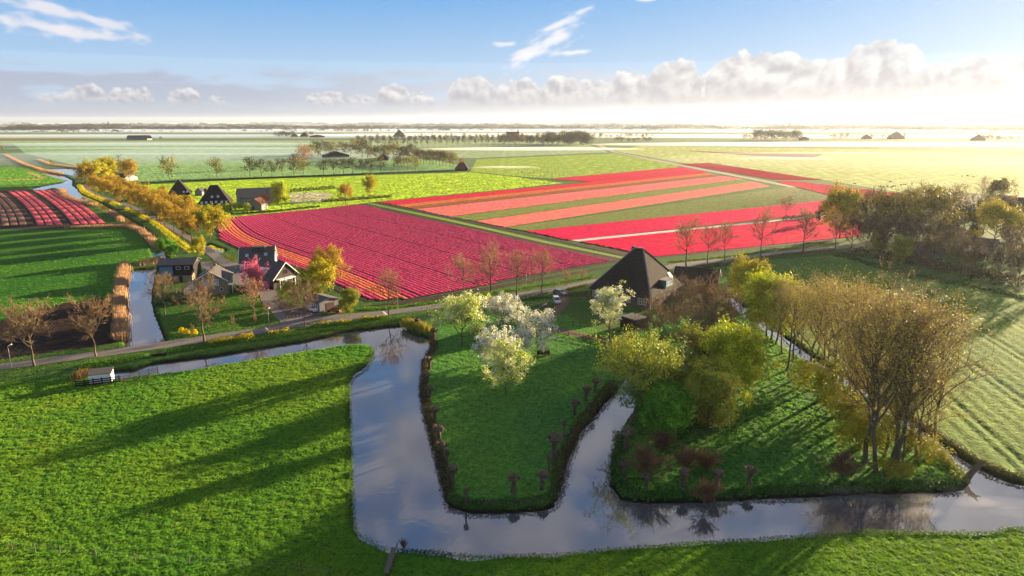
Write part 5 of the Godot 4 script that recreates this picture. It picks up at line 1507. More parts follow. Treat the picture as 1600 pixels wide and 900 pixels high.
	ts.tri(Vector3(hw / 2, 2.7, 4.75), Vector3(hw / 2, 2.7, -4.75), Vector3(hw / 2, 6.9, 0))
	part("wall", ts, mats.white_paint, th)
	var tr := Shape.new()
	slab(tr, Vector3(-hw / 2 - 0.3, 2.4, 5.2), Vector3(hw / 2 + 0.3, 2.4, 5.2), Vector3(hw / 2 + 0.3, 7.1, 0), Vector3(-hw / 2 - 0.3, 7.1, 0), 0.3)
	slab(tr, Vector3(hw / 2 + 0.3, 2.4, -5.2), Vector3(-hw / 2 - 0.3, 2.4, -5.2), Vector3(-hw / 2 - 0.3, 7.1, 0), Vector3(hw / 2 + 0.3, 7.1, 0), 0.3)
	var trp := part("roof", tr, mats.roof_brown, th)
	for x in [-hw / 2 - 0.33, hw / 2 + 0.33]:
		for z in [-5.2, 5.2]:
			var tb := Shape.new()
			tb.bar(Vector3(x, 2.3, z), Vector3(x, 7.1, 0), 0.07 + z * 0.0005, 0.22)
			part("bargeboard", tb, mats.white_paint, trp)
	var tf := Shape.new()
	tf.box(Vector3(0.6, 5.9, 0.3), Vector3(4.2, 1.3, 3.2), 0.0, 0.1)
	part("roof_box", tf, mats.roof_grey, trp)
	var up := Vector3(0, 4.7, -5.2).normalized()
	for q in [[-3.3, 2.6], [-0.3, 2.2], [2.9, 2.8]]:
		skylight(th, Vector3(q[0], 2.4, 5.2) + up * q[1], Vector3.RIGHT, up, 0.95, 1.2)
	window_on(th, Vector3(-3.0, 0.7, 4.75), 1.6, 1.5, Vector3.BACK, 2, 1)
	window_on(th, Vector3(-hw / 2, 0.7, 0), 1.6, 1.5, Vector3.LEFT, 2, 1)
	# the grey gabled house
	var gr := gable_house("gabled_house", "grey brick gabled house with a white dormer beside the pink cherry", Vector2(-72.53, -201.94), Vector2(-67.62, -210.82), 10.5, 3.2, 7.6, "brick_grey", "roof_brown", 0.45)
	var gw := Vector2(-72.53, -201.94).distance_to(Vector2(-67.62, -210.82))
	var gn: Vector3 = Vector3(-(gw / 2 + 0.45), 0, 0)
	for side in [-1.0, 1.0]:
		var dd := Shape.new()
		dd.box(Vector3(side * (gw / 2 - 1.7), 4.0, -0.4), Vector3(2.6, 1.7, 2.6))
		var dp := part("dormer", dd, mats.white_paint, gr)
		var d2 := Shape.new()
		d2.box(Vector3(side * (gw / 2 - 1.7), 5.7, -0.4), Vector3(3.0, 0.16, 3.1), 0.0, 0.04)
		part("dormer_roof", d2, mats.white_paint, dp)
		window_on(dp, Vector3(side * (gw / 2 - 0.4), 4.3, -0.4), 1.9, 1.2, Vector3(side, 0, 0), 2, 1, "white_paint", "glass_pale")
		window_on(gr, Vector3(side * gw / 2, 0.6, 1.5), 1.8, 1.7, Vector3(side, 0, 0), 2, 1, "white_paint", "glass_pale")
	var cn := Shape.new()
	cn.box(Vector3(-0.8, 2.75, 6.1), Vector3(6.4, 0.3, 1.75), 0.0, 0.04)
	part("canopy", cn, mats.white_paint, gr)
	for x in [-3.8, 2.2]:
		var cp := Shape.new()
		cp.box(Vector3(x, 0, 6.8), Vector3(0.14, 2.75, 0.14))
		part("canopy_post", cp, mats.white_paint, gr)
	window_on(gr, Vector3(-0.6, 0.6, 5.25), 2.0, 1.7, Vector3.BACK, 3, 1, "white_paint", "glass_pale")
	window_on(gr, Vector3(-2.8, 0.05, 5.25), 1.0, 2.1, Vector3.BACK, 1, 1, "wood_dark", "wood_dark", "door")
	window_on(gr, Vector3(2.9, 0.8, 5.25), 1.2, 1.6, Vector3.BACK, 1, 1)
	window_on(gr, Vector3(0, 4.2, 5.25), 1.5, 1.2, Vector3.BACK, 2, 1, "wood_dark")
	# the garage
	var ga := front("garage", "weathered white block garage behind the red car", "garage", Vector2(-51.47, -176.24), Vector2(-47.34, -181.08), 7.2)
	var aw := Vector2(-51.47, -176.24).distance_to(Vector2(-47.34, -181.08))
	var gs := walls(aw, 7.2, 2.9)
	gs.tri(Vector3(-aw / 2, 2.9, 3.6), Vector3(aw / 2, 2.9, 3.6), Vector3(0, 3.6, 3.6))
	part("wall", gs, mats.block_white, ga)
	var go := Shape.new()
	slab(go, Vector3(aw / 2 + 0.3, 2.85, 3.9), Vector3(aw / 2 + 0.3, 2.85, -3.9), Vector3(0, 3.7, -3.9), Vector3(0, 3.7, 3.9), 0.14)
	slab(go, Vector3(-aw / 2 - 0.3, 2.85, -3.9), Vector3(-aw / 2 - 0.3, 2.85, 3.9), Vector3(0, 3.7, 3.9), Vector3(0, 3.7, -3.9), 0.14)
	part("roof", go, mats.roof_felt, ga)
	for i in 5:
		var gd := Shape.new()
		gd.box(Vector3(-0.9 + i * 0.52, 0.02, 3.62), Vector3(0.49, 2.2, 0.06))
		part("door_board", gd, mats.brick_paving, ga)
	for q in [-1.6, 0.4, 2.2]:
		window_on(ga, Vector3(-aw / 2, 0.9, q), 0.9, 1.3, Vector3.LEFT, 1, 2)
	# pyramid farms by the avenue
	var f1 := pyramid("pyramid_barn", "left and smaller of the two black pyramid roofs beyond the avenue", Vector2(-224.46, -451.23), Vector2(-213.62, -458.95), 15.0, 2.8, 11.4, 1.2, "black_boards", "roof_dark")
	f1.rotation.y -= 0.25
	var f2 := pyramid("pyramid_barn", "right and larger of the two black pyramid roofs beyond the avenue", Vector2(-175.81, -385.95), Vector2(-160.35, -394.55), 18.0, 3.4, 13.8, 4.0, "brick_grey", "roof_dark")
	f2.rotation.y -= 0.2
	var fw := Vector2(-175.81, -385.95).distance_to(Vector2(-160.35, -394.55))
	var s2 := Vector3(0, 10.55, -9.5).normalized()
	for q in [[-6.6, 1.3], [-4.2, 1.3], [-1.6, 1.5], [0.9, 1.5], [4.0, 1.4], [6.4, 1.4], [-1.2, 5.2], [2.0, 5.4]]:
		skylight(f2, Vector3(q[0], 3.3, 9.5) + s2 * q[1], Vector3.RIGHT, s2, 1.2, 1.5)
	for i in 6:
		window_on(f2, Vector3(-fw * 0.4 + i * fw * 0.16, 0.8, 9.0), 1.3, 1.6, Vector3.BACK, 2, 1)
	var ch2 := Shape.new()
	ch2.box(Vector3(-5.2, 8.2, -2.5), Vector3(1.5, 3.8, 1.5), 0.0, 0.1)
	part("chimney", ch2, mats.brick_red, f2)
	for q in [[3.0, 1.4], [5.0, 1.4]]:
		skylight(f1, Vector3(q[0], 2.7, 8.0) + Vector3(0, 8.7, -8.0).normalized() * q[1], Vector3.RIGHT, Vector3(0, 8.7, -8.0).normalized(), 1.2, 1.4)
	gable_house("shed", "small pale grey gabled shed behind the larger pyramid roof", Vector2(-217.78, -471.04), Vector2(-212.94, -471.04), 7.0, 3.0, 5.4, "block_white", "roof_grey", 0.3, "", "shed")
	var lf := gable_house("grey_farmhouse", "long grey roofed farmhouse at the top left corner of the magenta field", Vector2(-170.38, -426.08), Vector2(-155.57, -406.6), 22.0, 4.2, 9.0, "block_white", "roof_grey", 0.4, "", "farmhouse")
	lf.rotation.y = -1.1
	lf.position = v3(Vector2(-161.31, -432.98))
	for q in [-7.0, -2.0, 3.0, 8.0]:
		window_on(lf, Vector3(Vector2(-170.38, -426.08).distance_to(Vector2(-155.57, -406.6)) / 2, 1.2, q), 1.6, 1.7, Vector3.RIGHT, 2, 1)
	var wing := gable_house("cottage_wing", "small white gabled cottage with a red brown roof before the grey farmhouse", Vector2(-153.31, -394.55), Vector2(-145.6, -391.64), 9.0, 3.6, 6.6, "block_white", "roof_red", 0.3, "", "cottage")
	wing.rotation.y += 0.3
	window_on(wing, Vector3(-0.8, 0.1, 4.5), 1.2, 2.2, Vector3.BACK, 1, 1, "wood_dark", "glass_dark", "door")
	var end := gable_house("cottage", "small white cottage with a dark roof under the trees at the avenue's far end", Vector2(-320.05, -573.7), Vector2(-333.89, -599.04), 11.5, 2.8, 6.4, "block_white", "roof_dark", 0.5, "")
	end.position = v3(Vector2(-332.39, -589.28))
	end.rotation.y = -PI / 2 + 0.1
	for q in [-2.6, 2.4]:
		window_on(end, Vector3(Vector2(-320.05, -573.7).distance_to(Vector2(-333.89, -599.04)) / 2, 0.7, q), 1.5, 1.6, Vector3.RIGHT, 2, 1)
	# far farms and barns
	pyramid("red_roofed_barn", "small barn with a red brown pyramid roof beyond the lime meadow", Vector2(-58.73, -712.67), Vector2(-45.53, -712.67), 12.0, 2.4, 8.2, 4.0, "brick_grey", "roof_red")
	var ab := front("arched_barn", "big round roofed grey barn in the misty field far left", "barn", Vector2(-1032.91, -1872.51), Vector2(-978.01, -1872.51), 26.0)
	var abw := Vector2(-1032.91, -1872.51).distance_to(Vector2(-978.01, -1872.51))
	part("wall", walls(abw, 26.0, 4.0), mats.block_white, ab)
	var arc := Shape.new()
	for i in 10:
		var p0 := PI * i / 10
		var p1 := PI * (i + 1) / 10
		var z0 := -cos(p0) * 13.5
		var z1 := -cos(p1) * 13.5
		slab(arc, Vector3(-abw / 2, 3.8 + sin(p1) * 9.0, z1), Vector3(abw / 2, 3.8 + sin(p1) * 9.0, z1), Vector3(abw / 2, 3.8 + sin(p0) * 9.0, z0), Vector3(-abw / 2, 3.8 + sin(p0) * 9.0, z0), 0.3)
	part("roof", arc, mats.roof_grey, ab)
	var far := [[Vector2(-698.43, -2205.11), Vector2(-678.25, -2205.11), "dark pyramid barn of the distant farm, left of the pair"], [Vector2(-670.17, -2205.11), Vector2(-643.93, -2205.11), "dark pyramid barn of the distant farm, right of the pair"], [Vector2(-382.97, -2249.46), Vector2(-345.91, -2249.46), "lone dark pyramid farm in the mist left of the woods"], [Vector2(1003.93, -1992.81), Vector2(1025.83, -1992.81), "pyramid farm between low trees in the bright mist, left one"], [Vector2(1084.24, -1992.81), Vector2(1120.75, -1992.81), "pyramid farm standing in the bright mist, right one"], [Vector2(1217.88, -1835.55), Vector2(1244.8, -1835.55), "dark pyramid farm at the far right in the mist"]]
	for q in far:
		pyramid("distant_farm", q[2], q[0], q[1], q[0].distance_to(q[1]) * 0.8, 3.5, q[0].distance_to(q[1]) * 0.58, 3.0, "black_boards", "roof_dark")
	gable_house("long_barn", "long low dark barn right of the distant pyramid farm", Vector2(-625.61, -2162.47), Vector2(-582.05, -2162.47), 14.0, 5.0, 9.0, "black_boards", "roof_dark", 0.5, "", "barn")
	gable_house("long_barn", "low barn beside the lone golden wood in the bright mist", Vector2(762.83, -1841.61), Vector2(783.08, -1841.61), 14.0, 6.0, 10.0, "brick_grey", "roof_grey", 0.5, "", "barn")
	var tb2 := front("village_church", "tall dark church like building among the woods in the centre", "church", Vector2(-15.44, -1872.51), Vector2(18.87, -1872.51), 18.0)
	part("wall", walls(Vector2(-15.44, -1872.51).distance_to(Vector2(18.87, -1872.51)), 18.0, 14.0), mats.brick_grey, tb2)
	var tr2 := Shape.new()
	var cw := Vector2(-15.44, -1872.51).distance_to(Vector2(18.87, -1872.51))
	slab(tr2, Vector3(-cw / 2 - 0.5, 13.8, 9.5), Vector3(cw / 2 + 0.5, 13.8, 9.5), Vector3(cw / 2 + 0.5, 22, 0), Vector3(-cw / 2 - 0.5, 22, 0))
	slab(tr2, Vector3(cw / 2 + 0.5, 13.8, -9.5), Vector3(-cw / 2 - 0.5, 13.8, -9.5), Vector3(-cw / 2 - 0.5, 22, 0), Vector3(cw / 2 + 0.5, 22, 0))
	part("roof", tr2, mats.roof_dark, tb2)
	var tw2 := Shape.new()
	tw2.box(Vector3(cw * 0.42, 14, 0), Vector3(3, 10, 3))
	tw2.tube(Vector3(cw * 0.42, 24, 0), Vector3(cw * 0.42, 31, 0), 1.8, 0.05, 6)
	part("turret", tw2, mats.roof_dark, tb2)
	for q in [[Vector2(-3413.55, -5939.58), "thin church spire on the left horizon"], [Vector2(2346.14, -5939.58), "thin church spire on the right horizon"]]:
		var sp := thing("church_tower", q[1], "church", v3(q[0]))
		var s := Shape.new()
		s.box(Vector3.ZERO, Vector3(12, 30, 12))
		part("tower", s, mats.brick_grey, sp)
		var s3 := Shape.new()
		s3.tube(Vector3(0, 30, 0), Vector3(0, 49, 0), 6, 0.3, 8)
		part("spire", s3, mats.roof_dark, sp)
	gable_house("dark_farm", "long dark roofed farm among the trees behind the field tree row", Vector2(-259.15, -962.63), Vector2(-229.38, -979.74), 16.0, 3.5, 8.5, "black_boards", "roof_grey", 0.5, "", "farm")
	pyramid("dark_farm", "small dark pyramid farm among the trees by the short avenue", Vector2(-174.35, -899.74), Vector2(-160.23, -899.74), 12.0, 3.0, 8.5, 2.0, "black_boards", "roof_dark")
	# houses in the right hand wood
	var wh := gable_house("bungalow", "white bungalow with a pale roof hidden in the right hand wood", Vector2(184.01, -260.92), Vector2(191.33, -263.58), 12.0, 2.8, 5.0, "white_paint", "roof_grey", 0.5)
	wh.rotation.y += 0.5
	window_on(wh, Vector3(0, 0.8, 6.0), 1.6, 1.4, Vector3.BACK, 2, 1)
	var wr := gable_house("bungalow", "grey roofed low house deeper in the right hand wood", Vector2(155.14, -250.76), Vector2(161.84, -250.76), 9.0, 2.6, 5.4, "block_white", "roof_brown", 0.5)
	wr.rotation.y += 1.2
	window_on(wr, Vector3(0, 0.8, 4.5), 1.6, 1.4, Vector3.BACK, 2, 1)
	var rb := front("flat_roofed_barn", "dark stepped barn at the far right edge above the trees", "barn", Vector2(285.31, -391.64), Vector2(301.49, -391.64), 16.0)
	part("wall", walls(Vector2(285.31, -391.64).distance_to(Vector2(301.49, -391.64)), 16.0, 4.5), mats.brick_grey, rb)
	var rs := Shape.new()
	rs.box(Vector3(3, 4.3, 0), Vector3(12, 3.2, 14), 0.0, 0.2)
	part("upper_storey", rs, mats.brick_grey, rb)
	window_on(rb, Vector3(-4, 0.1, 8.0), 3.4, 3.2, Vector3.BACK, 2, 1, "wood_dark", "wood_dark", "door")
	# field shelter in the corner of the meadow
	var fs := front("field_shelter", "white panelled field shelter with a pale lean-to roof beside the canal end", "shelter", Vector2(-82.46, -125.01), Vector2(-78.85, -126.35), 2.6)
	var sw := Vector2(-82.46, -125.01).distance_to(Vector2(-78.85, -126.35))
	part("wall", walls(sw, 2.6, 1.95), mats.white_paint, fs)
	var fr := Shape.new()
	slab(fr, Vector3(-sw / 2 - 0.15, 1.96, 1.5), Vector3(sw / 2 + 0.15, 1.96, 1.5), Vector3(sw / 2 + 0.15, 2.3, -1.5), Vector3(-sw / 2 - 0.15, 2.3, -1.5), 0.1)
	part("roof", fr, mats.roof_felt, fs)
	for i in 7:
		var bd := Shape.new()
		bd.box(Vector3(-sw / 2 + sw * (i + 0.5) / 7, 0.1, 1.32), Vector3(sw / 7 - 0.03, 1.8, 0.04))
		part("board", bd, mats.white_paint, fs)



# ------------------------------------------------------------------ hedges, reeds, banks and grass
func along_path(path: Array, step: float) -> PackedVector2Array:
	var out := PackedVector2Array()
	for i in path.size() - 1:
		var a: Vector2 = path[i]
		var b: Vector2 = path[i + 1]
		var n := maxi(1, int(a.distance_to(b) / step))
		for k in n:
			out.append(a.lerp(b, float(k) / n))
	return out


# leaves crowded into a rounded bank along a path
func hedge(called: String, label: String, cat: String, path: Array, wide: float, tall: float, per_metre: int, size: float, cols: Array, top: Array = [], top_share := 0.0, group := "", base_y := -0.1) -> void:
	var g := RandomNumberGenerator.new()
	g.seed = label.hash()
	var s := Shape.new()
	var lum := FastNoiseLite.new()
	lum.seed = g.randi() % 1000
	lum.frequency = 0.16
	var pts := along_path(path, 0.5)
	for i in pts.size():
		var d := pts[mini(i + 1, pts.size() - 1)] - pts[maxi(i - 1, 0)]
		var side := Vector2(-d.y, d.x).normalized()
		for k in maxi(1, per_metre / 2):
			var t := g.randf_range(0, PI)
			var q := pts[i] + Vector2(g.randf_range(-0.4, 0.4), g.randf_range(-0.4, 0.4))
			var big := 0.8 + 0.45 * lum.get_noise_2d(q.x * 1.4, q.y * 1.4) + g.randf_range(-0.12, 0.12)
			var r := sqrt(g.randf_range(0.35, 1.0)) * big
			var at := v3(q + side * cos(t) * wide * 0.5 * r, base_y + sin(t) * tall * r)
			var c: Color = cols[g.randi() % cols.size()]
			if top.size() and sin(t) * r > 0.55 and g.randf() < top_share * (1.2 + 1.6 * lum.get_noise_2d(q.x, q.y)):
				c = top[g.randi() % top.size()]
			leaf(s, at, size * g.randf_range(0.7, 1.3), c, g.randf_range(0.75, 1.15), g, v3(q, 0.0))
	var o := MeshInstance3D.new()
	o.name = numbered(called)
	o.mesh = s.done(mats.leaves)
	add_child(o, true)
	tag(o, label, cat, group)


func reeds(label: String, path: Array, wide: float, tall: float, per_metre: int, cols: Array, group := "") -> void:
	var g := RandomNumberGenerator.new()
	g.seed = label.hash()
	var s := Shape.new()
	for p in along_path(path, 0.5):
		for k in per_metre / 2:
			var q: Vector2 = p + Vector2(g.randfn() * wide * 0.27, g.randfn() * wide * 0.27)
			var f := g.randf_range(0.7, 1.2)
			var c: Color = cols[g.randi() % cols.size()]
			s.tint = Color(c.r * f, c.g * f, c.b * f)
			var h := tall * g.randf_range(0.55, 1.15)
			var az := g.randf() * TAU
			var w := Vector3(cos(az), 0, sin(az)) * 0.09
			var lean := Vector3(g.randfn() * 0.18 - 0.1, h, g.randfn() * 0.18)
			var b := v3(q, -0.3)
			s.tri(b - w * 0.5, b + w * 0.5, b + lean * 0.65 + w)
			s.tri(b - w * 0.5, b + lean * 0.65 + w, b + lean)
	var o := MeshInstance3D.new()
	o.name = numbered("reed_bed")
	o.mesh = s.done(mats.reed_stalks)
	add_child(o, true)
	tag(o, label, "reeds", group, "stuff")


func make_hedges_and_reeds() -> void:
	var yellow := [Color(0.60, 0.46, 0.01), Color(0.55, 0.40, 0.01)]
	var leafg := [Color(0.05, 0.13, 0.015), Color(0.075, 0.17, 0.018), Color(0.10, 0.20, 0.02)]
	var mustard := [Color(0.50, 0.45, 0.015), Color(0.40, 0.42, 0.02)]
	hedge("yellow_hedge", "long yellow flowering bank between the avenue and its canal, near stretch", "hedge", [Vector2(-224.92, -397.5), Vector2(-206.6, -375.04), Vector2(-185.24, -347.91), Vector2(-167.9, -324.33), Vector2(-150.46, -298.44), Vector2(-135.68, -277.73), Vector2(-123.84, -260.92)], 3.6, 2.2, 56, 0.17, mustard, yellow, 0.9)
	hedge("yellow_hedge", "yellow flowering bank between the avenue and its canal, far stretch", "hedge", [Vector2(-341.14, -542.1), Vector2(-310.7, -497.16), Vector2(-282.89, -462.91), Vector2(-259.82, -436.52), Vector2(-237.63, -412.9)], 4.2, 2.6, 46, 0.22, mustard, yellow, 0.9)
	hedge("yellow_hedge", "short yellow green hedge beside the pale blue ditch end", "hedge", [Vector2(-123.33, -274.79), Vector2(-117.73, -267.68), Vector2(-113.55, -264.94)], 2.0, 1.2, 50, 0.15, mustard, yellow, 0.5)
	hedge("clipped_hedge", "thick clipped hedge at the avenue mouth beside the thatched house", "hedge", [Vector2(-109.99, -254.48), Vector2(-105.81, -249.54), Vector2(-100.4, -242.46)], 3.0, 2.2, 90, 0.13, [Color(0.09, 0.12, 0.02), Color(0.13, 0.14, 0.02)])
	hedge("garden_hedge", "dark hedge strip behind the tan house along the yard", "hedge", [Vector2(-108.54, -243.62), Vector2(-102.05, -234.68), Vector2(-96.84, -227.35)], 1.6, 1.1, 50, 0.13, [Color(0.05, 0.07, 0.02), Color(0.07, 0.10, 0.02)])
	hedge("dark_shrubbery", "dark green shrubbery on the pond side of the tan house", "shrub", [Vector2(-96.93, -182.07), Vector2(-95.72, -186.16), Vector2(-92.76, -187.57), Vector2(-90.03, -190.43)], 5.0, 2.0, 130, 0.16, [Color(0.015, 0.035, 0.012), Color(0.025, 0.05, 0.015)])
	hedge("dark_shrubbery", "dark shrubs between the tan house and the pink cherry", "shrub", [Vector2(-85.21, -199.54), Vector2(-83.14, -201.14), Vector2(-79.04, -199.54)], 4.5, 1.8, 110, 0.16, [Color(0.02, 0.045, 0.015), Color(0.05, 0.07, 0.025)])
	hedge("pale_shrubbery", "greyish shrub at the right corner of the tan house", "shrub", [Vector2(-88.73, -207.78), Vector2(-87.95, -210.38)], 3.5, 2.4, 90, 0.15, [Color(0.10, 0.13, 0.07), Color(0.16, 0.17, 0.10)])
	hedge("garden_hedge", "rough hedge in front of the grey gabled house", "hedge", [Vector2(-67.89, -190.43), Vector2(-63.13, -184.78), Vector2(-59.38, -180.75)], 2.6, 1.6, 70, 0.15, [Color(0.08, 0.10, 0.02), Color(0.14, 0.13, 0.03), Color(0.05, 0.07, 0.02)])
	# the bank between road and canal
	hedge("bank_plants", "leafy green plants on the road bank, left stretch by the field shelter", "bank plants", [Vector2(-90.25, -134.63), Vector2(-86.69, -136.56), Vector2(-82.8, -139.36), Vector2(-79.88, -142.26)], 3.6, 0.9, 110, 0.15, leafg)
	hedge("bank_plants", "leafy green plants on the road bank below the bare street tree", "bank plants", [Vector2(-77.5, -144.83), Vector2(-72.3, -146.6), Vector2(-68.53, -147.95)], 3.0, 0.7, 80, 0.15, leafg)
	hedge("yellow_bank_flowers", "brightest yellow flower clump on the road bank, below the lawn", "flowers", [Vector2(-69.51, -148.86), Vector2(-66.75, -150.72), Vector2(-63.59, -152.14), Vector2(-61.01, -154.07)], 3.6, 1.8, 190, 0.17, leafg, yellow, 1.6)
	hedge("bank_plants", "dark green road bank plants right of the brightest yellow clump", "bank plants", [Vector2(-60.5, -153.1), Vector2(-54.99, -155.55), Vector2(-50.54, -158.59), Vector2(-41.43, -162.82), Vector2(-32.89, -168.42), Vector2(-26.74, -171.35)], 3.4, 0.7, 70, 0.16, leafg)
	hedge("yellow_bank_flowers", "small scattered yellow flowers on the road bank by the lamp post", "flowers", [Vector2(-58.39, -156.55), Vector2(-56.44, -158.08), Vector2(-54.29, -159.63)], 3.0, 1.4, 110, 0.16, leafg, yellow, 1.2)
	hedge("yellow_bank_flowers", "yellow flower patch on the road bank opposite the garage", "flowers", [Vector2(-50.03, -163.91), Vector2(-46.79, -165.02), Vector2(-40.4, -166.7)], 3.0, 1.5, 140, 0.16, leafg, yellow, 1.2)
	hedge("yellow_bank_flowers", "golden flower patch on the road bank by the moat's first bend", "flowers", [Vector2(-38.61, -168.99), Vector2(-35.59, -169.58), Vector2(-32.82, -170.75)], 3.2, 1.7, 170, 0.16, leafg, yellow, 1.5)
	hedge("roadside_grass_bank", "bright green verge below the magenta field", "bank plants", [Vector2(-44.49, -179.44), Vector2(-35.14, -180.75), Vector2(-21.83, -187.57), Vector2(-7.6, -196.41), Vector2(12.11, -209.5), Vector2(27.54, -220.45)], 3.2, 0.6, 70, 0.16, [Color(0.10, 0.22, 0.015), Color(0.16, 0.26, 0.018)])
	hedge("roadside_grass_bank", "bright green verge between the scarlet field and the road", "bank plants", [Vector2(58.49, -244.78), Vector2(79.75, -253.23), Vector2(109.38, -270.48), Vector2(137.44, -283.8)], 3.2, 0.6, 46, 0.18, [Color(0.14, 0.22, 0.018), Color(0.20, 0.26, 0.02)])
	hedge("roadside_hedge", "low brown hedge along the road right of the farmhouse", "hedge", [Vector2(57.39, -228.37), Vector2(76.29, -240.19), Vector2(103.68, -255.74), Vector2(127.92, -267.68)], 2.6, 1.3, 60, 0.17, [Color(0.10, 0.10, 0.025), Color(0.14, 0.11, 0.035)])
	hedge("roadside_hedge", "dark hedge along the road behind the orchard", "hedge", [Vector2(-18.94, -176.87), Vector2(-9.73, -182.07), Vector2(0, -187.57), Vector2(10.56, -194.88)], 2.6, 1.5, 80, 0.15, [Color(0.025, 0.05, 0.015), Color(0.04, 0.07, 0.02)])
	hedge("garden_border", "brown and green garden border left of the farmhouse front", "shrub", [Vector2(15.84, -194.88), Vector2(18.92, -195.65), Vector2(21.92, -197.18), Vector2(22.67, -191.89)], 4.4, 1.6, 120, 0.15, [Color(0.09, 0.07, 0.035), Color(0.05, 0.08, 0.02), Color(0.16, 0.10, 0.05)])
	hedge("garden_border", "mossy garden border between road and farmhouse drive", "shrub", [Vector2(17.55, -201.94), Vector2(20.79, -205.24), Vector2(24.44, -207.78)], 2.6, 1.0, 80, 0.15, [Color(0.09, 0.12, 0.015), Color(0.16, 0.18, 0.02)])
	hedge("garden_border", "low shrubs at the farmhouse's right corner", "shrub", [Vector2(36.25, -175.62), Vector2(38.91, -176.87), Vector2(41.88, -179.44)], 3.0, 1.8, 90, 0.15, [Color(0.16, 0.15, 0.03), Color(0.10, 0.09, 0.03)])
	hedge("clipped_hedge", "dark clipped hedge between the crimson and scarlet fields", "hedge", [Vector2(139.24, -350.22), Vector2(150.41, -354.93), Vector2(163.63, -362.22)], 3.0, 3.0, 60, 0.26, [Color(0.025, 0.045, 0.015), Color(0.04, 0.06, 0.02)])
	hedge("ditch_edge_growth", "green overgrowth along the near edge of the right hand wood", "bank plants", [Vector2(126.15, -253.23), Vector2(129.25, -236.85), Vector2(135.57, -220.45), Vector2(143.09, -206.08), Vector2(150.21, -188.99)], 4.5, 1.0, 50, 0.22, [Color(0.05, 0.085, 0.02), Color(0.07, 0.11, 0.025)])
	hedge("woodland_scrub", "brown scrub inside the right hand wood", "shrub", [Vector2(131.79, -260.92), Vector2(141.25, -250.76), Vector2(148.05, -237.96), Vector2(153.78, -222.38), Vector2(160.86, -208.64)], 14.0, 3.2, 110, 0.24, [Color(0.09, 0.07, 0.035), Color(0.07, 0.065, 0.03)])
	hedge("woodland_scrub", "yellow green scrub below the thicket on the right hand tongue", "shrub", [Vector2(25.68, -122.07), Vector2(26.25, -113.14), Vector2(29.26, -106.81), Vector2(33.31, -105.81), Vector2(38.23, -113.14)], 5.0, 1.8, 120, 0.16, [Color(0.05, 0.07, 0.02), Color(0.08, 0.09, 0.025)])
	hedge("field_hedge", "dark hedge of the garden plot behind the magenta field", "hedge", [Vector2(-161.38, -497.16), Vector2(-151.12, -506.5), Vector2(-134.66, -523.71)], 5.0, 3.4, 46, 0.32, [Color(0.05, 0.075, 0.02), Color(0.08, 0.085, 0.025)])
	hedge("field_hedge", "brown hedge between magenta field and lime meadow", "hedge", [Vector2(-119.97, -432.98), Vector2(-105.85, -443.75), Vector2(-81.32, -462.91)], 5.0, 2.6, 50, 0.3, [Color(0.085, 0.06, 0.03), Color(0.07, 0.075, 0.02)])
	hedge("field_hedge", "low green hedge along the top edge of the magenta field by the farm", "hedge", [Vector2(-161.68, -367.25), Vector2(-149.1, -377.72), Vector2(-134.12, -385.95), Vector2(-115.24, -409.73)], 3.0, 1.4, 44, 0.28, [Color(0.07, 0.12, 0.02), Color(0.11, 0.15, 0.03)])
	hedge("ditch_rushes", "dark rushes along the ditch behind the lime meadow", "bank plants", [Vector2(-307.27, -564.73), Vector2(-273.8, -589.28), Vector2(-228.77, -616.02), Vector2(-147.07, -660.89), Vector2(-43.45, -722.08)], 4.0, 1.4, 22, 0.4, [Color(0.02, 0.055, 0.015), Color(0.03, 0.07, 0.02)])
	# reeds
	var straw := [Color(0.46, 0.30, 0.17), Color(0.40, 0.25, 0.14), Color(0.34, 0.22, 0.13)]
	reeds("straw coloured reeds along the left bank of the pond", [Vector2(-138.18, -239.07), Vector2(-129.86, -222.38), Vector2(-118.43, -200.33), Vector2(-106.43, -178.79), Vector2(-97.98, -163.91), Vector2(-91.84, -152.62)], 2.8, 2.0, 80, straw)
	reeds("straw reeds at the head of the pond before the black barn", [Vector2(-132.69, -239.07), Vector2(-131, -242.46), Vector2(-129.99, -248.33)], 3.4, 2.0, 110, straw)
	reeds("curving strip of straw reeds between the tulips and the green meadow", [Vector2(-212.01, -323.33), Vector2(-200.35, -326.35), Vector2(-186.05, -328.38), Vector2(-175.49, -318.43), Vector2(-162.1, -300.16), Vector2(-144.49, -274.79)], 3.2, 2.0, 70, straw)
	reeds("straw reeds on the canal bank right of the left tulip field", [Vector2(-335.06, -511.31), Vector2(-307.96, -471.04), Vector2(-287.92, -447.46), Vector2(-269.43, -429.51), Vector2(-251.95, -412.9)], 4.0, 2.0, 60, straw)
	reeds("straw reeds by the culvert in the avenue canal", [Vector2(-226.05, -383.17), Vector2(-212.81, -367.25), Vector2(-200, -347.91)], 3.0, 2.0, 60, straw)
	reeds("reeds along the winding river's left bank", [Vector2(-769.2, -1054.6), Vector2(-667.45, -930.14), Vector2(-576.81, -819.27), Vector2(-490.68, -722.08), Vector2(-436.6, -669)], 4.5, 2.0, 34, straw)
	reeds("reeds along the winding river's right bank", [Vector2(-624.44, -914.69), Vector2(-535.63, -807.22), Vector2(-478.07, -762.32)], 4.5, 2.0, 34, straw)
	reeds("yellow green reed clump in the moat's top corner", [Vector2(-26.46, -165.02), Vector2(-23.83, -162.28), Vector2(-20.65, -159.63)], 2.8, 2.2, 200, [Color(0.24, 0.26, 0.03), Color(0.36, 0.28, 0.04), Color(0.14, 0.16, 0.03)])
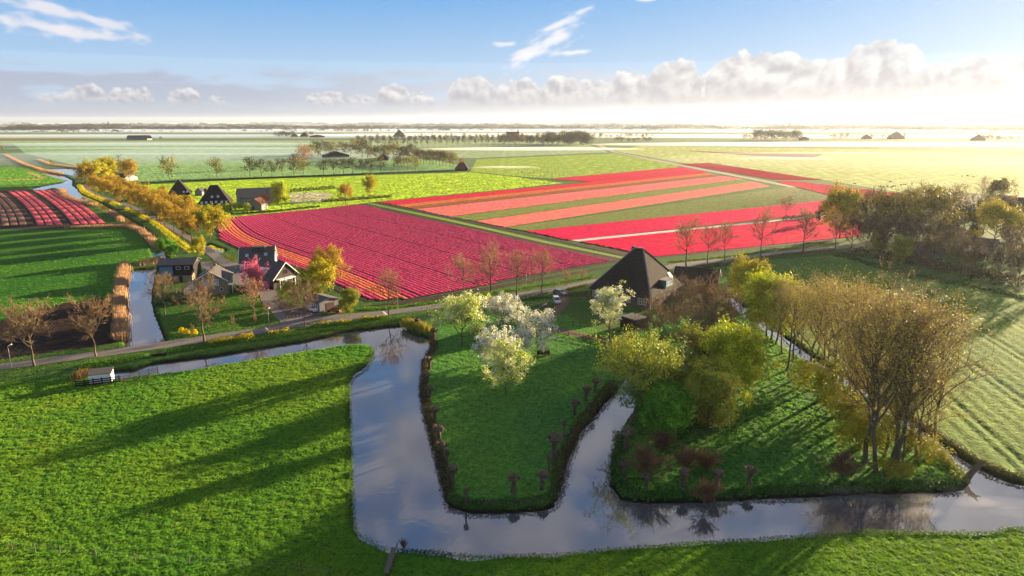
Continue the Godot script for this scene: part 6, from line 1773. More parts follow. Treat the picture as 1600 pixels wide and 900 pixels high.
	reeds("dry brown reeds behind the field shelter", [Vector2(-86.6, -128.07), Vector2(-86.44, -129.48), Vector2(-86.4, -130.91)], 2.4, 1.8, 150, [Color(0.22, 0.15, 0.06), Color(0.16, 0.11, 0.05)])
	# scrub on the moat banks
	var brown := [Color(0.075, 0.05, 0.03), Color(0.055, 0.04, 0.025), Color(0.10, 0.065, 0.04), Color(0.04, 0.05, 0.02)]
	var ivy := [Color(0.035, 0.09, 0.02), Color(0.05, 0.12, 0.025), Color(0.025, 0.06, 0.02)]
	hedge("bank_scrub", "dark brown scrub along the orchard's left moat bank", "bank plants", [Vector2(-19.4, -159.63), Vector2(-17.74, -147.49), Vector2(-18.62, -138.15), Vector2(-17.86, -133.12), Vector2(-17.16, -123.36), Vector2(-14.82, -112.04), Vector2(-12.28, -101.08), Vector2(-10.66, -94.25), Vector2(-9.29, -87.84), Vector2(-8.42, -84.09)], 2.0, 0.9, 130, 0.13, brown)
	hedge("bank_scrub", "dark brown scrub along the orchard's right moat bank", "bank plants", [Vector2(6.33, -87.14), Vector2(7.46, -94.25), Vector2(9.07, -99.73), Vector2(10.7, -105.32), Vector2(12.59, -109.1), Vector2(15.11, -115.4), Vector2(18.34, -122.07), Vector2(20.49, -126.69)], 2.8, 0.9, 130, 0.13, brown)
	hedge("bank_scrub", "grey green growth round the orchard's blunt tip", "bank plants", [Vector2(-8.39, -83.77), Vector2(-5.51, -82.32), Vector2(0, -82.48), Vector2(3.91, -83.12), Vector2(5.61, -84.09), Vector2(6.54, -87.49)], 2.2, 0.6, 120, 0.12, [Color(0.03, 0.06, 0.025), Color(0.05, 0.08, 0.035), Color(0.06, 0.055, 0.03)])
	hedge("bank_scrub", "ivy green growth along the right hand tongue's left bank", "bank plants", [Vector2(18.03, -102.93), Vector2(16.56, -97.35), Vector2(15.46, -91.33), Vector2(15.38, -87.14), Vector2(16.3, -85.09)], 3.0, 0.9, 130, 0.14, ivy)
	hedge("bank_scrub", "ivy green growth along the right hand tongue's lower bank", "bank plants", [Vector2(16.27, -84.92), Vector2(18.86, -84.59), Vector2(26.27, -84.92), Vector2(33.99, -85.76), Vector2(41.7, -86.27), Vector2(49.58, -86.97), Vector2(57.09, -87.32), Vector2(63.89, -88.02)], 2.0, 0.7, 110, 0.13, ivy)
	hedge("bank_scrub", "yellow green growth at the ditch mouth under the tall trees", "bank plants", [Vector2(64, -88.2), Vector2(65.62, -91.33), Vector2(66.17, -94.65), Vector2(65.91, -97.14)], 2.4, 1.0, 120, 0.14, [Color(0.12, 0.17, 0.02), Color(0.20, 0.22, 0.025)])
	hedge("bank_scrub", "tawny growth on the far side of the ditch along the striped field", "bank plants", [Vector2(68.8, -122.71), Vector2(69.67, -109.63), Vector2(70.12, -101.54), Vector2(70.61, -94.45), Vector2(72.46, -90.2), Vector2(75.24, -88.56)], 1.6, 0.6, 70, 0.14, [Color(0.14, 0.12, 0.04), Color(0.10, 0.10, 0.03)])
	hedge("bank_scrub", "bright green fringe along the near bank of the moat", "bank plants", [Vector2(-6.36, -70.92), Vector2(-2.86, -70.43), Vector2(0.3, -70.8), Vector2(4.45, -70.68), Vector2(9.85, -71.66), Vector2(16.51, -72.54), Vector2(23.16, -73.44), Vector2(31.59, -74.09), Vector2(37.52, -74.89), Vector2(43.95, -75.7), Vector2(52.11, -75.43), Vector2(60.33, -75.43), Vector2(62.54, -76.53), Vector2(66.26, -76.53)], 1.0, 0.4, 130, 0.085, [Color(0.10, 0.20, 0.018), Color(0.14, 0.24, 0.02), Color(0.06, 0.14, 0.02)])
	hedge("bank_scrub", "dark growth on the near bank by the plank bridge", "bank plants", [Vector2(-13.31, -71.78), Vector2(-10.68, -71.54), Vector2(-6.66, -70.92)], 1.2, 0.4, 110, 0.11, ivy)
	hedge("bank_scrub", "short green fringe along the meadow's straight moat bank", "bank plants", [Vector2(-32.61, -148.4), Vector2(-30.97, -145.27), Vector2(-31.1, -136.96), Vector2(-32.61, -131.64), Vector2(-32.54, -127.38), Vector2(-29.22, -113.14), Vector2(-26.1, -100.63), Vector2(-23.33, -89.46), Vector2(-20.56, -78.09), Vector2(-19.31, -75.43), Vector2(-16.98, -73.31), Vector2(-14.55, -71.91)], 0.8, 0.3, 100, 0.075, [Color(0.06, 0.15, 0.02), Color(0.09, 0.18, 0.02)])
	# the three yellow garden bushes
	var g := RandomNumberGenerator.new()
	g.seed = 8
	for i in 3:
		var s := Shape.new()
		for k in 420:
			var d := Vector3(g.randfn(), absf(g.randfn()) * 0.9, g.randfn()).normalized() * g.randf_range(0.6, 1.0)
			leaf(s, Vector3(d.x * 0.85, 0.25 + d.y * 1.25, d.z * 0.85), 0.12, yellow[k % 2], g.randf_range(0.8, 1.1), g, Vector3.ZERO)
		var o := MeshInstance3D.new()
		o.name = numbered("yellow_bush")
		o.mesh = s.done(mats.leaves)
		add_child(o, true)
		o.position = v3([Vector2(-80.24, -158.59), Vector2(-78.41, -157.31), Vector2(-76.44, -157.06)][i])
		tag(o, "small round yellow bush on the lawn, %s from the pond" % ordinal(i), "bush", "three yellow bushes on the lawn")


func tuft_mesh(blades: int, g: RandomNumberGenerator) -> ArrayMesh:
	var s := Shape.new()
	for i in blades:
		var az := g.randf() * TAU
		var o := Vector3(cos(az), 0, sin(az)) * g.randf_range(0.0, 0.42)
		var lean := Vector3(g.randf_range(-0.4, 0.4), g.randf_range(0.6, 1.1), g.randf_range(-0.4, 0.4))
		var a2 := g.randf() * TAU
		var w := Vector3(cos(a2), 0, sin(a2)) * g.randf_range(0.05, 0.1)
		var f := g.randf_range(0.75, 1.15)
		s.tint = Color(f, f, f)
		s.tri(o - w + Vector3.DOWN * 0.2, o + w + Vector3.DOWN * 0.2, o + lean)
	return s.done(mats.grass_blades)


func make_grass() -> void:
	var g := RandomNumberGenerator.new()
	g.seed = 99
	var mesh := tuft_mesh(11, g)
	# region number, tufts per square metre near by, height, colours, name
	var specs := [
		[1, 32.0, 0.16, [Color(0.16, 0.35, 0.028), Color(0.23, 0.385, 0.03), Color(0.10, 0.29, 0.035), Color(0.19, 0.35, 0.045)], "grass tussocks of the big left meadow"],
		[2, 22.0, 0.11, [Color(0.13, 0.32, 0.025), Color(0.18, 0.36, 0.028)], "grass of the near bank below the moat"],
		[3, 8.0, 0.11, [Color(0.13, 0.39, 0.06), Color(0.18, 0.43, 0.055)], "orchard grass between the moat arms"],
		[4, 11.0, 0.2, [Color(0.12, 0.33, 0.05), Color(0.17, 0.37, 0.05)], "rough grass of the right hand tongue"],
		[6, 2.5, 0.16, [Color(0.08, 0.30, 0.02), Color(0.11, 0.33, 0.022)], "grass of the green meadow left of the pond"],
		[7, 3.5, 0.12, [Color(0.11, 0.27, 0.026), Color(0.14, 0.29, 0.03)], "lawn grass round the gabled houses"],
	]
	for sp in specs:
		var reg: Region = regions[sp[0]]
		var buf := PackedFloat32Array()
		var box := reg.box
		box = box.intersection(Rect2(-190, -330, 380, 272))
		var tries := int(box.get_area() * sp[1])
		var cols: Array = sp[3]
		for k in tries:
			var q := Vector2(g.randf_range(box.position.x, box.end.x), g.randf_range(box.position.y, box.end.y))
			var d := q.length()
			if d > 75.0 and g.randf() > 5600.0 / (d * d):
				continue
			if absf(q.x) > -q.y * 0.86 + 8.0 or not Geometry2D.is_point_in_polygon(q, reg.poly):
				continue
			var clump := patches.get_noise_2d(q.x * 11.0, q.y * 11.0)
			if clump < -0.3 and g.randf() < 0.4:
				continue
			var y := ground_height(q, reg.bump)
			if y < -0.5:
				continue
			var big := maxf(1.0, d / 95.0)
			var h: float = sp[2] * g.randf_range(0.6, 1.2) * (1.0 + 0.5 * clump) * sqrt(big)
			var w := g.randf_range(0.45, 0.9) * big * 0.65
			var az := g.randf() * TAU
			var tone := patches.get_noise_2d(q.x, q.y)
			var c: Color = cols[g.randi() % cols.size()]
			var f := g.randf_range(0.85, 1.15)
			if reg.rows != Vector2.ZERO:
				var t := fposmod(q.dot(reg.rows), 13.0)
				if absf(t - 5.6) < 0.5 or absf(t - 7.6) < 0.5:
					continue
				y += 0.035 * sin(q.dot(reg.rows) * 2.4)
			buf.append_array([w * cos(az), 0.0, -w * sin(az), q.x, 0.0, h, 0.0, y, w * sin(az), 0.0, w * cos(az), q.y, c.r * f * (1.0 + 0.6 * tone), c.g * f * (1.0 + 0.2 * tone), c.b * f, 1.0])
		var mm := MultiMesh.new()
		mm.transform_format = MultiMesh.TRANSFORM_3D
		mm.use_colors = true
		mm.mesh = mesh
		mm.instance_count = buf.size() / 16
		mm.buffer = buf
		var o := MultiMeshInstance3D.new()
		o.name = numbered("grass")
		o.multimesh = mm
		add_child(o, true)
		tag(o, sp[4], "grass", "", "stuff")
	# the misty treeline along the horizon
	var spec: Dictionary = {"h": 10.0, "trunk": 0.05, "radius": 5.0, "limbs": 7, "up": 28.0, "lead": 0.75, "depth": 0, "leaves": 9, "spread": 1.3, "leaf": 1.0, "cols": [Color(0.06, 0.06, 0.035), Color(0.085, 0.075, 0.045)]}
	var clump2: ArrayMesh = grow(spec, 4)[1]
	var bands := [[3700.0, 240, 9.0, "nearest broken line of far trees in the mist"], [4600.0, 1500, 14.0, "second line of far trees in the mist"], [5600.0, 1300, 16.0, "third line of trees before the horizon"], [6600.0, 1600, 18.0, "fourth line of trees before the horizon"], [7900.0, 1900, 20.0, "fifth and last but one treeline"], [9600.0, 2000, 22.0, "last treeline on the horizon"]]
	for b in bands:
		var gap := FastNoiseLite.new()
		gap.seed = int(b[0])
		gap.frequency = 0.0012 * 6000.0 / b[0]
		var mm := MultiMesh.new()
		mm.transform_format = MultiMesh.TRANSFORM_3D
		mm.mesh = clump2
		var buf := PackedFloat32Array()
		for k in b[1] * 2:
			var az := deg_to_rad(g.randf_range(-48, 48))
			var r: float = b[0] * g.randf_range(0.93, 1.07)
			var q := Vector2(sin(az), -cos(az)) * r
			var n := gap.get_noise_2d(q.x, q.y)
			if n < g.randf_range(-0.3, 0.08):
				continue
			var s: float = b[2] / 10.0 * g.randf_range(0.5, 1.2) * (0.8 + n)
			buf.append_array([s * 2.8, 0, 0, q.x, 0, s, 0, 0, 0, 0, s * 2.8, q.y])
		mm.instance_count = buf.size() / 12
		mm.buffer = buf
		var o := MultiMeshInstance3D.new()
		o.name = numbered("distant_treeline")
		o.multimesh = mm
		add_child(o, true)
		tag(o, b[3], "treeline", "", "stuff")


# ------------------------------------------------------------------ vehicles, posts, animals, a person
func car(label: String, at: Vector2, turn: float, paint: String, long := 4.2, tall := 1.48, van := false) -> void:
	var o := thing("parked_car", label, "car", v3(at, 0.06), turn)
	var w := 0.87
	var l := long / 2
	# side profile: nose at +z
	var prof := [Vector2(-l, 0.35), Vector2(-l, 0.85), Vector2(-l + 0.15, 0.95), Vector2(l - 1.05, 0.92), Vector2(l - 0.12, 0.72), Vector2(l, 0.5), Vector2(l, 0.3)]
	var s := Shape.new()
	for i in prof.size():
		var a: Vector2 = prof[i]
		var b: Vector2 = prof[(i + 1) % prof.size()]
		s.quad(Vector3(-w, a.y, a.x), Vector3(-w, b.y, b.x), Vector3(w, b.y, b.x), Vector3(w, a.y, a.x))
	for i in range(1, prof.size() - 1):
		s.tri(Vector3(w, prof[0].y, prof[0].x), Vector3(w, prof[i].y, prof[i].x), Vector3(w, prof[i + 1].y, prof[i + 1].x))
		s.tri(Vector3(-w, prof[0].y, prof[0].x), Vector3(-w, prof[i + 1].y, prof[i + 1].x), Vector3(-w, prof[i].y, prof[i].x))
	# roof on pillars
	var back := -l + (0.1 if van else 0.25)
	var f0 := l - 1.15
	var f1 := l - 1.95
	var b1 := back + (0.1 if van else 0.55)
	var wt := w - 0.16
	s.quad(Vector3(-wt, tall, f1), Vector3(wt, tall, f1), Vector3(wt, tall, b1), Vector3(-wt, tall, b1))
	for x in [-1.0, 1.0]:
		for q in [[f0, f1], [back, b1], [(f0 + back) / 2, (f1 + b1) / 2]]:
			s.bar(Vector3(x * w * 0.97, 0.92, q[0]), Vector3(x * wt, tall - 0.02, q[1]), 0.08, 0.08)
	part("body", s, mats[paint], o)
	var g := Shape.new()
	var y := 0.93
	var t := tall - 0.03
	var k := 0.96
	g.quad(Vector3(-w * k, y, f0), Vector3(w * k, y, f0), Vector3(wt * k, t, f1), Vector3(-wt * k, t, f1))
	g.quad(Vector3(w * k, y, back), Vector3(-w * k, y, back), Vector3(-wt * k, t, b1), Vector3(wt * k, t, b1))
	g.quad(Vector3(w * k, y, f0), Vector3(w * k, y, back), Vector3(wt * k, t, b1), Vector3(wt * k, t, f1))
	g.quad(Vector3(-w * k, y, back), Vector3(-w * k, y, f0), Vector3(-wt * k, t, f1), Vector3(-wt * k, t, b1))
	part("windows", g, mats.glass_dark, o)
	for z in [l - 0.8, -l + 0.75]:
		for x in [-1.0, 1.0]:
			var c := Shape.new()
			c.tube(Vector3(x * (w - 0.2), 0.31, z), Vector3(x * (w + 0.02), 0.31, z), 0.32, 0.32, 12)
			for i in 12:
				var p := TAU * i / 12
				var q := TAU * (i + 1) / 12
				var e := Vector3(x * (w + 0.02), 0.31, z)
				var pa := e + Vector3(0, sin(p), cos(p)) * 0.32
				var pb := e + Vector3(0, sin(q), cos(q)) * 0.32
				if x > 0:
					c.tri(e, pb, pa)
				else:
					c.tri(e, pa, pb)
			var wl := part("wheel", c, mats.tyre, o)
			var r := Shape.new()
			r.tube(Vector3(x * (w - 0.1), 0.31, z), Vector3(x * (w + 0.035), 0.31, z), 0.19, 0.17, 10)
			part("rim", r, mats.steel_grey, wl)
	for x in [-0.62, 0.62]:
		var h := Shape.new()
		h.box(Vector3(x, 0.55, l - 0.03), Vector3(0.36, 0.15, 0.1))
		part("headlight", h, mats.glass_pale, o)
		var tl := Shape.new()
		tl.box(Vector3(x * 1.1, 0.62, -l + 0.02), Vector3(0.26, 0.18, 0.08))
		part("tail_light", tl, mats.car_red, o)


func lamp_post(label: String, at: Vector2, h: float) -> void:
	var o := thing("street_lamp", label, "street lamp", v3(at))
	var s := Shape.new()
	s.tube(Vector3(0, -0.2, 0), Vector3(0, h, 0), 0.075, 0.05, 7)
	s.tube(Vector3(0, h, 0), Vector3(0.0, h + 0.12, -0.7), 0.04, 0.035, 6)
	part("post", s, mats.steel_grey, o)
	var l := Shape.new()
	l.box(Vector3(0, h + 0.05, -0.95), Vector3(0.2, 0.12, 0.6), 0.0, 0.04)
	part("lamp_head", l, mats.white_paint, o)


func make_small_things() -> void:
	car("small white hatchback parked against the garage's side", Vector2(-53.81, -178.15), 0.75, "car_white", 3.9)
	car("red car parked in front of the garage door", Vector2(-47.69, -176.87), -1.9, "car_red", 4.1)
	car("blue grey estate car nearest the road on the farm drive", Vector2(14.22, -196.03), 0.75, "car_dark", 4.5, 1.5)
	car("silver car with a dark windscreen parked behind the estate on the drive", Vector2(12.6, -186.86), 0.12, "car_silver", 4.2, 1.62, true)
	lamp_post("tall lamp post at the road bend furthest left", Vector2(-104.55, -134.63), 4.6)
	lamp_post("lamp post at the end of the lawn beside the crossing", Vector2(-59.22, -159.63), 5.6)
	lamp_post("lamp post between road and magenta field", Vector2(4.18, -196.41), 5.6)
	lamp_post("lamp post with a white head before the scarlet field", Vector2(108.94, -267.68), 5.6)
	lamp_post("lamp post by the moat's top corner", Vector2(-30.44, -175.62), 5.6)
	# board fence round the field shelter
	var f := thing("board_fence", "dark board fence in front of the white field shelter", "fence")
	var a := Vector2(-84.26, -123.69)
	var b := Vector2(-77.34, -126.35)
	for i in 6:
		var s := Shape.new()
		s.box(v3(a.lerp(b, i / 5.0), -0.2), Vector3(0.14, 1.6, 0.14), 0.12, 0.02)
		part("post", s, mats.wood_dark, f)
	for i in 3:
		var s := Shape.new()
		s.bar(v3(a, 0.3 + i * 0.42) + Vector3(0, 0, 0.1), v3(b, 0.3 + i * 0.42) + Vector3(0, 0, 0.1), 0.05, 0.2)
		part("rail", s, mats.black_boards, f)
	var s1 := Shape.new()
	s1.bar(v3(a, 1.1), v3(Vector2(-89.39, -132.38), 1.1), 0.05, 0.18)
	part("rail", s1, mats.wood_dark, f)
	var gt := thing("field_gate", "weathered grey wooden gate and rails along the canal's end", "gate")
	var c := Vector2(-77.09, -126.35)
	var d := Vector2(-72.43, -131.64)
	for i in 5:
		var s := Shape.new()
		s.box(v3(c.lerp(d, i / 4.0), -0.5), Vector3(0.13, 1.9, 0.13), 0.3, 0.02)
		part("post", s, mats.wood_grey, gt)
	for i in 4:
		var s := Shape.new()
		s.bar(v3(c, 0.15 + i * 0.32) + Vector3(0.03, 0, 0.09), v3(d, 0.15 + i * 0.32) + Vector3(0.03, 0, 0.09), 0.045, 0.13)
		part("rail", s, mats.wood_grey, gt)
	# wire fence at the meadow's foot
	var wf := thing("wire_fence", "wire fence on grey wooden posts along the meadow's foot", "fence")
	var posts := [Vector2(-63.96, -72.41), Vector2(-60, -72.16), Vector2(-56.98, -71.78), Vector2(-53.76, -71.41), Vector2(-49.13, -70.8), Vector2(-44.07, -69.95), Vector2(-37.44, -69.36), Vector2(-30.93, -68.66), Vector2(-24.02, -67.97), Vector2(-20.66, -67.41)]
	for i in posts.size():
		var s := Shape.new()
		s.tube(v3(posts[i], -0.3), v3(posts[i] + Vector2(0.04, 0.0), 1.15), 0.06, 0.05, 6)
		part("post", s, mats.wood_grey, wf)
		if i > 0:
			for y in [0.5, 0.95]:
				var t := Shape.new()
				t.tube(v3(posts[i - 1], y), v3(posts[i], y), 0.006, 0.006, 3)
				part("wire", t, mats.steel_grey, wf)
	# plank bridge at the near bank
	var pb := thing("plank_bridge", "narrow grey plank bridge with a side rail at the near bank", "bridge")
	var p0 := Vector2(-14.12, -72.03)
	var p1 := Vector2(-14.19, -67.29)
	for i in 5:
		var s := Shape.new()
		var off := Vector3(0.13 * (i - 2), 0, 0.02 * i)
		s.bar(v3(p0, 0.42) + off, v3(p1, 0.4) + off, 0.12, 0.06)
		part("plank", s, mats.wood_grey, pb)
	for q in [0.0, 0.33, 0.66, 1.0]:
		var s := Shape.new()
		var at := v3(p0.lerp(p1, q), -0.5) + Vector3(0.36, 0, 0)
		s.tube(at, at + Vector3(0.02, 1.6, 0), 0.05, 0.045, 6)
		part("post", s, mats.wood_grey, pb)
	var s5 := Shape.new()
	s5.bar(v3(p0, 1.0) + Vector3(0.36, 0, 0), v3(p1, 1.0) + Vector3(0.36, 0, 0), 0.06, 0.08)
	part("rail", s5, mats.wood_grey, pb)
	tree("osier", Vector2(-12.96, -72.03), 1.1, "small bare twiggy bush beside the plank bridge", "", 0.6, "", "shrub")
	# culvert in the canal bank
	var cu := thing("culvert", "dark wooden culvert front in the road bank", "culvert", v3(Vector2(-77.28, -141.84), -0.9), 0.25)
	for i in 6:
		var s := Shape.new()
		s.box(Vector3(-1.25 + i * 0.5, 0, 0), Vector3(0.47, 1.25, 0.14), 0.0, 0.02)
		part("plank", s, mats.black_boards, cu)
	var s6 := Shape.new()
	s6.box(Vector3(0, 1.26, 0), Vector3(3.2, 0.14, 0.3), 0.0, 0.02)
	part("beam", s6, mats.wood_dark, cu)
	var br := thing("canal_bridge", "small farm bridge over the avenue canal by the reeds", "bridge", v3(Vector2(-227.53, -397.5)), 0.5)
	var s7 := Shape.new()
	s7.box(Vector3(0, 0.0, 0), Vector3(10, 0.3, 4), 0.0, 0.03)
	part("deck", s7, mats.wood_dark, br)
	for z in [-1.9, 1.9]:
		var s := Shape.new()
		s.bar(Vector3(-5, 1.1, z), Vector3(5, 1.1, z), 0.08, 0.1)
		for x in [-4.5, -1.5, 1.5, 4.5]:
			s.box(Vector3(x, 0.29, z), Vector3(0.1, 0.8, 0.1))
		part("railing", s, mats.wood_dark, br)
	# goal, trough, flower pot, posts by the crossing, low wall
	var go := thing("football_goal", "small dark football goal frame on the farmhouse lawn", "goal", v3(Vector2(16.15, -163.37)), -0.2)
	var s8 := Shape.new()
	for x in [-1.0, 1.0]:
		s8.tube(Vector3(x, 0, 0), Vector3(x, 1.4, 0), 0.04, 0.04, 6)
		s8.tube(Vector3(x, 1.4, 0), Vector3(x, 0, -0.8), 0.03, 0.03, 6)
		s8.tube(Vector3(x, 0.03, 0), Vector3(x, 0.03, -0.8), 0.03, 0.03, 6)
	s8.tube(Vector3(-1, 1.4, 0), Vector3(1, 1.4, 0), 0.04, 0.04, 6)
	s8.tube(Vector3(-1, 0.03, -0.8), Vector3(1, 0.03, -0.8), 0.03, 0.03, 6)
	part("frame", s8, mats.black_boards, go)
	var tr := thing("feeding_trough", "rusty brown feeding trough under the widest white blossom tree", "trough", v3(Vector2(6.89, -142.26)), 0.1)
	var s9 := Shape.new()
	for z in [-0.55, 0.55]:
		s9.quad(Vector3(-1.4, 0.25, z * 0.6), Vector3(1.4, 0.25, z * 0.6), Vector3(1.4, 1.0, z), Vector3(-1.4, 1.0, z))
		s9.quad(Vector3(-1.4, 1.0, z * 1.05), Vector3(1.4, 1.0, z * 1.05), Vector3(1.4, 0.25, z * 0.66), Vector3(-1.4, 0.25, z * 0.66))
	for x in [-1.4, 1.4]:
		s9.quad(Vector3(x, 0.25, 0.33), Vector3(x, 0.25, -0.33), Vector3(x, 1.0, -0.55), Vector3(x, 1.0, 0.55))
	s9.quad(Vector3(-1.4, 0.27, 0.33), Vector3(1.4, 0.27, 0.33), Vector3(1.4, 0.27, -0.33), Vector3(-1.4, 0.27, -0.33))
	part("basin", s9, mats.rust_iron, tr)
	for x in [-1.2, 1.2]:
		for z in [-0.3, 0.3]:
			var s := Shape.new()
			s.box(Vector3(x, -0.1, z), Vector3(0.1, 0.4, 0.1))
			part("leg", s, mats.rust_iron, tr)
	var po := thing("stone_pot", "pale stone pot on the lawn before the farmhouse border", "flower pot", v3(Vector2(20.79, -188.99)))
	var s10 := Shape.new()
	s10.tube(Vector3(0, 0, 0), Vector3(0, 0.5, 0), 0.2, 0.16, 9)
	s10.tube(Vector3(0, 0.5, 0), Vector3(0, 0.95, 0), 0.18, 0.4, 9)
	s10.disc(Vector3(0, 0.9, 0), 0.38, 9)
	part("bowl", s10, mats.block_white, po)
	for i in 4:
		var bo := MeshInstance3D.new()
		bo.name = numbered("wooden_post")
		var s := Shape.new()
		s.tube(Vector3(0, -0.2, 0), Vector3(0.03, 1.1, 0), 0.09, 0.085, 7)
		s.disc(Vector3(0.03, 1.1, 0), 0.085, 7)
		bo.mesh = s.done(mats.wood_grey)
		add_child(bo, true)
		bo.position = v3([Vector2(-58.94, -166.14), Vector2(-58.2, -167.84), Vector2(-58, -169.29), Vector2(-57.62, -170.16)][i])
		tag(bo, "short wooden post at the lawn corner by the crossing, %s from the left" % ordinal(i), "post", "short posts at the lawn corner")
	var stakes := [Vector2(-63.76, -170.16), Vector2(-63.29, -173.15), Vector2(-68.27, -160.15), Vector2(-74.23, -160.15), Vector2(-75.84, -155.05), Vector2(-64.71, -165.02)]
	for i in stakes.size():
		tree("street", stakes[i], [4.2, 3.4, 3.6, 3.4, 3.0, 3.0][i], "young staked sapling on the lawn, %s" % ["by the crossing", "nearest the drive", "in the lawn's middle", "behind the road lawn edge", "right of the yellow bushes", "under the rusty bare tree"][i], "", 0.45, "sapling")
	var lw := thing("low_wall", "low mossy garden wall curving beside the farm drive", "wall")
	var wall := along_path([Vector2(5.06, -173.15), Vector2(5.64, -175.62), Vector2(7.3, -178.79), Vector2(9.23, -182.74), Vector2(10.69, -186.86)], 1.2)
	for i in wall.size() - 1:
		var s := Shape.new()
		s.bar(v3(wall[i], 0.3), v3(wall[i + 1], 0.3), 0.5, 0.9)
		part("wall_section", s, mats.wood_grey, lw)
	var gf := thing("garden_fence", "low dark rail fence beside the gravel path above the orchard", "fence")
	var fp := [Vector2(10.29, -159.11), Vector2(13.52, -156.55), Vector2(16.96, -154.07), Vector2(20.53, -151.19), Vector2(23.69, -148.4), Vector2(27.47, -146.6)]
	for i in fp.size():
		var s := Shape.new()
		s.box(v3(fp[i], -0.2), Vector3(0.12, 1.2, 0.12))
		part("post", s, mats.wood_dark, gf)
		if i:
			for y in [0.4, 0.8]:
				var t := Shape.new()
				t.bar(v3(fp[i - 1], y), v3(fp[i], y), 0.05, 0.14)
				part("rail", t, mats.wood_grey, gf)
	# cattle on the bright pasture
	var spots := [Vector2(284.1, -531.44), Vector2(285.69, -528.84), Vector2(290.04, -531.44), Vector2(292.1, -528.84), Vector2(296.91, -534.07), Vector2(315.25, -573.7), Vector2(308.34, -544.84), Vector2(310.87, -544.84), Vector2(276.77, -556.03), Vector2(413.56, -633.97), Vector2(420.67, -637.68), Vector2(421.15, -630.29), Vector2(427.09, -633.97)]
	var where := ["leftmost of the row of five", "second of the row of five", "third of the row of five", "fourth of the row of five", "rightmost of the row of five", "alone behind the row of five", "left one of the pair", "right one of the pair", "alone nearest the red tulip wedge", "farthest left by the pasture ditch", "second by the pasture ditch", "pale third one by the pasture ditch", "pale fourth one by the pasture ditch"]
	var cow := cow_meshes()
	for i in spots.size():
		var o := thing("cow", "grazing cow on the bright pasture, " + where[i], "cow", v3(spots[i], 0.05), 1.3 + 0.9 * sin(i * 2.3), "cows on the bright pasture")
		mesh_at("body", cow[1] if i > 10 else cow[0], o)
	person(Vector2(-94.1, -227.86))


# a smooth skin over tapering bones: [from, to, radius, radius, colour]
func skin(s: Shape, bones: Array, cell: float, blend: float) -> void:
	var lo := Vector3.INF
	var hi := -Vector3.INF
	for b in bones:
		var r: float = maxf(b[2], b[3]) + cell * 2.0
		for e in 2:
			lo = lo.min(b[e] - Vector3.ONE * r)
			hi = hi.max(b[e] + Vector3.ONE * r)
	var n := Vector3i(((hi - lo) / cell).ceil()) + Vector3i.ONE * 2
	var f := PackedFloat32Array()
	f.resize(n.x * n.y * n.z)
	for z in n.z:
		for y in n.y:
			for x in n.x:
				var p := lo + Vector3(x, y, z) * cell
				var sum := 0.0
				for b in bones:
					var a: Vector3 = b[0]
					var ab: Vector3 = b[1] - a
					var t := clampf((p - a).dot(ab) / maxf(ab.length_squared(), 1e-6), 0.0, 1.0)
					sum += exp(-((a + ab * t).distance_to(p) - lerpf(b[2], b[3], t)) / blend)
				f[(z * n.y + y) * n.x + x] = -log(maxf(sum, 1e-30)) * blend
	var vert := {}
	var at := func(x: int, y: int, z: int) -> float: return f[(z * n.y + y) * n.x + x]
	for z in n.z - 1:
		for y in n.y - 1:
			for x in n.x - 1:
				var sum := Vector3.ZERO
				var cnt := 0
				for e in [[0, 0, 0, 1, 0, 0], [0, 1, 0, 1, 1, 0], [0, 0, 1, 1, 0, 1], [0, 1, 1, 1, 1, 1], [0, 0, 0, 0, 1, 0], [1, 0, 0, 1, 1, 0], [0, 0, 1, 0, 1, 1], [1, 0, 1, 1, 1, 1], [0, 0, 0, 0, 0, 1], [1, 0, 0, 1, 0, 1], [0, 1, 0, 0, 1, 1], [1, 1, 0, 1, 1, 1]]:
					var fa: float = f[((z + e[2]) * n.y + y + e[1]) * n.x + x + e[0]]
					var fb: float = f[((z + e[5]) * n.y + y + e[4]) * n.x + x + e[3]]
					if (fa < 0.0) != (fb < 0.0):
						sum += Vector3(e[0], e[1], e[2]).lerp(Vector3(e[3], e[4], e[5]), fa / (fa - fb))
						cnt += 1
				if cnt:
					vert[Vector3i(x, y, z)] = lo + (Vector3(x, y, z) + sum / cnt) * cell
	var colour := func(p: Vector3) -> Color:
		var best := 1e9
		var c := Color.WHITE
		for b in bones:
			var a: Vector3 = b[0]
			var ab: Vector3 = b[1] - a
			var t := clampf((p - a).dot(ab) / maxf(ab.length_squared(), 1e-6), 0.0, 1.0)
			var d := (a + ab * t).distance_to(p) - lerpf(b[2], b[3], t)
			if d < best:
				best = d
				c = b[4]
		return c
	for key in vert:
		var k: Vector3i = key
		var f0: float = f[(k.z * n.y + k.y) * n.x + k.x]
		for ax in 3:
			var step: Vector3i = [Vector3i(1, 0, 0), Vector3i(0, 1, 0), Vector3i(0, 0, 1)][ax]
			var u: Vector3i = [Vector3i(0, 1, 0), Vector3i(0, 0, 1), Vector3i(1, 0, 0)][ax]
			var w: Vector3i = [Vector3i(0, 0, 1), Vector3i(1, 0, 0), Vector3i(0, 1, 0)][ax]
			var k2 := k + step
			var f1: float = f[(k2.z * n.y + k2.y) * n.x + k2.x]
			if (f0 < 0.0) == (f1 < 0.0):
				continue
			if not (vert.has(k - u) and vert.has(k - w) and vert.has(k - u - w)):
				continue
			var q := [vert[k - u - w], vert[k - w], vert[k], vert[k - u]]
			if f0 >= 0.0:
				q.reverse()
			s.tint = colour.call((q[0] + q[2]) * 0.5)
			s.quad(q[0], q[1], q[2], q[3])


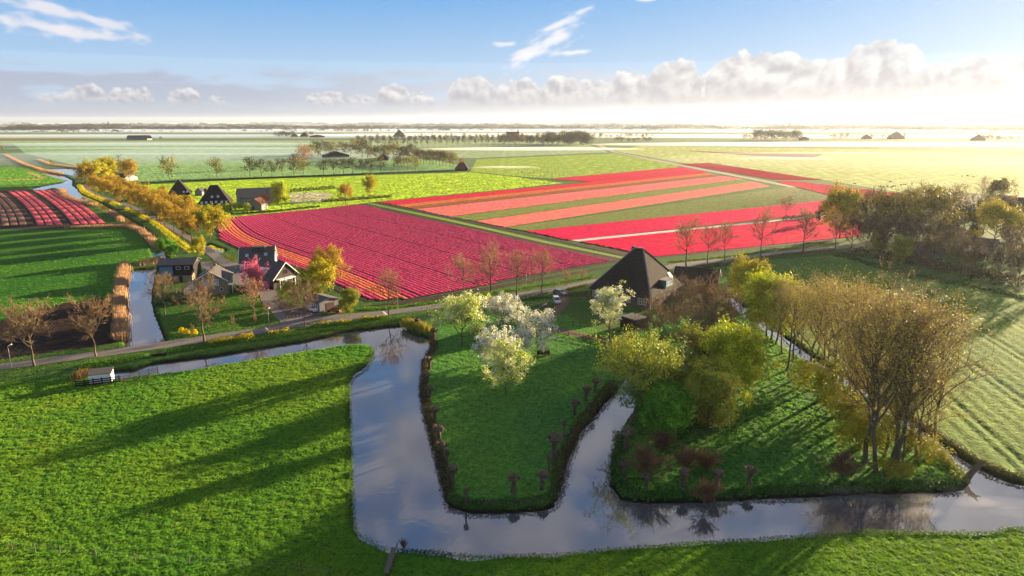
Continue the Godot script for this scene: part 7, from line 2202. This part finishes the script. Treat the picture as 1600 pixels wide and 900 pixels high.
func cow_meshes() -> Array:
	var out := []
	for pale in 2:
		var dark := Color(0.03, 0.025, 0.022) if pale == 0 else Color(0.55, 0.52, 0.46)
		var light := Color(0.5, 0.48, 0.45) if pale == 0 else Color(0.6, 0.57, 0.52)
		var s := Shape.new()
		var b := [
			[Vector3(0, 1.02, 0.55), Vector3(0, 1.05, 0.1), 0.36, 0.36, dark], [Vector3(0, 1.05, 0.1), Vector3(0, 1.08, -0.35), 0.37, 0.36, light], [Vector3(0, 1.08, -0.35), Vector3(0, 1.12, -0.75), 0.35, 0.28, dark],
			[Vector3(0, 1.15, 0.75), Vector3(0, 0.85, 1.2), 0.22, 0.15, dark], [Vector3(0, 0.85, 1.2), Vector3(0, 0.45, 1.38), 0.14, 0.085, dark],
			[Vector3(0.1, 0.92, 1.22), Vector3(0.26, 0.92, 1.18), 0.04, 0.03, dark], [Vector3(-0.1, 0.92, 1.22), Vector3(-0.26, 0.92, 1.18), 0.04, 0.03, dark],
			[Vector3(0, 0.75, -0.45), Vector3(0, 0.68, -0.5), 0.13, 0.09, Color(0.5, 0.3, 0.26)], [Vector3(0, 1.3, -0.98), Vector3(0, 0.6, -1.08), 0.035, 0.04, dark],
		]
		for x in [-0.19, 0.19]:
			b.append([Vector3(x, 0.85, 0.6), Vector3(x, 0.45, 0.62), 0.13, 0.075, dark])
			b.append([Vector3(x, 0.45, 0.62), Vector3(x, 0.0, 0.6), 0.065, 0.06, light])
			b.append([Vector3(x, 0.95, -0.72), Vector3(x, 0.6, -0.62), 0.19, 0.1, dark])
			b.append([Vector3(x, 0.6, -0.62), Vector3(x, 0.42, -0.82), 0.09, 0.065, dark])
			b.append([Vector3(x, 0.42, -0.82), Vector3(x, 0.0, -0.78), 0.06, 0.06, light])
		skin(s, b, 0.07, 0.03)
		out.append(s.done(mats.cow_coat))
	return out


func person(at: Vector2) -> void:
	var o := thing("person", "person in a bright green jacket standing in the yard by the thatched house", "person", v3(at, 0.06), 0.4)
	var coat := Color(0.04, 0.60, 0.20)
	var jeans := Color(0.03, 0.04, 0.08)
	var flesh := Color(0.45, 0.27, 0.20)
	var shoe := Color(0.02, 0.02, 0.02)
	var s := Shape.new()
	var b := [
		[Vector3(0, 0.95, 0), Vector3(0, 1.2, 0.01), 0.15, 0.16, coat], [Vector3(0, 1.2, 0.01), Vector3(0, 1.4, 0), 0.17, 0.14, coat], [Vector3(-0.15, 1.4, 0), Vector3(0.15, 1.4, 0), 0.075, 0.075, coat],
		[Vector3(0, 1.42, 0), Vector3(0, 1.54, 0.02), 0.06, 0.055, flesh], [Vector3(0, 1.6, 0.02), Vector3(0, 1.67, 0.015), 0.085, 0.095, flesh], [Vector3(0, 1.55, 0.05), Vector3(0, 1.58, 0.06), 0.055, 0.06, flesh], [Vector3(0, 1.63, 0.105), Vector3(0, 1.605, 0.125), 0.012, 0.016, flesh],
	]
	for x in [-1.0, 1.0]:
		b.append([Vector3(x * 0.09, 0.92, 0), Vector3(x * 0.1, 0.5, 0.02), 0.095, 0.065, jeans])
		b.append([Vector3(x * 0.1, 0.5, 0.02), Vector3(x * 0.11, 0.1, -0.01), 0.065, 0.045, jeans])
		b.append([Vector3(x * 0.11, 0.05, -0.03), Vector3(x * 0.12, 0.04, 0.16), 0.045, 0.04, shoe])
		b.append([Vector3(x * 0.19, 1.39, 0), Vector3(x * 0.25, 1.12, 0.0), 0.06, 0.05, coat])
		b.append([Vector3(x * 0.25, 1.12, 0.0), Vector3(x * 0.25, 0.87, 0.08), 0.048, 0.036, coat])
		b.append([Vector3(x * 0.095, 1.61, 0.0), Vector3(x * 0.1, 1.64, -0.005), 0.012, 0.018, flesh])
	skin(s, b, 0.03, 0.012)
	for x in [-1.0, 1.0]:
		var w := Vector3(x * 0.25, 0.86, 0.085)
		var h := [[w, w + Vector3(x * 0.004, -0.09, 0.02), 0.022, 0.026, flesh]]
		for i in 4:
			var r := w + Vector3(x * 0.004, -0.09, 0.02) + Vector3(0, 0, -0.03 + i * 0.02)
			var l: float = [0.032, 0.038, 0.042, 0.036][i]
			h.append([r, r + Vector3(-x * 0.004, -l, 0.006), 0.009, 0.0085, flesh])
			h.append([r + Vector3(-x * 0.004, -l, 0.006), r + Vector3(-x * 0.018, -l * 1.8, 0.012), 0.0085, 0.0075, flesh])
		h.append([w + Vector3(0, -0.035, 0.035), w + Vector3(-x * 0.012, -0.075, 0.062), 0.011, 0.009, flesh])
		skin(s, h, 0.008, 0.003)
	part("body", s, mats.cow_coat, o)
	var hair := Shape.new()
	hair.tint = Color(0.04, 0.025, 0.015)
	hair.ball(Vector3(0, 1.68, -0.012), Vector3(0.104, 0.1, 0.108), 0.04, 3, 7, 10)
	part("hair", hair, mats.cow_coat, o)
	var e := Shape.new()
	e.tint = Color(0.02, 0.015, 0.012)
	for x in [-0.035, 0.035]:
		e.ball(Vector3(x, 1.645, 0.098), Vector3(0.011, 0.008, 0.008), 0.0, 1, 4, 6)
	part("eyes", e, mats.cow_coat, o)
	var m := Shape.new()
	m.tint = Color(0.28, 0.08, 0.07)
	m.ball(Vector3(0, 1.572, 0.112), Vector3(0.025, 0.006, 0.008), 0.0, 1, 4, 6)
	part("mouth", m, mats.cow_coat, o)


# ------------------------------------------------------------------ mist
func mist(label: String, at: Vector2, size: Vector3, density: float, tone := Color(0.97, 0.97, 0.98)) -> void:
	var f := FogVolume.new()
	f.name = numbered("mist_bank")
	f.shape = RenderingServer.FOG_VOLUME_SHAPE_ELLIPSOID
	f.size = size
	var m := FogMaterial.new()
	m.density = density
	m.albedo = tone
	f.material = m
	add_child(f, true)
	f.position = v3(at)
	tag(f, label, "mist", "", "stuff")


func make_mist() -> void:
	mist("thin dewy veil over the pale left pastures", Vector2(-448.02, -1034.85), Vector3(760, 7, 520), 0.0026, Color(0.74, 0.83, 0.97))
	mist("thin golden veil over the sunny right pastures", Vector2(490.23, -885.26), Vector3(620, 7, 480), 0.002)
	mist("hazy air over the treelines of the horizon", Vector2(0, -8000), Vector3(24000, 64, 6400), 0.00013, Color(0.80, 0.87, 0.97))
	mist("thin streak of mist across the left pastures, nearer one", Vector2(-494.94, -1075.12), Vector3(620, 3, 46), 0.007, Color(0.8, 0.87, 0.97))
	mist("thin streak of mist across the left pastures, farther one", Vector2(-562.62, -1302.7), Vector3(820, 3.4, 70), 0.009, Color(0.8, 0.87, 0.97))
	mist("thin streak of mist before the hidden farm", Vector2(-300.99, -946.11), Vector3(260, 2.6, 30), 0.006, Color(0.8, 0.87, 0.97))
	mist("thin streak of mist across the sunny right pastures", Vector2(534.93, -1096.44), Vector3(520, 3.6, 60), 0.009)
	mist("faint streak of mist at the right edge of the sunny pastures", Vector2(583.89, -831.68), Vector3(300, 3.2, 40), 0.008)
	mist("far sheet of ground mist below the horizon", Vector2(0, -3757.25), Vector3(9000, 9, 1500), 0.0032, Color(0.74, 0.83, 0.97))
	mist("sheet of mist over the far left fields", Vector2(-1179.62, -2343.69), Vector3(2800, 8, 620), 0.003, Color(0.74, 0.83, 0.97))
	mist("sheet of mist behind the far avenue", Vector2(-93.59, -2557.87), Vector3(1500, 8, 520), 0.010)
	mist("bright sheet of mist over the far right fields", Vector2(1136.72, -2343.69), Vector3(2600, 8, 600), 0.010)
	mist("mist over the field behind the river", Vector2(-751.24, -1515.94), Vector3(1000, 6, 260), 0.004, Color(0.74, 0.83, 0.97))
	mist("white mist over the field before the central woods", Vector2(35.1, -1272.82), Vector3(420, 4.5, 150), 0.016)
	mist("wide white mist bank in the sunny fields", Vector2(737.33, -1515.94), Vector3(1150, 7, 300), 0.012)
	mist("low mist patch in the lime meadow's far corner", Vector2(-7.05, -762.32), Vector3(80, 3, 36), 0.02)
	mist("low mist patch in the sunny pasture", Vector2(370.79, -946.11), Vector3(150, 3.5, 50), 0.02)
	mist("mist streak in the pasture at the right", Vector2(307.25, -426.08), Vector3(90, 3.0, 50), 0.02)
	var g := RandomNumberGenerator.new()
	g.seed = 12
	var a := Vector2(42.46, -82.96)
	var b := Vector2(57.77, -82.48)
	for i in 16:
		var at := a.lerp(b, g.randf()) + Vector2(0, g.randf_range(-3.5, 3.5))
		mist("wisp of steam rising from the moat below the tall trees", at, Vector3(g.randf_range(2.5, 7.0), g.randf_range(0.5, 1.6), g.randf_range(1.0, 2.4)), g.randf_range(0.012, 0.04))
	for i in 6:
		mist("wisp of steam rising from the water at the ditch mouth", Vector2(62.02, -85.09).lerp(Vector2(66.55, -80.31), g.randf()) + Vector2(0, g.randf_range(-3, 3)), Vector3(g.randf_range(3, 8), g.randf_range(0.5, 1.2), g.randf_range(1.5, 3.5)), g.randf_range(0.008, 0.02))
